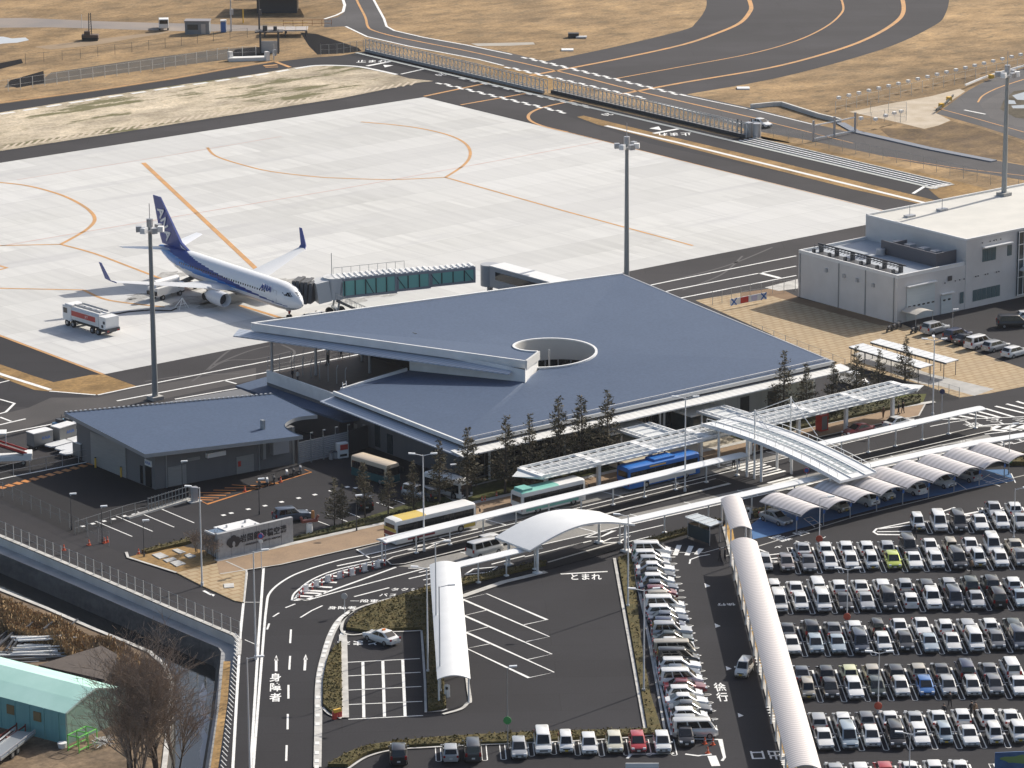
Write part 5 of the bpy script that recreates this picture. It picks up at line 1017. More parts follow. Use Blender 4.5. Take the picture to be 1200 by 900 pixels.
def car_parts(K):
    L, W, H, belt = K['L'], K['W'], K['H'], K['belt']; hw = W/2; b = MB(); rings = []
    prof = []; P = K['prof']
    for (x0, z0), (x1, z1) in zip(P, P[1:]):
        n = max(1, int((x1-x0)/.55))
        for i in range(n): prof.append((x0+(x1-x0)*i/n, z0+(z1-z0)*i/n))
    prof.append(P[-1])
    for x, z in prof:
        e = abs(x)/(L/2); tap = 1-.13*max(0, (e-.72)/.28)**2
        w_ = hw*tap; zb = .24 if e < .97 else .32
        half = [(w_*.9, zb), (w_*.985, zb+.16), (w_, min(z-.06, .62)), (w_*.97, z-.1), (w_*.88, z-.01), (w_*.45, z+.025)]
        rings.append([(x, y, zz) for y, zz in half]+[(x, -y, zz) for y, zz in half[::-1]])
    b.loft(rings)
    (r0, f0), (r1, f1) = K['cb'], K['rf']; wb, wr = hw*.9, hw*.74; zb = belt-.02
    base = [(r0, -wb), (f0, -wb*.93), (f0, wb*.93), (r0, wb)]
    c = MB(); m1 = .82
    def ringc(t, sq):  # t height fraction, sq: corner inset
        xr, xf = r0+(r1-r0)*t, f0+(f1-f0)*t; w_ = wb+(wr-wb)*t; z = zb+(H-zb)*t; k = .1+sq
        pts = [(xr, -w_+k), (xr+k*.9, -w_), (xf-k*1.1, -w_), (xf, -w_*.9+k*.6), (xf, w_*.9-k*.6), (xf-k*1.1, w_), (xr+k*.9, w_), (xr, w_-k)]
        return [(x, y, z) for x, y in pts]
    top1, top2 = ringc(.93, 0), ringc(1., 0)
    top2 = [(x*.94+(r1+f1)/2*.06, y*.88, z) for x, y, z in top2]; cx = (r1+f1)/2
    c.loft([ringc(0, 0), ringc(.88, .02), top1, top2])
    b.add(c.v, c.f)
    for s in (-1, 1): b.box((f0-.25, s*(hw+.06), belt+.06), (.16, .16, .12))
    body = b.mesh('car_body', [CARPAINT['white']], smooth=38)
    out = [('body', body)]
    def pane(pts, out_):
        n = (Vector(pts[1])-Vector(pts[0])).cross(Vector(pts[3])-Vector(pts[0])).normalized()*out_; return [tuple(Vector(p)+n) for p in pts]
    def lerp3(t, y, front):
        x = (f0+(f1-f0)*t) if front else (r0+(r1-r0)*t); return (x, y*(wb+(wr-wb)*t), zb+(H-zb)*t)
    g_ = MB(); g_.face(pane([lerp3(.06, -.82, 1), lerp3(.06, .82, 1), lerp3(.9, .84, 1), lerp3(.9, -.84, 1)], .025)); out.append(('windscreen', g_.mesh('windscreen', CGLASS)))
    g_ = MB(); g_.face(pane([lerp3(.16, .82, 0), lerp3(.16, -.82, 0), lerp3(.88, -.84, 0), lerp3(.88, .84, 0)], .025)); out.append(('rear_window', g_.mesh('rear_window', CGLASS)))
    nwin = 3 if L > 4.55 and H > 1.7 else 2
    for s in (-1, 1):
        for i in range(nwin):
            def sx(t, u):
                xr, xf = r0+(r1-r0)*t+.28, f0+(f1-f0)*t-.28; return xr+(xf-xr)*u
            u0, u1 = i/nwin+.02, (i+1)/nwin-.02; pts = [(sx(t, u), s*(wb+(wr-wb)*t+.0), zb+(H-zb)*t) for t, u in ((.1, u0), (.1, u1), (.84, u1), (.84, u0))]
            if s > 0: pts = pts[::-1]
            g_ = MB(); g_.face(pane(pts, .022)); out.append(('side_window', g_.mesh('side_window', CGLASS)))
    fz = K['prof'][-2][1]; fx = L/2
    for s in (-1, 1):
        g_ = MB(); g_.box((fx-.13, s*hw*.68, fz-.03), (.2, hw*.36, .17)); out.append(('headlight', g_.mesh('headlight', HL)))
        g_ = MB(); zt = .82 if H < 1.6 else 1.0; g_.box((-fx+.06, s*hw*.8, zt), (.12, hw*.26, .2 if H < 1.6 else .38)); out.append(('tail_light', g_.mesh('tail_light', TL)))
        for x in K['wx']:
            g_ = MB(); g_.tube((x, s*(hw-.2), .31), (x, s*(hw+.012), .31), .31, n=14); g_.tube((x, s*(hw+.0), .31), (x, s*(hw+.022), .31), .19, n=12, mi=1); out.append(('wheel', g_.mesh('wheel', [TYRE, RIM])))
    g_ = MB(); g_.box((fx-.05, 0, fz-.14), (.1, hw*.95, .13)); g_.box((fx-.03, 0, .34), (.08, hw*1.5, .1)); out.append(('grille', g_.mesh('grille', TRIM)))
    g_ = MB(); g_.box((fx+.005, 0, .47), (.04, .33, .16)); g_.box((-fx-.005, 0, .62), (.04, .33, .16)); out.append(('number_plate', g_.mesh('number_plate', PLATEY if K['W'] < 1.5 else PLATE)))
    return out
LIB = {k_: car_parts(K) for k_, K in KINDS.items()}
ORD = ['first', 'second', 'third', 'fourth', 'fifth', 'sixth', 'seventh', 'eighth', 'ninth', 'tenth', 'eleventh', 'twelfth', 'thirteenth', 'fourteenth', 'fifteenth', 'sixteenth', 'seventeenth', 'eighteenth', 'nineteenth', 'twentieth', 'twenty-first', 'twenty-second', 'twenty-third', 'twenty-fourth', 'twenty-fifth', 'twenty-sixth', 'twenty-seventh', 'twenty-eighth']
def car(kind, color, p, heading, label, group):
    t = thing('parked_car', label, 'car' if kind not in ('van', 'minivan') else 'van' if kind == 'van' else 'minivan', (p.x, p.y, .0), heading, group)
    for n_, me in LIB[kind]:
        o = bpy.data.objects.new(n_, me); COL.objects.link(o); o.parent = t
        if n_ == 'body': o.material_slots[0].link = 'OBJECT'; o.material_slots[0].material = CARPAINT[color]
    return t
KK = {'s': 'sedan', 'h': 'hatchback', 'k': 'kei wagon', 'm': 'minivan', 'e': 'estate car', 'o': 'off-roader', 'v': 'van'}
CC = {'W': 'white', 'P': 'pearl', 'S': 'silver', 'G': 'grey', 'D': 'dark grey', 'K': 'black', 'T': 'slate blue', 'N': 'navy', 'U': 'pale blue', 'B': 'beige', 'R': 'grey brown', 'L': 'lime green', 'b': 'blue', 'M': 'maroon', 'r': 'red', 'I': 'ivory', 'g': 'dark green', 'y': 'pale yellow'}
# per rank: front row (noses to the viewer) and back row; '-' is an empty stall; a trailing ' turns the car round
FRONT = {0: (8, "Wk Wm Dm Ws Wh Ss"), 1: (0, "Sh Rh Gs Wh Wh Wk Lh Ws Wh Dm Wk Wh Gh"), 2: (0, "Wm Wh Wm Ks Ss Dm Wh' Wo Tm Ss Km' Us"), 3: (0, "Ws Uh Us Tm Wh Dh Us Ps Wm Gh Tm"), 4: (0, "Bk Kh We gh Ph bh Sh Ph Gh Ws"), 5: (0, "Ws Um Wh Km We Uk Ws Wk Wk"), 6: (2, "- -")}
BACK = {0: (12, "Ss' Wh"), 1: (2, "Ss Wh Wh Wh Sh Dm' Ws' Bk Ws' Wm' Bs"), 2: (0, "Wk Ws Wm Wh Ps We Sh De Sh go Ko Wh"), 3: (0, "Ds Ko Gs Wh Kk Ws' Ws' Wh Se Wh ge"), 4: (0, "Ts Kh yh Bh Ke Bh Ds Nm Gs Wm"), 5: (0, "Se Wh Gh Ws Ss Ws Wh Wh Ws"), 6: (0, "Ss Wh rh Ws Wh Ws")}
rnd = random.Random(3)
GRP = 'cars in the big car park'
for r, n in enumerate(ROWN):
    for which, tab in (('front', FRONT), ('back', BACK)):
        i0, codes = tab[r]; 
        for j, cde in enumerate(codes.split()):
            if cde == '-': continue
            k_ = i0+j; a = 26.2+2.5*k_+rnd.uniform(-.09, .09); turned = cde.endswith("'"); col, kind = CC[cde[0]], KK[cde[1]]
            nn_ = n-2.45+rnd.uniform(-.15, .2) if which == 'front' else n-7.45+rnd.uniform(-.2, .15)
            hd = A_-math.pi/2 if (which == 'front') != turned else A_+math.pi/2
            hd += rnd.uniform(-.02, .02)
            lab = '%s %s, %s from the ribbed walkway, %s line of the %s rank' % (col, kind, ORD[j], which, ORD[r])
            car(kind, col, lot(a, nn_), hd, lab, GRP)
# the column along the hedge, noses to the aisle
COLC = "Wm We Sh Ws Ds Wh Ts Mh Bk Wm We Ts Nh So gs Ps Bv Km We Ts Wm Ms Wh Ws Ds Wh Se Pv".split()
c0, c1 = g(757, 646, .6), g(798, 857, .6); n0, n1 = c0.dot(nx), c1.dot(nx)
for i, cde in enumerate(COLC):
    col, kind = CC[cde[0]], KK[cde[1]]; p = lot(13.25+rnd.uniform(-.2, .2), n0+(n1-n0)*i/(len(COLC)-1))
    car(kind, col, p, A_+rnd.uniform(-.02, .02), '%s %s, %s from the arched roof in the long column by the hedge' % (col, kind, ORD[i]), 'cars in the column by the hedge')
# the row along the bottom hedge
for px_, cde, w_ in (((467, 890), "Ko'", 'leftmost, beside the white hatching'), ((528, 888), "Sh'", 'rear to the viewer, next to the dark minivan'), ((554, 886), "Dm'", 'tall and dark, third in'), ((608, 884), "Sh", 'by the thin pole with the green disc'), ((636, 877), "Wm", 'tallest white one in the row'), ((663, 878), "Wk", 'between the tall white one and a hatchback'), ((690, 879), "Wh", 'left of the ivory one'), ((720, 877), "Ih", 'left of the red one'), ((747, 877), "rh", 'only red one in the row'), ((776, 877), "Wh", 'right of the red one'), ((803, 869), "Kh", 'tucked below the end of the long column')):
    turned = cde.endswith("'"); col, kind = CC[cde[0]], KK[cde[1]]
    car(kind, col, g(*px_), A_-math.pi/2 if not turned else A_+math.pi/2, '%s %s in the bottom row, %s' % (col, kind, w_), 'cars in the bottom row')
car('hatchback', 'pearl', g(872, 790), R(-36-66), 'silver beige boxy hatchback driving down the aisle beside the ribbed walkway', 'moving cars') if False else car('kei wagon', 'pearl', g(872, 790), R(215), 'pearl white boxy car driving in the shaded aisle beside the ribbed walkway', 'cars on the move')
# accessible bays
for i, (px_, cde, w_) in enumerate((((912, 612), 'Ss', 'first curved shelter'), ((984, 598), 'Bk', 'third curved shelter'), ((1014, 590), 'Wv', 'fourth curved shelter'), ((1037, 584), 'Wk', 'fifth curved shelter'), ((1070, 577), "We'", 'sixth curved shelter'), ((1106, 569), 'Wh', 'seventh curved shelter'), ((1136, 562), "Sh'", 'last curved shelters'))):
    turned = cde.endswith("'"); col, kind = CC[cde[0]], KK[cde[1]]; car(kind, col, g(px_[0]-3, px_[1]), R(-90) if not turned else R(90), '%s %s parked on blue under the %s' % (col, kind, w_), 'cars under the curved shelters')
# staff lot by the fire station: rears towards the viewer
for px_, cde, hd, w_ in (((1096, 390), 'So', 3, 'at the garage corner, on its own'), ((1122, 398), 'No', 3, 'dark, leftmost of the row of five'), ((1132, 402), 'Ks', 3, 'low and dark between two taller ones'), ((1147, 407), 'Wm', 3, 'white, in the middle of the row'), ((1167, 410), 'Se', 3, 'long and grey, fourth in the row'), ((1190, 417), 'We', 3, 'white, at the right edge of the photo'), ((1187, 383), 'Km', -33, 'dark, by the yellow kerb nearer the station'), ((1206, 376), 'Wh', -33, 'half out of frame near the station entrance')):
    col, kind = CC[cde[0]], KK[cde[1]]; car(kind, col, g(*px_), R(hd), '%s %s in the fire station lot, %s' % (col, kind, w_), 'cars in the fire station lot')
# left car park, drop-off lanes
car('off-roader', 'slate blue', g(342, 610), R(-15), 'slate blue car parked half behind the name wall', 'cars in the left car park')
car('off-roader', 'black', g(428, 594), R(60), 'black car half hidden by conifers in the left car park', 'cars in the left car park')
car('kei wagon', 'silver', g(486, 583), R(-80), 'silver boxy car right of the middle conifers', 'cars in the left car park')
car('kei wagon', 'dark grey', g(503, 585), R(80), 'dark boxy car between a silver car and the white minibus', 'cars in the left car park')
car('estate car', 'white', g(579, 639), R(0), 'low white estate car waiting in the taxi bay', 'cars in the drop-off lanes')
car('van', 'pearl', g(568, 650), R(2), 'pale people carrier driving beside the low white estate car', 'cars in the drop-off lanes')
car('sedan', 'maroon', g(1005, 509), R(180), 'maroon topped car half hidden behind the right island canopy', 'cars in the drop-off lanes')
car('sedan', 'white', g(1053, 500), R(0), 'white saloon taxi stopped at the right end of the sidewalk', 'cars in the drop-off lanes')
car('sedan', 'white', g(1178, 0) if False else g(892, 148), R(-90), 'white patrol car on the road beside the sliding gate', 'cars in the drop-off lanes')
car('minivan', 'white', g(1000, 451), R(-90), 'white van parked beside the right end of the terminal', 'cars in the drop-off lanes')
tx = car('sedan', 'white', g(447, 752), R(97), 'white taxi with roof lamp turning in the pick-up bays', 'cars in the drop-off lanes')
b = MB(); b.box((-.4, 0, 1.52), (.2, .42, .16)); b.build('roof_lamp', ORANGE, tx)
# ------------------------------------------------------------ airliner
ACW = mat('aircraft_white', (.78, .79, .8), .3); ACG = mat('aircraft_grey', (.36, .38, .4), .35); ACD = mat('aircraft_dark_blue', (.018, .045, .23), .3); ACL = mat('aircraft_light_blue', (.03, .2, .55), .3); METAL = mat('bare_metal', (.5, .51, .53), .3, metal=.7)
fwd = Vector((math.cos(R(-90.6)), math.sin(R(-90.6)), 0)); nose = g(354.5, 357, 2.85); ac0 = nose-fwd*19.7; ac0.z = 0
AC = thing('airliner', 'white twin engine airliner with dark blue tail at the jet bridge', 'aeroplane', tuple(ac0), R(-90.6))
st = [(19.7, 2.85, .02), (19.55, 2.87, .3), (19.2, 2.92, .62), (18.6, 3.02, 1.0), (17.8, 3.14, 1.38), (17.0, 3.25, 1.66), (16.0, 3.32, 1.82), (14.5, 3.35, 1.9), (-6, 3.35, 1.9), (-9, 3.45, 1.82), (-12, 3.72, 1.55), (-15, 4.1, 1.1), (-17, 4.4, .68), (-18.3, 4.6, .3), (-18.7, 4.65, .12)]
def fus(x):
    for (a, za, ra), (b_, zb_, rb) in zip(st, st[1:]):
        if a >= x >= b_: t = (a-x)/(a-b_); t2 = t; return za+(zb_-za)*t2, ra+(rb-ra)*t2
    return st[-1][1:]
def lin(x, pts):
    for (a, va), (b_, vb) in zip(pts, pts[1:]):
        if a >= x >= b_: return va+(vb-va)*(a-x)/(a-b_)
    return pts[0][1] if x > pts[0][0] else pts[-1][1]
b = MB(); NX, NA = 170, 80; xs = [19.7-38.4*(i/NX) if i > 12 else 19.7-38.4*(12/NX)*(i/12)**1.5 for i in range(NX+1)]; rings = []
for x in xs:
    z, r = fus(x); rings.append([(x, r*math.cos(2*math.pi*k/NA), z+r*1.07*math.sin(2*math.pi*k/NA)) for k in range(NA)])
b.loft(rings)
for i in range(len(b.f)):
    f = b.f[i]; c = sum((b.v[j] for j in f), Vector())/len(f); x, z = c.x, c.z
    ut, ul, ll = lin(x, [(17.5, 2.45), (10, 3.05), (3, 3.75), (-6, 4.75), (-12, 5.6)]), lin(x, [(17.5, 2.35), (10, 2.7), (3, 3.05), (-6, 3.75), (-14, 4.7), (-18, 5.2)]), lin(x, [(17.5, 2.35), (6, 2.75), (2, 2.75), (-6, 2.95), (-14, 3.3), (-18, 3.9)])
    b.mi[i] = 1 if ul <= z < ut and x < 17.6 else 2 if ll <= z < ul and x < 8 else 3 if z < 2.15 else 0
b.build('fuselage', [ACW, ACD, ACL, ACG], AC, smooth=50)
def wing(pts, th, name, m, par=AC):
    """pts: list of (xLE, xTE, y, z)"""
    b = MB(); rr = []
    for xl, xt, y, z in pts:
        c = xl-xt; rr.append([(xl, y, z), (xl-c*.25, y, z+c*th), (xl-c*.7, y, z+c*th*.6), (xt, y, z), (xl-c*.6, y, z-c*th*.35), (xl-c*.2, y, z-c*th*.6)])
    b.loft(rr); return b.build(name, m, par, smooth=50)
for s in (-1, 1):
    wing([(5.2, -3.2, s*1.4, 2.35), (2.2, -2.5, s*5.8, 2.85), (-3.9, -5.7, s*16.9, 4.25)], .06, 'wing', mat('wing_grey', (.6, .61, .62), .35))
    b = MB(); b.loft([[(-3.9, s*16.9, 4.25), (-5.7, s*16.9, 4.25), (-5.7, s*16.95, 4.15), (-3.9, s*16.95, 4.15)], [(-4.6, s*17.5, 4.6), (-6.0, s*17.5, 4.6), (-6.0, s*17.62, 4.6), (-4.6, s*17.62, 4.6)], [(-6.3, s*17.95, 7.0), (-7.0, s*17.95, 7.0), (-7.0, s*18.02, 7.0), (-6.3, s*18.02, 7.0)]]); b.build('winglet', ACD, AC, smooth=30)
    wing([(-14.1, -17.6, s*.7, 4.9), (-17.4, -19.2, s*7.1, 5.6)], .05, 'tailplane', ACW)
    b = MB(); n = 20
    def er(x, r, dz=0): return [(x, s*4.85+r*math.cos(2*math.pi*k/n), 1.75+dz+r*math.sin(2*math.pi*k/n)) for k in range(n)]
    b.loft([er(5.6, .8), er(6.5, .86), er(6.75, .98), er(6.5, 1.08), er(5.2, 1.13), er(3.6, 1.05), er(2.6, .8)], cap=False); b.build('engine', mat('nacelle', (.62, .63, .65), .3), AC, smooth=50)
    b = MB(); b.add(er(5.7, .84), [tuple(range(n))]); b.tube((5.7, s*4.85, 1.75), (6.2, s*4.85, 1.75), .22, .03, n=10); b.build('intake_fan', DARKM, AC)
    b = MB(); b.tube((2.6, s*4.85, 1.75), (1.6, s*4.85, 1.75), .6, .35, n=14); b.prism([(5.2, s*4.85-.15), (1.2, s*4.85-.15), (1.2, s*4.85+.15), (5.2, s*4.85+.15)], 2.45, 2.95); b.build('pylon', METAL, AC)
    b = MB(); b.tube((-1.2, s*2.85, 2.2), (-1.2, s*2.85, .6), .14, n=8); [b.tube((-1.2, s*2.85+d-.18, .57), (-1.2, s*2.85+d+.18, .57), .57, n=16, mi=1) for d in (-.43, .43)]; b.build('main_gear', [METAL, BLACK], AC)
b = MB(); b.loft([[(-9.6, .16, 5.1), (-9.6, -.16, 5.1), (-17.6, -.12, 5.3), (-17.6, .12, 5.3)], [(-12.4, .2, 6.3), (-12.4, -.2, 6.3), (-18.1, -.13, 6.3), (-18.1, .13, 6.3)], [(-17.9, .1, 12.4), (-17.9, -.1, 12.4), (-20.0, -.06, 12.4), (-20.0, .06, 12.4)]]); b.build('tail_fin', ACD, AC, smooth=30)
b = MB(); b.loft([[(-9.4, .17, 5.05), (-9.4, -.17, 5.05), (-12.2, -.2, 5.6), (-12.2, .2, 5.6)], [(-11.2, .12, 5.55), (-11.2, -.12, 5.55), (-13.0, -.16, 6.6), (-13.0, .16, 6.6)]]); b.build('fin_fillet', ACW, AC)
Mac = Matrix.Translation(ac0) @ Matrix.Rotation(R(-90.6), 4, 'Z')
for s in (-1, 1):
    up_ = Vector((-.62, 0, 1)).normalized(); xd = Vector((s*-1, 0, 0))
    # lettering runs down the fin, reading from its top
    M = Mac @ frame((-16.75, s*.24, 8.5), Vector((.52, 0, -1)) if s < 0 else Vector((-.52, 0, 1)), Vector((1, 0, .52)) if s < 0 else Vector((-1, 0, -.52)) if False else Vector((1, 0, .52)) if s < 0 else Vector((-1, 0, -.52)))
    text('tail_lettering', 'ANA', 2.3, M, WHITE, AC, .02, .022, 1.)
    M = Mac @ frame((13.0, s*1.845, 4.35), (-1 if s > 0 else 1, 0, 0), (0, -s*.42, 1)); text('name_lettering', 'ANA', 1.2, M, ACD, AC, .01, .04)
    b = MB()
    for i in range(38):
        x = 12.6-i*.62 if i < 30 else 12.6-i*.62; z, r = fus(x)
        zz = 3.78; yy = math.sqrt(max(r*r-((zz-z)/1.07)**2, .01)); b.box((x, s*(yy+.004), zz), (.26, .03, .34))
    b.build('cabin_windows', GLASS, AC)
    for x in (15.2, -11.5):
        z, r = fus(x); b = MB(); zz = 3.45; yy = math.sqrt(max(r*r-((zz-z)/1.07)**2, .01)); q = [(x-.42, s*(yy+.02), 2.6+max(0, z-3.4)), (x+.42, s*(yy+.02), 2.6+max(0, z-3.4)), (x+.42, s*(yy-.12), 4.4), (x-.42, s*(yy-.12), 4.4)]
        for a, c in zip(q, q[1:]+q[:1]): b.tube(a, c, .025, n=4)
        b.build('cabin_door', GREYM, AC)
b = MB()
for s in (-1, 1):
    for xa_, xb_, ya, yb_ in ((18.3, 17.75, .06, .9), (17.75, 16.7, .95, 1.45)):
        P = []
        for x, y in ((xa_+.5, ya), (xb_+.5, yb_), (xb_-.12, yb_), (xa_-.2, ya)):
            z, r = fus(x); P.append((x+.02, s*(y+.02), z+1.07*math.sqrt(max(r*r-y*y, .001))+.03))
        b.face(P if s > 0 else P[::-1])
b.build('cockpit_windows', GLASS, AC)
b = MB(); b.tube((16.2, 0, 1.8), (16.2, 0, .4), .1, n=8); [b.tube((16.2, d-.1, .34), (16.2, d+.1, .34), .34, n=14, mi=1) for d in (-.22, .22)]; b.box((15.6, .3, 1.3), (1.2, .05, .7), 0, 0); b.box((16.25, 0, 1.0), (.15, .3, .4), 0, 2); b.build('nose_gear', [METAL, BLACK, RED], AC)
b = MB()
b.add([(-1.6+.8*math.cos(t), 10.2+.45*math.sin(t), 3.42+.045*math.sin(t)-.03*math.cos(t)) for t in [2*math.pi*k/14 for k in range(14)]], [tuple(range(14))])
b.build('red_disc', RED, AC)
# ------------------------------------------------------------ jet bridge
JB = thing('jet_bridge', 'grey jet bridge with green glazing reaching the nose of the airliner', 'jet bridge', tuple(g(393, 369)))
T1, T2, RO = g(389, 337, 4.1), g(555, 320, 4.7), g(574, 321, 4.6); JG = mat('bridge_grey', (.36, .37, .39), .5); GG = mat('green_glass', (.3, .66, .55), .25); ROFW = mat('bridge_roof', (.72, .72, .71), .5)
d = (T2-T1).normalized(); n = Vector((-d.y, d.x, 0)); L = (T2-T1).length; up_ = Vector((0, 0, 1))
segs = [(0, .44, 1.4, 1.3), (.44, .68, 1.25, 1.15), (.68, 1., 1.1, 1.02)]
for a, c, hw_, hh in segs:
    p, q = T1+d*L*a, T1+d*L*c; b = MB(); b.bar(p-up_*hh, q-up_*hh, hw_*2, .35); b.bar(p+up_*hh, q+up_*hh, hw_*2, .35); b.bar(p-up_*.7, q-up_*.7, hw_*2-.1, 1.3) if False else None
    for e in (p+d*.15, q-d*.15): b.box((e.x, e.y, e.z), (.3, hw_*2+.05, hh*2-.3), math.atan2(d.y, d.x))
    b.build('tunnel_frame', JG, JB, world=True)
    b = MB(); b.bar(p+d*.3, q-d*.3, hw_*2-.14, hh*2-.4); b.build('glazing', GG, JB, world=True)
    b = MB(); k = max(2, int((q-p).length/1.5))
    for i in range(k):
        e, e2 = p+d*((q-p).length*i/k), p+d*((q-p).length*(i+.75)/k)
        for s in (-1, 1):
            b.bar(e+n*s*hw_*1.0-up_*(hh-.2), e+n*s*hw_+up_*(hh-.2), .12, .12)
            if i % 3 == 0: b.bar(e+n*s*hw_+up_*(hh-.2), e2+n*s*hw_-up_*(hh-.2), .09, .09)
    b.build('bracing', mat('bracing_dark', (.06, .08, .08), .5), JB, world=True)
    b = MB(); k = int((q-p).length/.8)
    b.bar(p+up_*(hh+.2), q+up_*(hh+.2), hw_*2-.1, .08)
    for i in range(k): e = p+d*((q-p).length*(i+.5)/k)+up_*(hh+.3); b.box((e.x, e.y, e.z), (.42, hw_*2, .22), math.atan2(d.y, d.x))
    b.build('ribbed_roof', ROFW, JB, world=True)
b = MB()
for i in range(9): e = T1+d*(L*(.02+.5*i/8))+up_*1.6-n*-.9; b.bar(e, e+up_*1.1, .05, .05)
e0 = T1+d*L*.02+up_*2.7+n*.9; e1 = T1+d*L*.52+up_*2.7+n*.9; b.bar(e0, e1, .05, .05); b.build('roof_railing', GALV, JB, world=True)
b = MB(); b.tube(RO-up_*1.7, RO+up_*1.5, 1.4, n=16); b.build('rotunda', JG, JB, smooth=40, world=True); b = MB(); b.tube(Vector((RO.x, RO.y, 0)), RO-up_*2, .45, n=10); b.build('rotunda_column', JG, JB, smooth=40, world=True)
K0 = RO+Vector((.4, -1.2, 0)); K1 = Vector((RO.x+1.2, 11.2, 4.6)); b = MB(); b.bar(K0, K1, 2.8, 3.1); b.build('corridor', JG, JB, world=True); b = MB(); b.bar(K0+up_*1.62, K1+up_*1.62, 3.0, .14); b.build('corridor_roof', ROFW, JB, world=True)
b = MB(); b.bar(K0+Vector((-.05, -1.4, .35)), K1+Vector((-.05, 0, .35)), 2.82, 1.15); b.build('corridor_glazing', GLASS, JB, world=True)
b = MB(); [b.tube((K0.x, y, 0), (K0.x, y, 3.1), .3, n=8) for y in (K0.y-3.5, K0.y-12)]; b.build('corridor_column', JG, JB, world=True)
CB = g(373, 341, 3.8); b = MB(); dc = (CB-T1).normalized(); b.tube(T1-dc*.4-up_*1.6, T1-dc*.4+up_*1.6, 1.7, n=16); b.bar(T1+dc*.8, CB+dc*.6, 3.0, 3.1); b.build('cab', mat('bridge_white', (.6, .6, .59), .5), JB, smooth=40, world=True)
b = MB(); e0 = CB+dc*.5; e1 = nose-fwd*4.9+Vector((1.9, 0, 1.15)); dc = (e1-e0).normalized()
for i in range(5): q = e0.lerp(e1, (i+.5)/5); b.bar(q-dc*.24, q+dc*.24, 2.9+.25*(i % 2), 3.1+.25*(i % 2))
b.build('bellows', mat('bellows_grey', (.08, .084, .092), .7), JB, world=True)
W0 = g(393, 368); b = MB()
for s in (-1, 1): b.tube(W0+n*s*1.5+up_*.6, T1+d*1.2+n*s*1.5+up_*1.0, .16, n=8)
b.bar(W0+n*-1.6+up_*.75, W0+n*1.6+up_*.75, .5, .5); b.build('drive_column', GALV, JB, world=True)
for s in (-1, 1): b = MB(); q = W0+d*s*.9+up_*.55; b.tube(q-n*.3, q+n*.3, .55, n=14); b.build('drive_wheel', BLACK, JB, world=True)
q0, q1 = g(394, 352, 2.9), g(440, 373, .2); b = MB(); b.bar(q0, q1, 1.0, .14); b.build('stair', DARKM, JB, world=True); b = MB()
for s in (-.5, .5):
    b.bar(q0+n*s+up_*1.0, q1+n*s+up_*1.0, .05, .05)
    for i in range(9): e = q0.lerp(q1, i/8)+n*s; b.bar(e, e+up_*1.0, .04, .04)
b.build('stair_rail', GALV, JB, world=True)
b = MB(); q = T1+up_*2; b.tube(q, q+up_*3.2, .06, n=5); b.build('warning_mast', GALV, JB, world=True)
# stains with shapes of their own on the stand, tyre arcs on the ramp
rs = random.Random(12); b = MB()
for x, y, r0_ in ((168, 347, 2.2), (200, 322, 2.0), (232, 352, 3.2), (262, 340, 2.4), (190, 341, 1.6), (250, 357, 2.6), (300, 345, 1.8), (410, 352, 2.2), (445, 345, 2.0), (156, 352, 1.2), (330, 330, 2.4), (218, 338, 2.0)):
    c = g(x, y); k0 = rs.random()*6; b.face([(c.x+r0_*(1+.35*math.sin(3*a+k0)+.2*math.sin(7*a+k0*2))*math.cos(a)*1.3, c.y+r0_*(1+.3*math.sin(2*a+k0)+.15*math.sin(9*a))*math.sin(a)*.8, .0245) for a in [2*math.pi*j/28 for j in range(28)]])
b.build('stand_stains', mat('stained_concrete', (.4, .395, .38), .8, (.25, .245, .235), .8, fine=.2, fscale=3), kind='structure')
b = MB()
for q in ([(250, 428), (290, 412), (322, 404)], [(240, 436), (270, 410), (300, 400)], [(225, 447), (262, 424), (300, 421), (340, 412)], [(780, 330), (850, 312), (905, 290)], [(800, 340), (845, 322), (870, 300)], [(170, 447), (220, 440), (280, 438)], [(330, 404), (345, 412), (340, 425)]): b.ribbon([(p.x, p.y) for p in gs(smooth_px(q, 6))], .35, .014)
b.build('tyre_arcs', mat('scuffed_asphalt', (.075, .072, .074), .9), kind='structure')
# ------------------------------------------------------------ vehicles on the apron
def wheels(t, xs_, hw_, r=.48, w_=.3):
    for x in xs_:
        for s in (-1, 1): b = MB(); b.tube((x, s*(hw_-w_), r), (x, s*hw_, r), r, n=14); b.tube((x, s*hw_, r), (x, s*(hw_+.02), r), r*.5, n=10, mi=1); b.build('wheel', [TYRE, RIM], t)
FT = thing('fuel_truck', 'white and red refuelling tanker truck parked behind the wing tip', 'tanker truck', (-28.6, 62.2, 0), R(94))
b = MB(); b.box((0, 0, .85), (10.4, 1.2, .4)); b.box((-4.4, 0, .9), (1.4, 2.3, .3)); b.build('chassis', TRIM, FT)
b = MB(); b.box((4.3, 0, 1.95), (2.1, 2.45, 2.3)); b.box((4.0, 0, 3.2), (1.7, 2.3, .25)); b.build('cab', WHITE, FT, bevel=.12)
b = MB(); b.box((5.37, 0, 2.35), (.05, 2.1, .85)); b.build('windscreen', GLASS, FT)
for s in (-1, 1): b = MB(); b.box((4.6, s*1.24, 2.35), (.9, .04, .75)); b.build('side_window', GLASS, FT)
b = MB(); b.loft([[(x, y, z) for y, z in ((-1.2, 1.25), (-1.24, 2.7), (-1.0, 3.05), (1.0, 3.05), (1.24, 2.7), (1.2, 1.25))] for x in (3.1, -3.4)]); b.build('tank', mat('tanker_white', (.68, .68, .67), .4), FT)
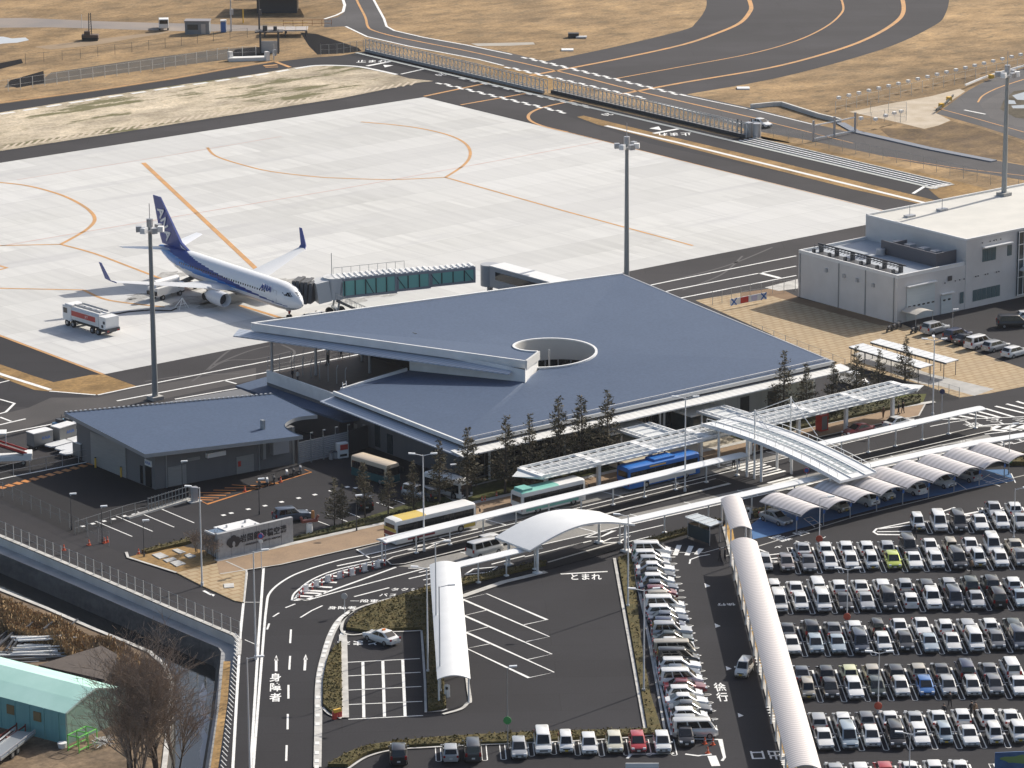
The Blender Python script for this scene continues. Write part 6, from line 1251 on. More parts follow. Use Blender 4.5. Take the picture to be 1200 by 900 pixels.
for s in (-1, 1): b = MB(); b.box((.2, s*1.245, 2.2), (5.8, .03, .75)); b.build('red_panel', RED, FT); M = Matrix.Translation(FT.location) @ Matrix.Rotation(R(94), 4, 'Z') @ frame((-.6, s*1.27, 2.2), (-s, 0, 0), (0, 0, 1)); text('panel_lettering', 'AVIATION FUEL' if False else 'JET', .5, M, WHITE, FT)
b = MB(); [b.box((x, 0, 3.1), (.8, .8, .12)) for x in (2.2, .8, -.6, -2)]; [b.bar((3, y, 3.3), (-3.3, y, 3.3), .05, .3) for y in (-.7, .7)]; b.build('catwalk', GREYM, FT)
b = MB(); b.box((-4.3, 0, 2.0), (1.7, 2.3, 1.8)); b.build('pump_cabinet', WHITE, FT); b = MB(); [b.box((-4.3-.2*k, 1.18-2.36*(k % 2), 1.5+.3*k), (.4, .06, .4)) for k in range(4)]; b.box((-5.2, 0, 1.0), (.3, 2.4, .5)); b.build('hose_gear', DARKM, FT); b = MB(); b.box((-5.3, .9, .9), (.12, .4, .25)); b.box((-5.3, -.9, .9), (.12, .4, .25)); b.build('tail_light', TL, FT)
wheels(FT, (4.3, 2.9, -1.8, -3.2), 1.22, .5)
def pxtube(pts, r, n=6):
    P = gs(pts); b = MB(); [b.tube(p+Vector((0, 0, r)), q+Vector((0, 0, r)), r, n=n) for p, q in zip(P, P[1:])]; return b
tag(pxtube([(134, 369), (150, 366), (175, 364), (200, 365), (207, 362)], .1).build('fuel_hose', BLACK), 'dark fuel hose lying between the tanker truck and the wing', 'hose')
t = thing('hose_stand', 'white frame stand holding the fuel hose under the wing', 'stand', tuple(g(214, 362))); b = MB()
for dx, dy in ((-.9, -.4), (.9, -.4), (.9, .5)): b.tube((dx, dy, 0), (0, 0, 1.7), .06, n=5)
b.tube((0, 0, 1.7), (-1.2, .3, .3), .06, n=5); b.tube((-.5, -.2, .8), (.5, -.2, .8), .05, n=5); b.build('frame', WHITE, t)
LD = thing('service_truck', 'white box bodied ground service truck half hidden under the wing', 'service truck', tuple(g(196, 348)), R(12)); b = MB(); b.box((-.2, 0, 1.35), (5.8, 2.1, 1.3)); b.build('body', WHITE, LD, bevel=.08); b = MB(); b.tube((-2.6, 0, 2.5), (2.2, 0, 2.5), .55, n=10); b.build('tank', WHITE_M, LD, smooth=40); b = MB(); b.box((-3.2, 0, 1.2), (.2, 2, .6)); b.box((1.8, -1.06, 1.6), (.9, .03, .5)); b.build('dark_trim', TRIM, LD); wheels(LD, (-1.9, 1.7), 1.06, .42)
t = thing('belt_loader', 'red and dark belt loader behind the service truck', 'belt loader', tuple(g(219, 339)), R(8)); b = MB(); b.bar((-3, 0, 1.0), (3.2, 0, 1.9), 1.1, .25); b.build('belt', DARKM, t); b = MB(); b.box((-.8, 0, .9), (2.6, 1.7, .7)); b.box((-1.8, .4, 1.6), (.8, .8, .9)); b.build('body', RED, t); wheels(t, (-1.6, 1.0), .9, .35)
t = thing('tow_bar', 'white tow bar trolley lying in front of the nose wheel', 'tow bar', tuple(g(367, 371)), R(10)); b = MB(); b.box((0, 0, .35), (3.6, 1.2, .25)); b.tube((1.8, 0, .35), (4.2, .3, .3), .07, n=5); b.build('frame', WHITE, t); wheels(t, (-1.2, 1.2), .65, .28, .15)
def container(lab, px_, hd):
    t = thing('baggage_container', lab, 'baggage container', tuple(g(*px_)), R(hd), 'silver baggage containers by the shed'); b = MB(); b.box((0, 0, 1.35), (3.0, 1.7, 1.7)); b.build('box', mat('container_silver', (.22, .225, .225), .45, metal=.3), t, bevel=.05); b = MB(); b.box((0, 0, 2.23), (3.05, 1.75, .1)); b.build('roof', WHITE, t); b = MB(); b.box((0, 0, .42), (3.1, 1.5, .18)); b.tube((1.5, 0, .4), (2.4, 0, .4), .05, n=4); b.build('trolley', DARKM, t); wheels(t, (-1.1, 1.1), .75, .22, .14)
    M = Matrix.Translation(t.location) @ Matrix.Rotation(R(hd), 4, 'Z') @ frame((.4, -.87, 1.4), (1, 0, 0), (0, 0, 1)); text('lettering', 'ANA', .6, M, BLUE, t, .003, True)
container('silver baggage container left of the pair, near the white step truck', (47, 524), 3); container('silver baggage container right of the pair, hitched behind the tug', (75, 517), 12); container('silver container cut off by the shed wall behind the flat dollies', (101, 536), 5)
def dolly(lab, px_, hd): t = thing('cargo_dolly', lab, 'cargo dolly', tuple(g(*px_)), R(hd), 'white cargo dollies by the shed'); b = MB(); b.prism([(-1.9, -.6), (-1.3, -.95), (1.5, -.95), (1.7, -.6), (1.7, .6), (1.5, .95), (-1.3, .95), (-1.9, .6)], .45, .62); b.build('platform', mat('dolly_white', (.66, .68, .7), .45), t); b = MB(); b.box((0, 0, .36), (3.2, 1.3, .12)); b.build('frame', DARKM, t); wheels(t, (-1.2, 1.2), .7, .2, .12)
for lab, px_ in (('white flat dolly farthest left beneath the two containers', (69, 524)), ('white flat dolly touching the tug, rightmost of the upper two', (94, 518)), ('pale flat dolly in the middle of the group of four', (81, 528)), ('pale flat dolly against the shed wall', (104, 524)), ('short pale dolly nearest the fence line', (86, 533))): dolly(lab, px_, 10)
def tug(lab, px_, hd, c=WHITE): t = thing('baggage_tug', lab, 'tug', tuple(g(*px_)), R(hd), 'baggage tugs by the shed'); b = MB(); b.box((0, 0, .75), (2.6, 1.4, .6)); b.box((.7, 0, 1.1), (1.0, 1.3, .3)); b.build('body', c, t, bevel=.08); b = MB(); b.box((-.5, 0, 1.25), (.6, 1.1, .5)); b.bar((.15, -.5, 1.2), (.15, -.5, 1.9), .05, .05); b.bar((.15, .5, 1.2), (.15, .5, 1.9), .05, .05); b.build('seat', DARKM, t); wheels(t, (-.8, .85), .72, .33, .2)
tug('white baggage tug hitched to the right container', (99, 511), 12); tug('white and dark tug behind the containers by the roof corner', (84, 502), 5); tug('blue and white tug leftmost behind the containers', (74, 503), 5, mat('pale_blue_paint', (.2, .4, .55), .4))
t = thing('step_truck', 'white and red passenger step truck at the left edge of the photo', 'step truck', tuple(g(12, 544)), R(-32)); b = MB(); b.box((0, 0, .95), (5.6, 1.9, .6)); b.box((2.3, 0, 1.35), (1.1, 1.9, .5)); b.build('body', WHITE, t, bevel=.06); b = MB(); b.bar((-2.4, 0, 3.1), (2.2, 0, 1.35), 1.5, .25); b.build('steps', DARKM, t); b = MB(); [b.bar((-2.4, y, 3.3), (2.2, y, 1.55), .06, .3) for y in (-.8, .8)]; b.build('red_rail', RED, t); b = MB(); b.box((-1.6, 0, 4.3), (2.6, 1.9, .14)); [b.box((x, y, 3.5), (.07, .07, 1.6)) for x in (-2.8, -.4) for y in (-.9, .9)]; b.build('canopy', WHITE, t); wheels(t, (-1.7, 1.7), .95, .36, .22)
# ------------------------------------------------------------ buses
def bus(lab, p, hd, L, W_, H, paints, bands, roofs, ac=None, cat='bus', front_slope=.12, grp='buses at the terminal'):
    t = thing('bus', lab, cat, (p.x, p.y, 0), R(hd), grp); l2, w2 = L/2, W_/2
    b = MB(); prof = [(-w2, .35), (-w2, H-.5), (-w2*.95, H-.14), (-w2*.72, H), (w2*.72, H), (w2*.95, H-.14), (w2, H-.5), (w2, .35)]
    n = 24; rr = []
    for i in range(n+1):
        x = -l2+L*i/n; e = .06 if i in (0, n) else 0; rr.append([(x-(front_slope*(z-.4)/H if i == n else 0), y*(1-e), z-(.08 if e and z > H-.3 else 0)) for y, z in prof])
    b.loft(rr)
    for i in range(len(b.f)):
        c = sum((b.v[j] for j in b.f[i]), Vector())/len(b.f[i]); u = (c.x+l2)/L
        if c.z > H-.12:
            for u0, u1, k in roofs:
                if u0 <= u < u1: b.mi[i] = k
        else:
            for u0, u1, k in bands:
                if u0 <= u < u1: b.mi[i] = k
    b.build('body', paints, t, smooth=35)
    for s in (-1, 1): b = MB(); b.box((-.1, s*(w2+.005), H-1.15), (L-.7, .03, 1.05)); b.build('side_windows', GLASS, t); b = MB(); [b.box((x, s*(w2+.024), H-1.15), (.07, .02, 1.05)) for x in [-l2+1.2+i*1.5 for i in range(int(L/1.5)-1)]]; b.build('window_posts', TRIM, t)
    b = MB(); b.box((l2-.06, 0, H-1.3), (.14, W_*.9, 1.55)); b.build('windscreen', GLASS, t); b = MB(); b.box((-l2-.0, 0, H-1.0), (.06, W_*.72, .75)); b.build('rear_window', GLASS, t)
    for s in (-1, 1): b = MB(); b.box((l2-.02, s*w2*.78, .75), (.1, .4, .22)); b.build('headlight', HL, t); b = MB(); b.box((-l2, s*w2*.86, .95), (.06, .22, .4)); b.build('tail_light', TL, t); b = MB(); b.bar((l2-.1, s*w2, H-.5), (l2+.25, s*(w2+.25), H-.7), .05, .05); b.box((l2+.28, s*(w2+.28), H-.95), (.08, .2, .4)); b.build('mirror', TRIM, t)
    b = MB(); b.box((-l2-.03, 0, .75), (.03, .45, .22)); b.build('number_plate', PLATE, t)
    wheels(t, (-l2*.52, l2*.6), w2+.01, .48, .28)
    if ac:
        x, ln, m_ = ac; b = MB(); b.box((x, 0, H+.12), (ln, W_*.72, .3)); b.build('roof_unit', m_, t, bevel=.06)
    return t
BY = mat('bus_yellow', (.62, .45, .09), .35); BG = mat('bus_green', (.2, .5, .42), .35); BB = mat('bus_blue', (.02, .15, .48), .3); BW = mat('bus_white', (.74, .73, .7), .35); BM = mat('bus_maroon', (.2, .015, .03), .35); BT = mat('bus_teal', (.01, .09, .1), .4); BC = mat('bus_cream', (.58, .48, .36), .4)
t = bus('long coach with white and yellow roof and maroon stripes at the front sidewalk', Vector((-50.3, -47.95, 0)), -.5, 12., 2.5, 3.3, [BW, BY, BM], [(0, 1, 0)], [(.1, .36, 1), (.36, 2, 0)])
b = MB(); [b.box((-.3+x, s*1.262, z), (w_, .02, h)) for s in (-1, 1) for x, z, w_, h in ((-3.8, 1.55, 3.6, .35), (-.2, 1.35, 2.6, .5), (-2, .75, 4, .3))]; b.box((-6.02, 0, 1.5), (.03, 2.4, .5)); b.build('maroon_stripe', BM, t); b = MB(); [b.box((4.9, s*1.262, .7), (1.7, .02, .45)) for s in (-1, 1)]; b.box((-6.02, 0, 2.0), (.025, 2.45, .4)); b.build('yellow_panel', BY, t)
t = bus('shorter bus with pale green and cream roof behind the island canopy', Vector((-32.2, -48.0, 0)), -.5, 9.9, 2.4, 3.1, [BW, BG], [(0, 1, 0)], [(0, .58, 1)], (-3.9, 1.6, BG)); b = MB(); [b.box((-.3, s*1.212, .85), (8.2, .02, .55)) for s in (-1, 1)]; b.build('green_stripe', BG, t)
t = bus('bright blue bus with white lower graphics in front of the entrances', Vector((-14.6, -48.2, 0)), -.5, 11.6, 2.5, 3.1, [BB, BW], [(0, 1, 0)], [], (.2, 3.4, BB)); b = MB(); [b.box((1.2, s*1.262, .8), (7.6, .02, .55)) for s in (-1, 1)]; b.build('white_graphic', BW, t); b = MB(); [b.box((-1.2, s*1.262, 2.72), (2.6, .02, .16)) for s in (-1, 1)]; b.build('yellow_lettering_band', YEL, t)
t = bus('small cream and teal retro bus parked in the shade by the terminal wall', g(440, 563), -84, 6.8, 2.2, 2.9, [BC, BT], [(0, 1, 0)], [], cat='minibus')
b = MB(); [b.box((0, s*1.112, .85), (6.6, .02, 1.0)) for s in (-1, 1)]; b.build('green_stripe', BT, t); b = MB(); b.box((3.38, 0, .9), (.12, 2.1, .9)); b.build('front_panel', BT, t)
t = bus('white minibus parked at the corner of the terminal', g(525, 580), -82, 6.6, 2.05, 2.6, [BW], [(0, 1, 0)], [], cat='minibus')
# ------------------------------------------------------------ plants
def leafmat(name, a, b_, rough=.8):
    m, nt, p = newmat(name); p.inputs['Roughness'].default_value = rough; p.inputs['Specular IOR Level'].default_value = .2
    o = mixc(nt, a, b_, noise(nt, pos(nt), 1.1, 3, .6, .35, .65)); o = mixc(nt, o, mixc(nt, (.6,)*3, (1.4,)*3, noise(nt, pos(nt), 7., 2, .6, .3, .7)), 1., 'MULTIPLY'); nt.links.new(o, p.inputs['Base Color']); return m
NEEDLE = leafmat('conifer_needles', (.085, .08, .05), (.115, .095, .062)); BARK = mat('bark', (.07, .055, .042), .9); HEDGE = leafmat('azalea_leaves', (.115, .088, .03), (.075, .066, .022)); TWIG = leafmat('winter_twigs', (.235, .185, .148), (.31, .245, .19)); SHRUB = leafmat('shrub_leaves', (.05, .055, .022), (.075, .065, .025)); REEDM = leafmat('dry_reeds', (.42, .3, .165), (.25, .165, .088)); TUFTM = leafmat('grass_tufts', (.4, .29, .17), (.3, .215, .125))
def conifer_mesh(seed, H=8., low=.16):
    r = random.Random(seed); c = MB(); t = MB(); bend = r.uniform(-.03, .03)
    for i in range(6):
        z0, z1 = H*i/6, H*(i+1)/6; t.tube((bend*z0, 0, z0), (bend*z1, 0, z1), .14*(1-i/6.3), .14*(1-(i+1)/6.3), n=6, cap=False)
    nb = int(17*H)
    for i in range(nb):
        u = low+(1-low)*(i+r.random())/nb; z = H*u; ln = (2.15*(1-u)**.95+.14)*r.uniform(.55, 1.2)*H/8; a = r.uniform(0, 6.283); up_ = r.uniform(.05, .45)
        d = Vector((math.cos(a), math.sin(a), up_)).normalized(); o = Vector((bend*z, 0, z))
        if ln > .5: t.tube(o, o+d*ln*.8, .022, .008, n=3, cap=False)
        k = max(4, int(ln*15))
        for j in range(k):
            s = (.25+.8*(j+r.random())/k); p = o+d*ln*s+Vector((r.gauss(0, .09), r.gauss(0, .09), r.gauss(-.03, .08))); sz = r.uniform(.11, .24)
            e = Vector((r.gauss(0, 1), r.gauss(0, 1), r.gauss(0, .5))).normalized()*sz; f = (d+Vector((r.gauss(0, .5), r.gauss(0, .5), r.gauss(0, .4)))).normalized()*sz*1.5
            c.face([p-e*.5, p+f, p+e*.5])
    return c.mesh('crown', NEEDLE), t.mesh('trunk', BARK)
CON = [conifer_mesh(i, 8., (.1, .2, .26, .14)[i]) for i in range(4)]
def conifer(lab, base, top, k, grp='slim dark conifers'):
    p = g(*base); h = hof(p, top); s = h/8.; t = thing('conifer_tree', lab, 'tree', (p.x, p.y, 0), rnd.uniform(0, 6.28), grp)
    for nme, me in zip(('crown', 'trunk'), CON[k % 4]): o = inst(nme, me, t); o.scale = (s*1.0, s*1.0, s)
for i, (lab, bx, by, tp) in enumerate((
 ('conifer leftmost of the two by the statue lawn, nearest the name wall', 392, 616, 560), ('conifer just right of the one nearest the name wall', 401, 615, 568), ('tall conifer in front of the black parked car', 428, 608, 541), ('conifer left of the silver boxy car in the left lot', 455, 603, 546), ('thin conifer between the silver car and the white minibus', 485, 599, 540), ('thin conifer in front of the white minibus', 515, 592, 516), ('conifer at the left front corner of the terminal roof', 547, 592, 501), ('tall conifer at the first bay of terminal glazing', 592, 578, 487), ('conifer second from the roof corner along the glazing', 622, 573, 485), ('tall conifer third along the glazing, rising over the eave', 655, 561, 465), ('conifer fourth along the glazing', 683, 556, 464), ('conifer nearest the left entrance porch', 712, 549, 458), ('tall conifer in front of the white wall, left of three', 918, 498, 411), ('conifer in front of the white wall, middle of three', 945, 492, 425), ('bushy conifer at the right end of the white wall', 975, 487, 424), ('conifer beside the white van at the terminal end', 1003, 479, 405), ('conifer in front of the front bicycle shelter', 1029, 466, 410), ('conifer between the bicycle shelters and the pergola end', 1060, 458, 395))):
    conifer(lab, (bx, by), tp, i)
def bush(name, lab, p, r, h, seed, m=SHRUB, n=260, cat='shrub', grp=None):
    rr = random.Random(seed); t = thing(name, lab, cat, (p.x, p.y, p.z), 0, grp); b = MB()
    for i in range(n):
        v = Vector((rr.gauss(0, 1), rr.gauss(0, 1), rr.gauss(0, 1))).normalized()*(rr.random()**.4); q = Vector((v.x*r, v.y*r, h*.5+v.z*h*.5)); e = Vector((rr.gauss(0, 1), rr.gauss(0, 1), rr.gauss(0, 1))).normalized()*.16; f = Vector((rr.gauss(0, 1), rr.gauss(0, 1), rr.gauss(0, 1))).normalized()*.2; b.face([q-e, q+f, q+e])
    b.build('foliage', m, t); b = MB(); [b.tube((0, 0, 0), (rr.uniform(-.4, .4)*r, rr.uniform(-.4, .4)*r, h*.7), .03, .015, n=4) for _ in range(4)]; b.build('stem', BARK, t)
def hedge_bed(name, lab, poly, h, m=HEDGE, dens=16, px=True, seed=1, cat='hedge', size=.17):
    P = gs(poly) if px else [Vector((*p, 0)) for p in poly]; r = random.Random(seed); b = MB(); b.prism([(p.x, p.y) for p in P], .02, h*.72)
    xs_, ys_ = [p.x for p in P], [p.y for p in P]; A = abs(sum(P[i-1].x*P[i].y-P[i].x*P[i-1].y for i in range(len(P))))/2; cnt = 0; want = int(A*dens); tries = 0
    def inside(x, y):
        c = False
        for i in range(len(P)):
            a, d = P[i-1], P[i]
            if (a.y > y) != (d.y > y) and x < (d.x-a.x)*(y-a.y)/(d.y-a.y)+a.x: c = not c
        return c
    while cnt < want and tries < want*8:
        tries += 1; x, y = r.uniform(min(xs_), max(xs_)), r.uniform(min(ys_), max(ys_))
        if not inside(x, y): continue
        cnt += 1; z = h*(.72+.34*r.random()+.12*math.sin(x*1.7)*math.cos(y*1.9)); q = Vector((x, y, z)); e = Vector((r.gauss(0, 1), r.gauss(0, 1), r.gauss(0, .6))).normalized()*size; f = Vector((r.gauss(0, 1), r.gauss(0, 1), r.gauss(0, .8))).normalized()*size*1.2; b.face([q-e, q+f, q+e])
    return tag(b.build(name, m), lab, cat, kind='stuff')
hedge_bed('hedge_bed', 'brown green azalea bed curving above the taxi in the pick-up bays', smooth_px([(406, 738), (410, 728), (425, 717), (450, 707), (480, 697), (500, 690.5)], 3)+[(512, 690), (512, 706), (517, 760), (523, 830), (502, 834), (498, 760), (495, 738), (470, 739), (430, 742)], .5, seed=2)
hedge_bed('hedge_bed', 'narrow azalea strip left of the taxi bay grid by the approach road', [(392, 760), (400, 755), (401, 838), (390, 838), (379, 828), (379, 800), (384, 775)], .5, seed=3)
hedge_bed('hedge_bed', 'long brown green hedge strip between the pick-up lot and column of cars', [(724, 656), (741, 650), (745, 690), (752, 760), (762, 815), (776, 860), (760, 862)], .45, seed=4)
hedge_bed('hedge_bed', 'low clipped hedge along the bottom row of parked cars', smooth_px([(384, 899), (410, 884), (440, 875), (500, 868), (560, 864), (650, 860), (758, 857)], 3)+smooth_px([(774, 862), (700, 866), (600, 872), (500, 875), (450, 880), (425, 887), (408, 899)], 3), .5, seed=5)
hedge_bed('hedge_bed', 'low hedge along the slim canopy above the pick-up lot', [(541, 680), (580, 672), (640, 659), (640, 664), (580, 678), (541, 688)], .45, seed=6)
hedge_bed('hedge_bed', 'low hedge behind the small flat shelter and walkway crossing', [(744, 638), (800, 622), (845, 610), (846, 614), (800, 628), (750, 643)], .45, seed=7)
hedge_bed('hedge_bed', 'low olive hedge at the left lot by the manhole covers', [(166, 648), (172, 650), (225, 637), (222, 634)], .6, seed=8)
hedge_bed('hedge_bed', 'shrub bed in front of the white terminal wall behind the pergola', [(7, -38.5), (30, -39.2), (38, -41), (36, -43), (7, -41.8)], .7, SHRUB, 9, False, 9, size=.22)
hedge_bed('hedge_bed', 'dark shrub bed on the lawn in front of the terminal glazing', [(-30, -39.6), (-16, -40.2), (-16, -37.6), (-30, -37.8)], .5, SHRUB, 8, False, 10, size=.22)
hedge_bed('hedge_bed', 'dark shrub strip along the left car park edge under the conifers', [(-65, -39.6), (-53, -40.2), (-41, -40.3), (-41, -38.6), (-53, -38.5), (-65, -38.9)], .5, SHRUB, 9, False, 11, size=.22)
hedge_bed('hedge_bed', 'shrub bed at the right end of the accessible bays', [(1168, 538), (1240, 530), (1240, 545), (1185, 546)], .8, HEDGE, 10, seed=12)
hedge_bed('hedge_bed', 'low planting behind the first accessible bay shelter', [(882, 601), (905, 596), (905, 602), (884, 607)], .6, HEDGE, 10, seed=13)
# leafless trees
def bare_tree(lab, p, H, seed, spread, n_main, grp=None, dmax=5):
    r = random.Random(seed); t = thing('bare_tree', lab, 'tree', (p.x, p.y, p.z), 0, grp); tr = MB(); cr = MB()
    def grow(q, d, ln, rad, depth):
        e = q+d*ln; b = tr if depth == 0 else cr; b.tube(q, e, rad, rad*.62, n=3 if depth > 1 else 6, cap=False)
        if depth >= dmax: return
        for _ in range((r.choice((2, 3, 3)) if dmax < 6 else r.choice((2, 3, 3, 3))) if depth else n_main):
            u = r.uniform(.35, 1.); nd = (d+Vector((r.gauss(0, 1), r.gauss(0, 1), r.gauss(0, .5)))*(.33+.05*depth)*spread+Vector((0, 0, .16))).normalized(); grow(q.lerp(e, u), nd, ln*r.uniform(.55, .82), max(rad*.55, .012), depth+1)
    for i in range(4): a = r.uniform(0, 6.28); grow(Vector((.25*math.cos(a), .25*math.sin(a), 0)), Vector((.2*math.cos(a), .2*math.sin(a), 1)).normalized(), H*.3, .1*H/12, 0)
    cr.build('crown', TWIG, t); tr.build('trunk', BARK, t)
bare_tree('big bare brown tree between the green tent shed and the canal', g(186, 915), 21, 5, 1.0, 8, None, 6)
bare_tree('dense bare tree bottom edge beside the canal water', g(160, 935), 18, 8, 1.0, 8, None, 6)
bare_tree('smaller bare tree in front of the white tubes at the tent end', g(150, 905), 10, 21, 1.1, 8, None, 5)
bare_tree('smaller bare tree nearest the canal coping', g(207, 905), 11, 22, 1.1, 8, None, 5)
for lab, px_, sd in (('small bare tree left of the name wall', (240, 652), 3), ('small bare tree touching the name wall corner', (250, 656), 4), ('small bare tree by the manhole slabs', (232, 648), 9)): bare_tree(lab, g(*px_), 4.2, sd, 1.2, 4, 'small bare trees by the name wall')
# reeds along the near canal bank: uncountable
def reeds(name, lab, poly, h, n, seed, m=None):
    P = gs(poly); r = random.Random(seed); b = MB(); xs_, ys_ = [p.x for p in P], [p.y for p in P]; c = 0
    while c < n:
        x, y = r.uniform(min(xs_), max(xs_)), r.uniform(min(ys_), max(ys_)); ins = False
        for i in range(len(P)):
            a, d = P[i-1], P[i]
            if (a.y > y) != (d.y > y) and x < (d.x-a.x)*(y-a.y)/(d.y-a.y)+a.x: ins = not ins
        if not ins: continue
        c += 1; hh = h*r.uniform(.5, 1.15)*(.75+.3*math.sin(x*.8+seed)*math.sin(y*.6)); w_ = r.uniform(.03, .09); l = Vector((r.gauss(0, .25), r.gauss(0, .25), 0)); a = r.uniform(0, 6.28); e = Vector((math.cos(a), math.sin(a), 0))*w_
        q = Vector((x, y, 0)); b.face([q-e, q+e, q+l+Vector((0, 0, hh))+e*1.6, q+l*1.1+Vector((0, 0, hh*1.05))-e*1.2])
    return tag(b.build(name, m or REEDM), lab, 'reeds', kind='stuff')
reeds('reed_bed', 'tall dry orange brown reeds along the near canal bank', [(-10, 707), (50, 731), (105, 755), (150, 772), (176, 786), (190, 800), (150, 808), (120, 790), (60, 764), (-10, 738)], 1.75, 17000, 2)
# ------------------------------------------------------------ fences
def fence(lab, pts, h, n, arm=.3, m=GALV, mesh=WIRE, px=True, lean=(0, 0), pr=.04, rails=True, cat='wire fence', name='wire_fence', panel=True):
    P = gs(pts) if px else [Vector((*p, 0)) for p in pts]; segs = [(P[i], P[i+1]) for i in range(len(P)-1)]; tot = sum((q-p).length for p, q in segs); t = thing(name, lab, cat, tuple(P[0]))
    def at(s):
        for p, q in segs:
            L = (q-p).length
            if s <= L+1e-6: return p+(q-p)*(s/L), (q-p).normalized()
            s -= L
        return segs[-1][1], (segs[-1][1]-segs[-1][0]).normalized()
    me = None; up_ = Vector((lean[0], lean[1], h))
    b = MB(); b.tube((0, 0, 0), up_, pr, n=5)
    if arm: b.tube(up_, up_+Vector((-.6*arm, -.75*arm, arm*.9)), pr*.8, n=4)
    me = b.mesh('post', m)
    for i in range(n): q, d = at(tot*i/(n-1)); inst('post', me, t, tuple(q-P[0]))
    if panel:
        b = MB()
        for p, q in segs: b.face([p+Vector((0, 0, .05)), q+Vector((0, 0, .05)), q+up_, p+up_])
        b.build('mesh_panel', mesh, t, world=True)
    if rails:
        b = MB()
        for p, q in segs:
            for k in (.98, .5): b.tube(p+up_*k, q+up_*k, .018, n=3)
        b.build('wires', m, t, world=True)
    return t
fence('long wire fence on the cream kerb above the canal', [(-40, 612), (0, 627.5), (93, 666.5), (200, 712.5), (281, 747)], 1.9, 34, m=mat('post_pale', (.55, .55, .53), .5), pr=.055)
fence('wire fence with cranked posts along the kerb left of the shed yard', [(-20, 572), (7, 583), (75, 615), (104, 630), (128, 640)], 1.8, 14)
fence('wire fence between the shed yard and the white parking lines', [(88, 627), (150, 607), (174, 601)], 1.7, 7)
fence('thin wire fence along the white line at the far side of the shed yard', [(-20, 567), (13, 559), (111, 540)], 1.8, 8, m=GREYM)
fence('row of short posts leaning out over the canal beside the approach road', [(281, 748), (279, 775), (273, 830), (264, 905), (262, 925)], .6, 36, .22, WHITE_M, lean=(-.4, .3), panel=False, rails=False, name='leaning_posts', cat='guard posts', pr=.06)
fence('wire fence with white tipped posts across the grass at upper left', [(-20, 111), (0, 108.5), (100, 94), (200, 80), (262, 69), (300, 67)], 2.3, 24, .35, mat('pale_post', (.6, .6, .58), .5), pr=.06)
fence('thin wire fence behind the ditch at upper left', [(30, 75), (100, 68), (180, 58), (260, 47), (290, 44)], 2., 14, .25, DARKM)
fence('wire fence between the sliding gate track and the perimeter road', [(890, 159), (940, 167.5), (1060, 193), (1200, 226), (1260, 240)], 2.2, 24, .3)
fence('white topped wire fence crossing the brown grass at upper right', [(979, 133), (1010, 125), (1100, 104), (1200, 81), (1240, 72)], 2.3, 22, .0, mat('fence_pale', (.5, .5, .48), .5), pr=.05)
fence('short wire fence enclosure by the sand patch at upper right', [(1005, 148), (1040, 142), (1062, 144), (1062, 133), (1020, 132)], 2.2, 9, .3)
fence('low wire fence beside the block paving path near the junction', [(1088, 456), (1124, 466.5)], 1.5, 4, 0)
fence('thin wire fence along the plaza edge behind the terminal roof', [(835, 357), (880, 347), (932, 341)], 1.9, 9, .2)
fence('thin wire fence between the terminal and the block paved plaza', [(880, 392), (930, 412), (990, 436)], 1.9, 9, .2)
fence('fence round the dark channel at upper left centre', [(376, 64.5), (395, 63.5), (426, 59)], 2.1, 7, .3, pr=.06)
hm = mat('reflector_white', (.8, .8, .78), .3)
b = MB(); b.tube((0, 0, .7), (0, 0, 1.0), .05, n=5); b.box((0, 0, 1.2), (.62, .62, .5)); rl = b.mesh('light_unit', hm); P0, P1 = g(983, 115, 2.0), g(1196, 64.5, 2.0)
for i in range(20):
    p = P0.lerp(P1, i/19); q = g(*proj(p), 0); o = tag(bpy.data.objects.new('boundary_light', rl), '%s white topped boundary light along the upper right fence, counted from the left' % ORD[i], 'boundary light', 'white boundary lights on the fence'); COL.objects.link(o); o.location = (p.x, p.y, .9)
for i, (x, y) in enumerate(((1009, 139), (1026, 140), (1038, 136), (1048, 133), (1056, 131))):
    o = tag(bpy.data.objects.new('boundary_light', rl), '%s white light by the fence enclosure at the sand patch, counted from the left' % ORD[i], 'boundary light', 'white lights by the enclosure'); COL.objects.link(o); p = g(x, y, 2.); o.location = (p.x, p.y, .9)
# ------------------------------------------------------------ sliding gate
def gate(lab, y0, y1, x, dx, n):
    t = thing('sliding_gate', lab, 'sliding gate', (x, y0, 0), group='steel sliding gates'); L = y1-y0; H = 2.5
    b = MB(); b.box((0, L/2, .35), (.5, L, .5)); [b.box((dx_, L/2, z), (.12, L, .12)) for dx_ in (0, .9) for z in (H, .8)]; b.build('frame', mat('gate_steel', (.3, .31, .32), .5), t)
    me = MB(); me.box((0, 0, H/2), (.11, .11, H)); me.bar((0, 0, H-.1), (.9, 0, .7), .08, .08); me.box((.9, 0, H/2), (.1, .1, H)); me.tube((0, 0, H), (-.3, 0, H+.4), .04, n=4); me = me.mesh('upright', mat('gate_galvanised', (.6, .61, .6), .5))
    for i in range(n): inst('upright', me, t, (0, L*i/(n-1), 0))
    return t
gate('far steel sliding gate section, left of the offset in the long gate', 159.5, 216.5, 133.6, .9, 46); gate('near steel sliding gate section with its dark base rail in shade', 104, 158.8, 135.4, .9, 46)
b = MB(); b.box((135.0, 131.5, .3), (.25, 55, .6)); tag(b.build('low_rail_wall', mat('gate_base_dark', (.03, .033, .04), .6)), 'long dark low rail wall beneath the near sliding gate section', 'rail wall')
b = MB()
for k in range(3): b.box((135.3-1.2*k, 78, .06), (.36, 50, .1))
b.build('gate_rails', WHITE_M, kind='structure')
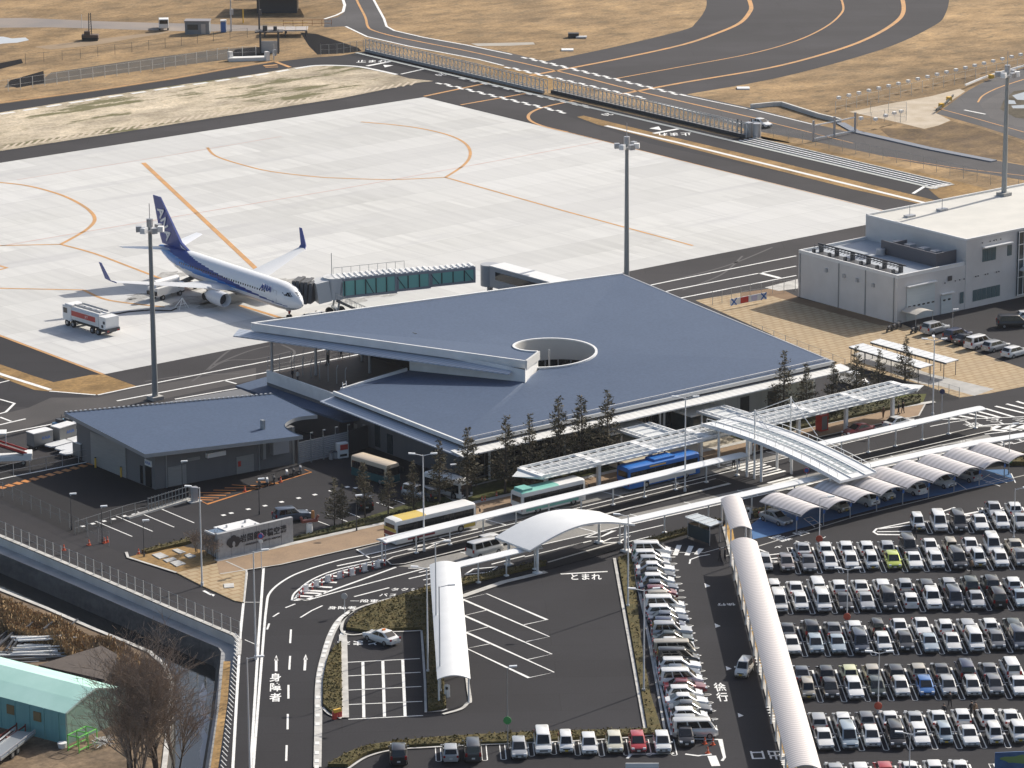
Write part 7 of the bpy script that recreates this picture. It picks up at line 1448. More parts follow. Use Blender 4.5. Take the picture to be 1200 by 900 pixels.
b = MB(); b.box((136.2, 78, .1), (.35, 50, .2)); b.box((133.6, 53, .05), (5.5, 1.4, .1)); b.build('track_kerb', KERB, kind='structure')
b = MB(); b.ribbon([(131.6, 217), (131.8, 52)], .9, .05); b.build('track_kerb', mat('teal_kerb', (.38, .4, .39), .8), kind='structure')
t = thing('gate_drive', 'grey steel drive cabinets at the right end of the sliding gate', 'machine cabinet', tuple(g(877, 160))); b = MB(); b.box((0, 0, 1.3), (1.2, 1.2, 2.6)); b.build('cabinet', GREYM, t, bevel=.08); b = MB(); b.tube((.6, -1.6, 0), (.6, -1.6, 2.6), .75, n=12); b.build('drum', GREYM, t, smooth=40); b = MB(); [b.box((x, y, 1.5), (.15, .15, 3)) for x, y in ((-1.2, .6), (1.4, .8), (-.8, 2))]; b.build('posts', DARKM, t)
t = thing('cross_gate', 'tall white framed cross gate over the perimeter road', 'cross gate', tuple(g(953, 166))); p0, p1 = g(953, 166), g(1002, 156); b = MB()
for s in (0, .5, 1): q = p0.lerp(p1, s); b.box((q.x, q.y, 1.9), (.3, .3, 3.8))
b.build('post', GREYM, t, world=True); b = MB(); [b.bar(p0+Vector((0, 0, z)), p1+Vector((0, 0, z)), .14, .2) for z in (.5, 2.9)]; b.build('beam', WHITE_M, t, world=True)
# concrete channel walls by the perimeter road
t = thing('retaining_wall', 'pale concrete wing wall beside the perimeter road near the patrol car', 'concrete wall', tuple(g(900, 125))); b = MB(); q = [g(*p) for p in ((880, 127), (905, 124.5), (916, 124), (960, 138), (985, 144), (1003, 154), (1040, 162.5), (1090, 174), (1165, 188.5))]
for a, c in zip(q[:5], q[1:5]): b.bar(a+Vector((0, 0, .4)), c+Vector((0, 0, .4)), .5, .8)
b.build('wall', MATS['wall_concrete'], t, world=True); b = MB(); [b.bar(a+Vector((-.5, -.5, .1)), c+Vector((-.5, -.5, .1)), 1.6, .2) for a, c in zip(q[4:], q[5:])]; b.build('gutter', mat('gutter_grey', (.17, .19, .23), .7), t, world=True)
# striped guard barriers on the side road
YB = mat('barrier_dark', (.04, .045, .04), .5)
for lab, pts in (('dark guard barrier with yellow blocks left of the side road', [(1097, 133), (1108, 125), (1117, 116)]), ('pale guard barrier with yellow blocks along the top of the side road', [(1131, 104), (1150, 96), (1175, 88), (1200, 81), (1230, 72)])):
    P = gs(pts); t = thing('guard_barrier', lab, 'guard barrier', tuple(P[0])); b = MB(); [b.bar(a+Vector((0, 0, .7)), c+Vector((0, 0, .7)), .2, .35) for a, c in zip(P, P[1:])]; b.build('rail', YB if 'dark' in lab else WHITE_M, t, world=True)
    for s in (.3, .75): q = P[0].lerp(P[-1], s); b = MB(); b.box((q.x, q.y, .75), (.8, .8, .7)); b.build('block', YEL, t, world=True)
# ------------------------------------------------------------ far buildings and plant at upper left
def hut(name, lab, cat, px_, hd, d, wall, roofm, over=.3, win=None):
    t = thing(name, lab, cat, tuple(g(*px_)), R(hd)); b = MB(); b.box((0, 0, d[2]/2), d); b.build('wall', wall, t); b = MB(); b.box((0, 0, d[2]+.1), (d[0]+over, d[1]+over, .22)); b.build('roof', roofm, t)
    if win: b = MB(); b.box((win[0], -d[1]/2-.02, win[2]), (win[1], .06, 1.1)); b.build('window', GLASS2, t); b = MB(); b.box((win[0]+win[1], -d[1]/2-.02, 1.1), (.9, .06, 2.1)); b.build('door', GREYM, t)
    return t
IR = math.degrees(math.atan2(_r.y, _r.x))
hut('site_cabin', 'grey blue site cabin with a dark window on the dirt track at upper left', 'cabin', (232, 39), IR-3, (5.0, 2.6, 2.6), mat('cabin_grey', (.2, .22, .24), .6), mat('cabin_roof', (.25, .24, .25), .6), .3, (-.9, 2.2, 1.5))
t = hut('portable_toilet', 'small blue portable toilet right of the grey cabin', 'portable toilet', (262, 37.5), IR, (1.1, 1.1, 2.3), mat('toilet_blue', (.12, .2, .36), .5), WHITE, .1); b = MB(); b.box((0, -.57, 1.1), (.8, .04, 1.9)); b.build('door', BLUE, t)
t = thing('dump_truck', 'white dump truck standing on the dirt track at upper left', 'truck', tuple(g(192, 34)), R(IR-85)); b = MB(); b.box((1.6, 0, 1.5), (1.6, 2.0, 1.9)); b.build('cab', WHITE, t, bevel=.12); b = MB(); b.box((-1.2, 0, 1.4), (3.4, 2.0, 1.0)); b.build('bed', WHITE_M, t); b = MB(); b.box((2.42, 0, 1.9), (.05, 1.7, .8)); b.build('windscreen', GLASS, t); wheels(t, (1.5, -1.6), 1.0, .45)
t = thing('drilling_rig', 'dark drilling rig with a short lattice mast on the brown grass', 'drilling rig', tuple(g(106, 47)), R(IR)); b = MB(); b.box((0, 0, .8), (3.4, 1.8, .8)); b.box((-.6, 0, 1.5), (1.2, 1.2, .8)); b.build('body', mat('rig_brown', (.12, .08, .06), .7), t, bevel=.06); b = MB(); [b.bar((x, y, 1.2), (x*.6, y*.6, 5.6), .09, .09) for x in (-.3, .3) for y in (-.3, .3)]; [b.bar((-.3, 0, 1.5+.5*k), (.3, 0, 2+.5*k), .06, .06) for k in range(8)]; b.build('mast', DARKM, t); b = MB(); [b.box((0, y, .3), (3.2, .45, .6)) for y in (-.8, .8)]; b.build('track', BLACK, t)
HB = thing('hangar_shed', 'dark eaved shed with pale flat roof at the top edge of the photo', 'shed', tuple(g(325, 14)), R(IR)); b = MB(); b.box((0, 2, 1.6), (8.5, 6.5, 3.2)); b.build('wall', DARKM, HB); b = MB(); b.prism([(-9, -3.4), (9.5, -3.4), (8, 7.5), (-7.8, 7.5)], 3.1, 3.5); b.build('eave', mat('eave_dark', (.05, .055, .055), .7), HB); b = MB(); b.prism([(-7.4, -1.5), (7.4, -1.5), (7.0, 7.3), (-7, 7.3)], 3.5, 3.75); b.build('roof', mat('tin_roof', (.42, .38, .35), .6), HB)
t = thing('platform_roof', 'small flat pale roofed platform over the dark channel at upper left', 'platform', tuple(g(335, 41)), R(IR)); b = MB(); b.box((0, 0, 1.3), (9., 4.5, .25)); b.build('deck', mat('tin_roof', (.42, .38, .35), .6), t); b = MB(); [b.box((x, y, .6), (.25, .25, 1.2)) for x in (-4.2, 0, 4.2) for y in (-2, 2)]; b.build('leg', DARKM, t); b = MB(); [b.bar((-4.4, y, 2.2), (4.4, y, 2.2), .06, .06) for y in (-2.1, 2.1)]; [b.box((-4.4+2.2*k, -2.1, 1.8), (.06, .06, .9)) for k in range(5)]; b.build('railing', YEL, t)
t = thing('sluice_gate', 'dark steel sluice gate tower over the shaded hollow beside the pole', 'sluice gate', tuple(g(316, 62)), R(IR)); b = MB(); [b.box((x, y, 2.3), (.3, .3, 4.6)) for x in (-1.8, 1.8) for y in (-.8, .8)]; b.build('leg', DARKM, t); b = MB(); b.box((0, 0, 4.4), (5.6, 2.6, .2)); b.box((-.8, 0, 5.0), (.9, .9, 1.1)); b.box((1.2, .2, 4.9), (.7, .7, .9)); b.build('deck', mat('sluice_brown', (.07, .06, .055), .6), t); b = MB(); b.box((0, 0, 1.2), (3.3, .15, 2.4)); b.build('gate_leaf', GREYM, t)
b = MB(); b.prism([tuple(v) for v in [(p.x, p.y) for p in gs([(268, 70.5), (315, 69), (316, 71), (268, 72.5)])]], 0, .7); [b.box((g(x, 71).x, g(x, 71).y, .9), (.8, .8, 1.8)) for x in (270, 313)]; tag(b.build('sluice_kerb', mat('white_kerb', (.7, .69, .66), .7)), 'white concrete kerb with raised ends in front of the dark shaded hollow', 'kerb wall')
def ypole(lab, base, top, r, m=GREYM, extra=True):
    p = g(*base); h = hof(p, top); t = thing('utility_pole', lab, 'pole', tuple(p), 0, 'utility poles at upper left'); b = MB(); b.tube((0, 0, 0), (0, 0, h), r, r*.7, n=8); b.build('shaft', m, t, smooth=40)
    if extra: b = MB(); b.box((.2, 0, h*.45), (.6, .5, 1.2)); b.build('box', m, t)
ypole('grey utility pole behind the blue portable toilet', (271, 37), -14, .16); ypole('dark utility pole at the sluice gate tower', (304, 38), -14, .2, DARKM); ypole('short grey camera pole on the kerb at the road bend', (321, 70), 52, .13); ypole('thin yellow post left of the dark eaved shed', (285, 27), 11, .14, YEL, False); ypole('thin white post behind the drilling rig', (96, 33), 17, .07, WHITE, False)
t = thing('crowd_barrier', 'orange tubular barriers on the grass right of the platform', 'barrier', tuple(g(366, 30)), R(IR)); b = MB(); [b.bar((-6+x, 0, z), (4+x, 0, z), .1, .1) for x, z in ((0, 1.2), (0, .5))]; [b.box((-6+2*k, 0, .6), (.1, .1, 1.3)) for k in range(6)]; b.build('rail', mat('rusty_orange', (.42, .2, .08), .7), t)
t = thing('junction_box', 'small black and white box lying on the brown grass at top centre', 'equipment box', tuple(g(672, 44)), R(IR)); b = MB(); b.box((0, 0, .5), (2.2, 1.4, .9)); b.build('body', TRIM, t); b = MB(); b.box((1.6, -.8, .25), (2.2, .9, .35)); b.build('lid', WHITE, t)
for lab, px_ in (('flat white slab on the brown grass near the box at top centre', (665, 59)), ('flat white slab on the brown grass right of the taxiway edge', (871, 104))):
    p = g(*px_); b = MB(); b.box((p.x, p.y, .12), (2.4, 2.0, .24), R(IR)); tag(b.build('concrete_slab', WHITE), lab, 'slab')
# ------------------------------------------------------------ bottom-left yard: tent shed, hut, stacks
TS = thing('tent_shed', 'pale green fabric tent shed at the bottom left corner', 'tent shed', tuple(g(78, 873)))
ga, gb = g(78, 873), g(150, 842); gz = 4.3; ridge_z = 6.3; v = (ga-gb); ga = ga; 
dirx = Vector((-.283, .959, 0)); gd = Vector((8.9, 2.5, 0)); Lx = 26.
A0, B0 = Vector((-122.1, -81, 0)), Vector((-113.2, -78.5, 0)); mid = A0.lerp(B0, .5)
def tp(p, z, s): q = p+dirx*s; return (q.x, q.y, z)
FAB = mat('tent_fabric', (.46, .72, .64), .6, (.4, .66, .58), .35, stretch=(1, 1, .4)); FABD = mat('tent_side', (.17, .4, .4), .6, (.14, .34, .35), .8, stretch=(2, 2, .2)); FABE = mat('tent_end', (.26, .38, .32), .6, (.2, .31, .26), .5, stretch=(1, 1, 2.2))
prof = [(0, 3.4), (.25, 4.15), (.5, 4.75), (.75, 4.15), (1., 3.4)]
b = MB()
for k in range(13):
    s0, s1 = Lx*k/13, Lx*(k+1)/13
    for (u0, z0), (u1, z1) in zip(prof, prof[1:]):
        sag = 0; b.face([tp(A0.lerp(B0, u0), z0, s0), tp(A0.lerp(B0, u0), z0, s1), tp(A0.lerp(B0, u1), z1+sag, s1), tp(A0.lerp(B0, u1), z1-sag, s0)])
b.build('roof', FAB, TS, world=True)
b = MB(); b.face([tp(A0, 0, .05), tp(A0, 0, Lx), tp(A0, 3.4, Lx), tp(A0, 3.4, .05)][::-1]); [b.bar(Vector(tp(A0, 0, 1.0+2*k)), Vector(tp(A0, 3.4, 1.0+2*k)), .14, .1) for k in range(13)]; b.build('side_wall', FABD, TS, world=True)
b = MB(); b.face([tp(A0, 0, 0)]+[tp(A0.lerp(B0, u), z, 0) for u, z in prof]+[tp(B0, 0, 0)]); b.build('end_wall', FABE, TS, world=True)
b = MB(); [b.bar(Vector(tp(A0.lerp(B0, u0), z0, -.05)), Vector(tp(A0.lerp(B0, u1), z1, -.05)), .16, .16) for (u0, z0), (u1, z1) in zip(prof, prof[1:])]; b.bar(Vector(tp(A0, 0, -.05)), Vector(tp(A0, 3.4, -.05)), .16, .16); b.build('end_frame', mat('tent_frame', (.35, .45, .4), .5), TS, world=True)
for s in (3.9, 7.6): b = MB(); q = Vector(tp(A0, 2.3, s)); nrm = gd.normalized()*-.06; b.box((q.x+nrm.x, q.y+nrm.y, 2.3), (1.0, .12, 1.0), math.atan2(dirx.y, dirx.x)); b.build('window_patch', mat('patch_brown', (.2, .15, .07), .7), TS, world=True)
HU = thing('tar_roof_hut', 'brown felt roofed open hut behind the tent shed', 'hut', tuple(g(110, 795)))
hp = [g(45, 779, 2.8), g(119, 756, 3.4), g(138, 766.5, 3.4), g(131, 796, 2.6)]; hp = [g(45, 779, 2.8), g(119, 756.5, 3.2), g(137.5, 767, 3.0), g(123, 796.5, 2.6)]
b = MB(); b.add([tuple(p) for p in hp]+[(p.x, p.y, p.z-.25) for p in hp], [(0, 1, 2, 3)[::-1], (4, 5, 6, 7), (0, 1, 5, 4), (1, 2, 6, 5), (2, 3, 7, 6), (3, 0, 4, 7)]); b.build('roof', mat('felt_roof', (.1, .08, .068), .9, (.085, .068, .058), 1.5, fine=.15), HU, world=True)
c_ = sum(hp, Vector())/4; b = MB(); [b.box((c_.lerp(p, .9).x, c_.lerp(p, .9).y, p.z/2-.1), (.18, .18, p.z-.2)) for p in hp]; b.build('post', WHITE_M, HU, world=True); b = MB(); q = [c_.lerp(p, .8) for p in hp]; b.prism([(p.x, p.y) for p in q], 0, 2.1); b.build('inner_wall', TRIM, HU, world=True)
r_ = random.Random(4)
for lab, cx, cy, n, mm in (('pile of white and grey scaffold frames in front of the brown roofed hut', 44, 765, 26, WHITE_M), ('stack of long pale beams beside the brown roofed hut', 66, 768, 12, mat('beam_grey', (.45, .45, .44), .5)), ('pile of dark steel frames at the reeds', 48, 747, 14, DARKM), ('dark machinery parts at the left edge of the yard', 12, 752, 12, DARKM), ('low stack of pale pipes at the left of the yard pile', 22, 773, 9, GALV)):
    p = g(cx, cy); b = MB(); hd = R(-35) if 'dark' not in lab else R(40)
    for k in range(n):
        a = hd+r_.uniform(-.12, .12); l = r_.uniform(1.4, 3.4); o = Vector((p.x+r_.gauss(0, 1.3), p.y+r_.gauss(0, 1.1), .15+.06*k*r_.random()*1.6)); dv = Vector((math.cos(a), math.sin(a), 0))*l; b.bar(o-dv, o+dv, r_.uniform(.08, .22), r_.uniform(.08, .2))
    tag(b.build('scrap_pile' if 'pile' in lab or 'parts' in lab else 'beam_stack', mm), lab, 'material pile')
t = thing('flatbed_trailer', 'silver flatbed trailer half in shade beside the green tent wall', 'trailer', tuple(g(10, 884)), R(33)); b = MB(); b.box((0, 0, .95), (8, 2.2, .22)); b.build('bed', GALV, t); b = MB(); [b.bar((-4, y, 1.35), (4, y, 1.35), .08, .12) for y in (-1.1, 1.1)]; [b.box((x, y, 1.15), (.08, .08, .5)) for x in (-4, -2, 0, 2, 4) for y in (-1.1, 1.1)]; b.build('side_rail', GREYM, t); wheels(t, (-1, .2), 1.0, .42)
t = thing('green_frame', 'bright green tubular frame in front of the tent end', 'frame', tuple(g(97, 876)), R(20)); GF = mat('bright_green', (.1, .5, .05), .5); b = MB(); [b.tube((x, y, 0), (x, y, 1.7), .06, n=5) for x in (-1.5, 0, 1.5) for y in (-.7, .7)]; [b.tube((-1.5, y, z), (1.5, y, z), .06, n=5) for y in (-.7, .7) for z in (.3, 1.7)]; [b.tube((x, -.7, 1.7), (x, .7, 1.7), .06, n=5) for x in (-1.5, 0, 1.5)]; b.build('frame', GF, t)
t = thing('chair_pile', 'jumble of white tubular frames right of the green frame', 'frame pile', tuple(g(121, 874))); b = MB(); [b.tube((r_.uniform(-1.2, 1.2), r_.uniform(-.7, .7), r_.uniform(0, .9)), (r_.uniform(-1.2, 1.2), r_.uniform(-.7, .7), r_.uniform(.2, 1.3)), .03, n=4) for _ in range(40)]; b.build('tubes', WHITE_M, t)
t = thing('tub', 'white round tub standing at the tent corner', 'tub', tuple(g(73, 876))); b = MB(); b.tube((0, 0, 0), (0, 0, .5), .4, .5, n=12); b.build('body', WHITE_M, t, smooth=40); b = MB(); b.tube((0, 0, .5), (0, 0, .54), .5, n=12); b.build('lid', WHITE, t)
t = thing('red_rack', 'dark red rack in the shade beside the tent wall', 'rack', tuple(g(14, 868)), R(30)); b = MB(); [b.bar((-2, y, z), (2, y, z), .1, .15) for y in (-.5, .5) for z in (.4, 1.0)]; [b.box((x, y, .6), (.1, .1, 1.2)) for x in (-2, 0, 2) for y in (-.5, .5)]; b.build('frame', mat('dark_red', (.2, .04, .03), .6), t)
# ------------------------------------------------------------ small things
CO = mat('cone_orange', (.62, .1, .03), .5)
def cone(lab, px_, h=.75):
    t = thing('traffic_cone', lab, 'traffic cone', tuple(g(*px_)), 0, 'traffic cones'); b = MB(); b.box((0, 0, .03), (.42, .42, .06)); b.build('base', CO, t); b = MB(); b.tube((0, 0, .06), (0, 0, h), .17, .04, n=10); b.build('cone', CO, t, smooth=40); b = MB(); b.tube((0, 0, h*.5), (0, 0, h*.68), .112, .083, n=10); b.build('band', WHITE, t, smooth=40)
for lab, px_ in (('orange traffic cone on the road by the canal fence, leftmost', (75, 645)), ('orange traffic cone on the kerb of the left road', (104.5, 639)), ('orange traffic cone, left of the touching pair by the black lamp', (122.5, 636.5)), ('orange traffic cone, right of the touching pair by the black lamp', (126, 635.5)), ('orange traffic cone at the lot entrance by the hedge tip', (162.5, 650)), ('red traffic cone on the garden path by the green bus', (582, 582.5)), ('red and white cone at the corner of the garden path', (565, 588)), ('pale cone beside the red and white one on the path', (568.5, 587.5)), ('upper left of three red cones at the foot of the long column', (826, 872)), ('upper right of three red cones at the foot of the long column', (835.5, 873)), ('lowest of three red cones at the foot of the long column', (829.5, 883)), ('small cone among the motorcycles by the shed', (329, 565)), ('red cone right of the small motorcycles by the shed', (287, 576.5))): cone(lab, px_)
t = thing('warning_stand', 'yellow and red stand at the lower corner of the taxi bays', 'warning stand', tuple(g(395, 842))); b = MB(); b.box((-.3, 0, .4), (.45, .3, .8)); b.box((.35, 0, .35), (.4, .3, .7)); b.build('block', RED, t); b = MB(); b.box((.0, -.05, .9), (.9, .25, .35)); b.build('top', YEL, t)
# flexible posts and boards on the striped island
bb_ = [(170, 785), (245, 750), (325, 715), (408, 690), (495, 668), (585, 640), (675, 615)]; pp_ = [(125, 825), (150, 800), (183, 775), (217, 768), (283, 738), (357, 710), (432, 685), (473, 668), (513, 655), (553, 640), (598, 632), (640, 622), (683, 610), (723, 598)]
for i, (x, y) in enumerate(bb_):
    q = g(330+x/6, 560+(y+18)/6); t = thing('barrier_board', '%s white barrier board on the striped island, counted from the tip' % ORD[i], 'barrier board', tuple(q), 0, 'white boards on the striped island'); b = MB(); b.box((0, 0, .5), (.62, .25, .8), R(5)); b.build('board', WHITE, t, bevel=.05); b = MB(); b.box((0, 0, .05), (.75, .45, .1)); b.build('foot', GREYM, t)
for i, (x, y) in enumerate(pp_):
    q = g(330+x/6, 560+(y+20)/6); t = thing('flexible_post', '%s red and white flexible post on the striped island, counted from the tip' % ORD[i], 'bollard', tuple(q), 0, 'red flexible posts on the striped island'); b = MB(); b.tube((0, 0, 0), (0, 0, .85), .09, n=8); b.build('tube', RED, t); b = MB(); b.tube((0, 0, .85), (0, 0, 1.0), .09, n=8); b.tube((0, 0, .35), (0, 0, .5), .094, n=8); b.build('band', WHITE, t)
def rsign(lab, px_, h, disc, m=LAMPM, plate=None):
    t = thing('road_sign', lab, 'road sign', tuple(g(*px_)), 0, 'round road signs'); b = MB(); b.tube((0, 0, 0), (0, 0, h), .045, n=6); b.build('pole', m, t); b = MB(); b.tube((-.06, -.06, h-.1), (-.1, -.1, h-.1), .36, n=16); b.build('disc', disc, t)
    if disc is BLUE: b = MB(); b.tube((-.1, -.1, h-.1), (-.115, -.115, h-.1), .36, n=16); b.build('rim', RED, t); b = MB(); b.tube((-.115, -.115, h-.1), (-.13, -.13, h-.1), .27, n=16); b.build('face', BLUE, t)
    if plate: b = MB(); b.box((-.09, -.09, h-.75), (.5, .05, .3), R(-45)); b.build('plate', plate, t)
rsign('blue round sign with white plate on the tan pavement corner', (306.5, 667), 4.2, BLUE, plate=WHITE); rsign('blue round sign at the left end of the bus island canopy', (452, 661), 2.9, BLUE); rsign('grey backed round sign at the tip of the curved hedge', (404, 720), 2.3, GREYM); rsign('dark blue round sign between the pergola end and hatching', (1103.5, 490), 3.8, mat('sign_navy', (.02, .03, .1), .4)); rsign('small blue round sign under the big arched roof crossing', (945, 568), 2.0, BLUE)
# manhole slabs on the verge
for lab, pts in (('largest pale concrete slab on the verge left of the name wall', [(178, 651.5), (188, 649), (198, 653.5), (187, 656.5)]), ('smaller pale slab between two larger ones on the verge', [(191, 657.5), (203, 654.5), (207.5, 657), (196, 660.5)]), ('pale slab nearest the block paving on the verge', [(199, 660.5), (209, 658), (218, 662), (207, 665.5)]), ('bluish slab in shade near the name wall', [(216, 652), (222, 650), (230, 653), (222, 656)]), ('white manhole frame on the block paved corner', [(262, 686), (274, 685), (274.5, 690), (263, 690.5)]), ('white slab with two round lids by the olive hedge', [(202, 646), (208, 644.5), (218, 648.5), (211, 650.5)])):
    P = gs(pts); t = MB().prism([(p.x, p.y) for p in P], .08, .2).build('concrete_slab', KERB); tag(t, lab, 'concrete slab')
t = thing('garden_statue', 'small red brown statue on a white plinth in the shrubs by the parked slate car', 'statue', tuple(g(363, 627))); b = MB(); b.tube((0, 0, 0), (0, 0, 1.5), .42, .36, n=10); b.build('plinth', WHITE, t, smooth=40); b = MB(); b.bar((-1.0, .3, 1.8), (1.0, -.3, 1.8), .5, .35); [b.bar((s*.8, -s*.25, 1.8), (s*1.1, -s*.3, 2.4), .3, .3) for s in (-1, 1)]; b.build('figure', mat('statue_red', (.16, .04, .03), .6), t, bevel=.08); b = MB(); b.bar((.5, 0, 2.0), (.5, 0, 3.0), .35, .3); b.build('gold_figure', mat('statue_gold', (.3, .14, .04), .5), t, bevel=.08)
t = thing('vending_machine', 'white vending machine with red panel against the louvred screen', 'vending machine', tuple(g(401, 536)), R(-10)); b = MB(); b.box((0, 0, 1.0), (1.5, .8, 2.0)); b.build('cabinet', WHITE, t, bevel=.05); b = MB(); b.box((.1, -.41, 1.45), (1.1, .03, .7)); b.build('display', RED, t); b = MB(); b.box((0, -.41, .4), (1.0, .03, .3)); b.build('slot', TRIM, t)
for lab, px_ in (('grey rubbish bin left of the vending machine, outer one', (388, 538)), ('grey rubbish bin touching the vending machine', (393, 537))): t = thing('rubbish_bin', lab, 'bin', tuple(g(*px_)), 0, 'grey bins by the vending machine'); b = MB(); b.tube((0, 0, 0), (0, 0, .85), .3, .32, n=10); b.build('body', GREYM, t, smooth=40); b = MB(); b.tube((0, 0, .85), (0, 0, .98), .33, .2, n=10); b.build('lid', DARKM, t, smooth=40)
t = thing('gate_cabinet', 'grey cabinet at the left end of the shed yard gate', 'cabinet', tuple(g(228, 588)), R(-4)); b = MB(); b.box((0, 0, 1.0), (.8, .6, 1.9)); b.build('body', GREYM, t, bevel=.04); b = MB(); b.box((0, 0, .06), (1.6, 1.2, .12)); b.build('base', KERB, t)
t = thing('yard_gate', 'galvanised sliding gate with white base at the shed yard', 'gate', tuple(g(175, 601))); q0, q1 = g(174, 601), g(222, 586); b = MB(); [b.bar(q0+Vector((0, 0, z)), q1+Vector((0, 0, z)), .06, .08) for z in (.4, 1.1, 1.8)]; b.build('rail', GALV, t, world=True); b = MB(); [b.box((q0.lerp(q1, k/12).x, q0.lerp(q1, k/12).y, 1.0), (.07, .07, 1.9)) for k in range(13)]; b.build('bars', GALV, t, world=True); b = MB(); b.bar(g(150, 608)+Vector((0, 0, .12)), q1+Vector((0, 0, .12)), .6, .24); b.build('base', KERB, t, world=True)
for lab, px_ in (('yellow bollard left of the shed roller door', (112, 548)), ('yellow bollard right of the shed roller door', (142, 559))): t = thing('bollard', lab, 'bollard', tuple(g(*px_)), 0, 'yellow bollards at the shed door'); b = MB(); b.tube((0, 0, 0), (0, 0, 1.3), .13, n=8); b.build('post', YEL, t, smooth=40); b = MB(); b.tube((0, 0, 1.3), (0, 0, 1.36), .15, n=8); b.build('cap', DARKM, t)
def moto(lab, px_, hd, m): 
    t = thing('motorcycle', lab, 'motorcycle', tuple(g(*px_)), R(hd), 'motorcycles by the shed'); b = MB(); b.bar((-.5, 0, .75), (.35, 0, .8), .28, .28); b.bar((.2, 0, .55), (-.3, 0, .5), .3, .4); b.build('body', m, t, bevel=.05); b = MB(); b.bar((.4, -.35, 1.05), (.4, .35, 1.05), .05, .05); b.bar((.4, 0, 1.05), (.7, 0, .4), .07, .07); b.build('handlebar', DARKM, t)
    for x in (-.65, .7): b = MB(); b.tube((x, -.05, .3), (x, .05, .3), .3, n=12); b.build('wheel', BLACK, t)
for i, (x, y, m_, w_) in enumerate(((304, 571, DARKM, 'white shielded, leftmost'), (313, 568, WHITE_M, 'pale, second from the left'), (321, 566, DARKM, 'dark, in the middle'), (336, 559, WHITE_M, 'with silver tank, right of the middle'), (344, 557, DARKM, 'dark, second from the right'), (352, 554, GREYM, 'grey, rightmost'))): moto('motorcycle parked at the shed, '+w_, (x, y), 60, m_)
for i, (x, y) in enumerate(((1042, 389), (1048, 387), (1053, 385), (1070, 391), (1076, 389))): moto('%s motorcycle by the garage corner of the fire station' % ORD[i], (x, y), 20, DARKM)
t = thing('phone_booth', 'red phone booth on the brown pavement under the pergola', 'phone booth', tuple(g(963, 505)), R(-2)); b = MB(); [b.box((x, y, 1.1), (.12, .12, 2.2)) for x in (-.55, .55) for y in (-.5, .5)]; b.box((0, 0, 2.25), (1.35, 1.2, .2)); b.box((-.55, 0, 1.1), (.08, 1.1, 2.1)); b.box((0, 0, .15), (1.2, 1.1, .3)); b.build('frame', RED, t); b = MB(); b.box((.05, -.5, 1.2), (.95, .04, 1.8)); b.build('glass', mat('booth_panel', (.2, .18, .17), .3), t)
t = thing('roadside_banner', 'red white and blue patterned board on the plaza fence', 'banner', tuple(g(877, 358)), R(-2)); b = MB(); b.box((0, 0, 1.0), (7.0, .08, 1.0)); b.build('board', WHITE, t); b = MB(); b.box((-.8, -.06, 1.0), (1.5, .03, .9)); b.build('red_panel', RED, t); b = MB(); [b.bar((x-.5, -.06, .5), (x+.5, -.06, 1.5), .03, .2) for x in (-2.8, 2.9)]; [b.bar((x-.5, -.06, 1.5), (x+.5, -.06, .5), .03, .2) for x in (-2.8, 2.9)]; b.build('blue_cross', BLUE, t); b = MB(); b.box((1.1, -.06, 1.0), (1.1, .03, .8)); b.build('pale_panel', mat('pale_violet', (.55, .52, .65), .6), t)
# information board at the lower right
t = thing('map_board', 'blue map board with green island shape at the bottom right', 'information board', tuple(g(1200, 925))); q0, q1 = g(1166, 884, 2.2), g(1216, 882, 2.2); dv = (q1-q0).normalized(); b = MB(); b.bar(q0+Vector((0, 0, -.8)), q1+Vector((0, 0, -.8)), .12, 2.0); b.build('panel', mat('map_sea', (.03, .08, .2), .5, (.05, .13, .28), .8), t, world=True); nrm = Vector((dv.y, -dv.x, 0))*.075
b = MB(); c_ = q0.lerp(q1, .55)+nrm+Vector((0, 0, -.6)); b.face([tuple(c_+dv*(1.7*math.cos(a)*(1+.25*math.sin(3*a)))+Vector((0, 0, .42*math.sin(a)*(1+.2*math.cos(5*a))))) for a in [2*math.pi*k/24 for k in range(24)]]); b.build('island_shape', mat('map_green', (.16, .26, .08), .6), t, world=True); b = MB(); [b.box((q0.lerp(q1, s).x, q0.lerp(q1, s).y, .3), (.15, .15, .8)) for s in (.05, .95)]; b.build('leg', GREYM, t, world=True)
t = thing('information_board', 'low white board with dark lettering at the bottom centre', 'information board', tuple(g(750, 912))); b = MB(); q0, q1 = g(733, 897, 1.2), g(772, 897, 1.2); b.bar(q0, q1, .1, .5); b.build('panel', WHITE, t, world=True); b = MB(); [b.box((q0.lerp(q1, s).x, q0.lerp(q1, s).y, .5), (.1, .1, 1.0)) for s in (.05, .95)]; b.build('leg', GREYM, t, world=True)
# ticket machines and gate arms at the ends of the lots
def ticket(lab, px_): t = thing('ticket_machine', lab, 'ticket machine', tuple(g(*px_)), 0, 'car park ticket machines'); b = MB(); b.box((0, 0, .7), (.45, .45, 1.4)); b.build('cabinet', WHITE, t, bevel=.04); b = MB(); b.box((-.2, -.2, 1.1), (.2, .2, .3)); b.build('screen', GLASS, t)
ticket('white ticket machine at the lower end of the broad taxi canopy', (524, 817)); ticket('white ticket machine under the lower end of the ribbed walkway', (930, 885)); ticket('white ticket machine at the top of the ribbed walkway', (877, 608))
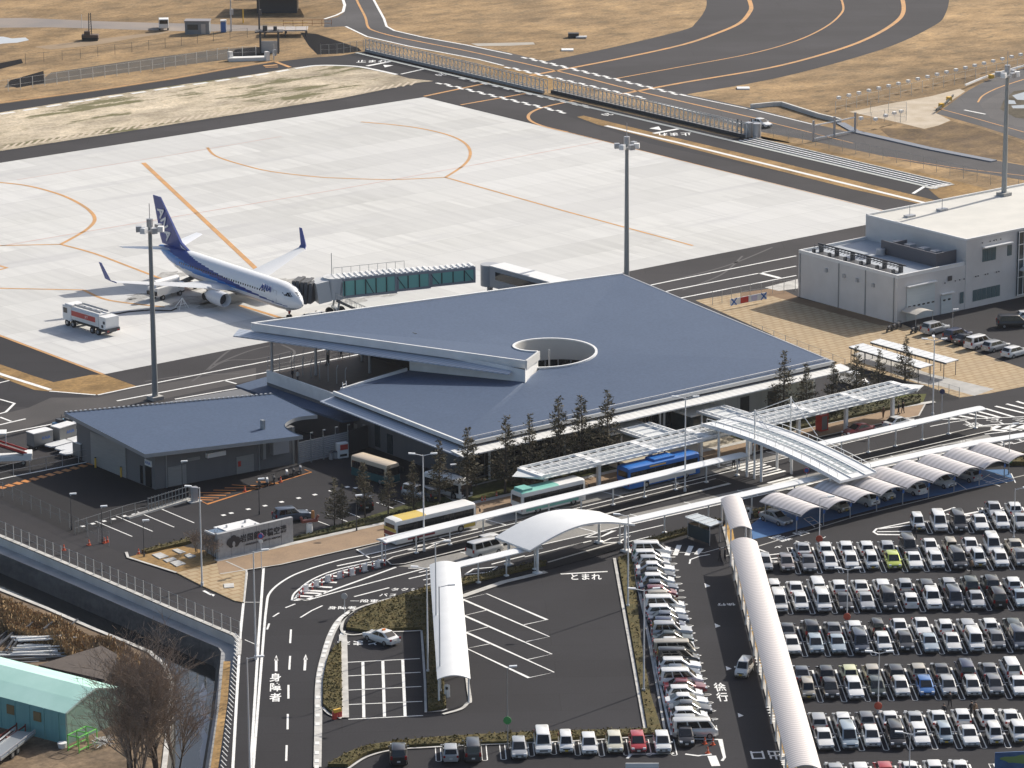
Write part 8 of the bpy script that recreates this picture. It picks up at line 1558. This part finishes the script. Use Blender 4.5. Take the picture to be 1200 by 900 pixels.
# ------------------------------------------------------------ people
def person_mesh(seed):
    r = random.Random(seed); st_ = r.uniform(.08, .2)
    V = [(0, 0, .95), (0, 0, 1.2), (0, 0, 1.42), (0, 0, 1.54), (0, .01, 1.66), (.1, st_*.2, .86), (.11, st_*.5, .48), (.11, st_, .06), (.11, st_+.12, .04), (-.1, -st_*.2, .86), (-.11, -st_*.3, .48), (-.11, -st_, .06), (-.11, -st_+.12, .04), (.2, 0, 1.4), (.26, -.06, 1.12), (.25, .06, .86), (-.2, 0, 1.4), (-.26, .06, 1.12), (-.25, .14, .88)]
    Ed = [(0, 1), (1, 2), (2, 3), (3, 4), (0, 5), (5, 6), (6, 7), (7, 8), (0, 9), (9, 10), (10, 11), (11, 12), (2, 13), (13, 14), (14, 15), (2, 16), (16, 17), (17, 18)]
    rad = [.15, .15, .15, .06, .1, .1, .075, .05, .05, .1, .075, .05, .05, .07, .05, .04, .07, .05, .04]
    me = bpy.data.meshes.new('person_skin'); me.from_pydata(V, Ed, []); o = bpy.data.objects.new('person_skin', me); COL.objects.link(o); md = o.modifiers.new('skin', 'SKIN'); o.modifiers.new('sub', 'SUBSURF').levels = 1
    for i, sv in enumerate(me.skin_vertices[0].data): sv.radius = (rad[i], rad[i]*(.75 if i in (1, 2) else 1)); sv.use_root = i == 0
    dg = bpy.context.evaluated_depsgraph_get(); dg.update(); out = bpy.data.meshes.new_from_object(o.evaluated_get(dg)); bpy.data.objects.remove(o); out.name = 'body'
    return out
PM = [person_mesh(i) for i in range(3)]; SKIN = mat('skin', (.45, .28, .2), .6); HAIR = mat('black_hair', (.015, .012, .012), .6); DK = mat('dark_cloth', (.018, .018, .022), .8); LT_ = mat('light_cloth', (.5, .48, .45), .8); BLC = mat('blue_cloth', (.06, .1, .2), .8); BRC = mat('brown_cloth', (.16, .1, .06), .8)
bvar = {}
def person(lab, p, hd, top, leg, k=0):
    key = (k, top.name, leg.name)
    if key not in bvar:
        me = PM[k % 3].copy(); me.materials.clear()
        for m_ in (top, leg, SKIN, BLACK): me.materials.append(m_)
        for f in me.polygons: z = f.center.z; f.material_index = 3 if z < .1 else 1 if z < .92 else 2 if z > 1.5 or (abs(f.center.x) > .2 and z < .95) else 0; f.use_smooth = True
        bvar[key] = me
    t = thing('person', lab, 'person', tuple(p), R(hd), 'people'); inst('body', bvar[key], t); b = MB()
    b.loft([[(.1*s*math.cos(a), -.012+.115*s*math.sin(a), z) for a in [2*math.pi*j/8 for j in range(8)]] for s, z in ((.95, 1.66), (1.06, 1.72), (.8, 1.78), (.3, 1.81))]); b.build('hair', HAIR, t, smooth=60)
person('person in dark clothes beside a pale one near the deck parapet', g(343, 446.5, 4.95), 30, DK, DK); person('person in a light coat near the deck parapet', g(349, 448.5, 4.95), 200, LT_, DK, 1); person('person in dark clothes standing alone mid deck', g(384, 428, 4.95), 90, DK, DK, 2)
person('person in dark clothes deeper under the high roof, left of two', g(400, 421, 4.95), 90, DK, DK); person('person in dark clothes deep under the high roof by a column', g(421, 418, 4.95), 60, DK, DK, 1); person('person in dark coat deep under the high roof, right of a column', g(425, 417, 4.95), 100, DK, BLC, 2)
person('person in black walking on the cream entrance paving, right one', g(779, 534), 0, DK, DK); person('person in black walking on the cream entrance paving, left one', g(772, 533), 20, DK, DK, 1); person('person in dark clothes at the rear corner of the blue bus', g(725, 556), 90, DK, DK, 2)
person('left of two people in dark clothes waiting at the bus crossing', g(859.5, 549), -80, DK, DK); person('right of two people in dark clothes waiting at the bus crossing', g(865, 548), -80, DK, BLC, 1); person('person in blue top under the arched roof', g(881, 529), 10, BLC, DK, 2); person('person in dark coat under the arched roof beside a pale one', g(889.5, 528), 170, DK, DK); person('person in pale top under the arched roof', g(893.5, 529), 0, LT_, DK, 1)
person('person in black at the right end of the sidewalk by the pergola', g(1058, 485), 90, DK, DK, 2); person('person in dark clothes half behind a pergola column', g(1053, 486), 30, DK, DK); person('person in brown beside a post at the right end of the sidewalk', g(1035, 491), 0, BRC, BRC, 1)
person('left of two people walking below the small flat shelter', g(843.5, 658), -120, DK, DK); person('right of two people walking below the small flat shelter', g(849.5, 658), -120, DK, DK, 1); person('person under the right island canopy facing the road', g(986.5, 523), 0, DK, DK, 2)
person('person in dark clothes at the first rank of the big car park by white hatching', g(1072, 631), -100, DK, DK); person('person in dark clothes in the aisle below the dark minivan', g(1138, 672), 180, BRC, DK, 1); person('person in dark suit behind the open hatchback at the bottom rank', g(1113, 829), -90, DK, DK, 2); person('person in dark clothes, left of two beside the bottom rank', g(1138, 840), 0, DK, DK); person('person in brown, right of two beside the bottom rank', g(1142.5, 841), 180, BRC, DK, 1); person('person in black between a white car and the open hatchback', g(1106, 843), -60, DK, DK)
# ------------------------------------------------------------ separate loose repeats into parts of their own
def split_parts(names):
    for o in [x for x in bpy.data.objects if x.type == 'MESH' and x.parent and x.name.split('.')[0] in names]:
        me = o.data; n = len(me.vertices); par = list(range(n))
        def find(i):
            while par[i] != i: par[i] = par[par[i]]; i = par[i]
            return i
        for e in me.edges: a, c = find(e.vertices[0]), find(e.vertices[1]); par[a] = c
        groups = {}
        for f in me.polygons: groups.setdefault(find(f.vertices[0]), []).append(f)
        if not 1 < len(groups) <= 100: continue
        vs = [v.co.copy() for v in me.vertices]; base = o.name.split('.')[0]
        for i, fs in enumerate(groups.values()):
            ids = sorted({v for f in fs for v in f.vertices}); mp = {v: k for k, v in enumerate(ids)}; nm = bpy.data.meshes.new(base); nm.from_pydata([tuple(vs[v]) for v in ids], [], [[mp[v] for v in f.vertices] for f in fs])
            for m_ in me.materials: nm.materials.append(m_)
            for k, f in enumerate(fs): nm.polygons[k].material_index = f.material_index; nm.polygons[k].use_smooth = f.use_smooth
            if i == 0: o.data = nm
            else: c = bpy.data.objects.new(base, nm); COL.objects.link(c); c.parent = o.parent
split_parts({'door', 'door_hood', 'wall_vent', 'vent_hood', 'downpipe', 'air_handler', 'shutter_window', 'door_window', 'column', 'corridor_column', 'post', 'posts', 'leg', 'yellow_panel', 'ridge_cap', 'window', 'roof_vent', 'catwalk', 'floodlight', 'side_window', 'maroon_stripe', 'green_stripe', 'white_graphic', 'skylight', 'skylight_slots', 'porch_glass', 'glass_door', 'shutter', 'cabin_windows', 'red_rail', 'tail_light', 'deck_panel', 'deck_railing', 'bracing', 'kerb_end', 'solar_frame', 'slats', 'stay', 'grille', 'track', 'yellow_lettering_band'})
# ------------------------------------------------------------ air between the camera and the far field
b = MB(); b.box((0, 0, 71.5), (7600, 7600, 153)); hz = b.build('haze', bpy.data.materials.new('haze_air'), kind='stuff')
m = hz.data.materials[0]; m.use_nodes = True; nt = m.node_tree; nt.nodes.remove(nt.nodes['Principled BSDF']); pv = N(nt, 'ShaderNodeVolumePrincipled'); pv.inputs['Color'].default_value = (.86, .9, 1, 1); pv.inputs['Density'].default_value = .00003; pv.inputs['Anisotropy'].default_value = .2
nt.links.new(pv.outputs[0], nt.nodes['Material Output'].inputs['Volume']); tag(hz, 'thin pale haze filling the air over the whole airport', 'haze', kind='stuff')
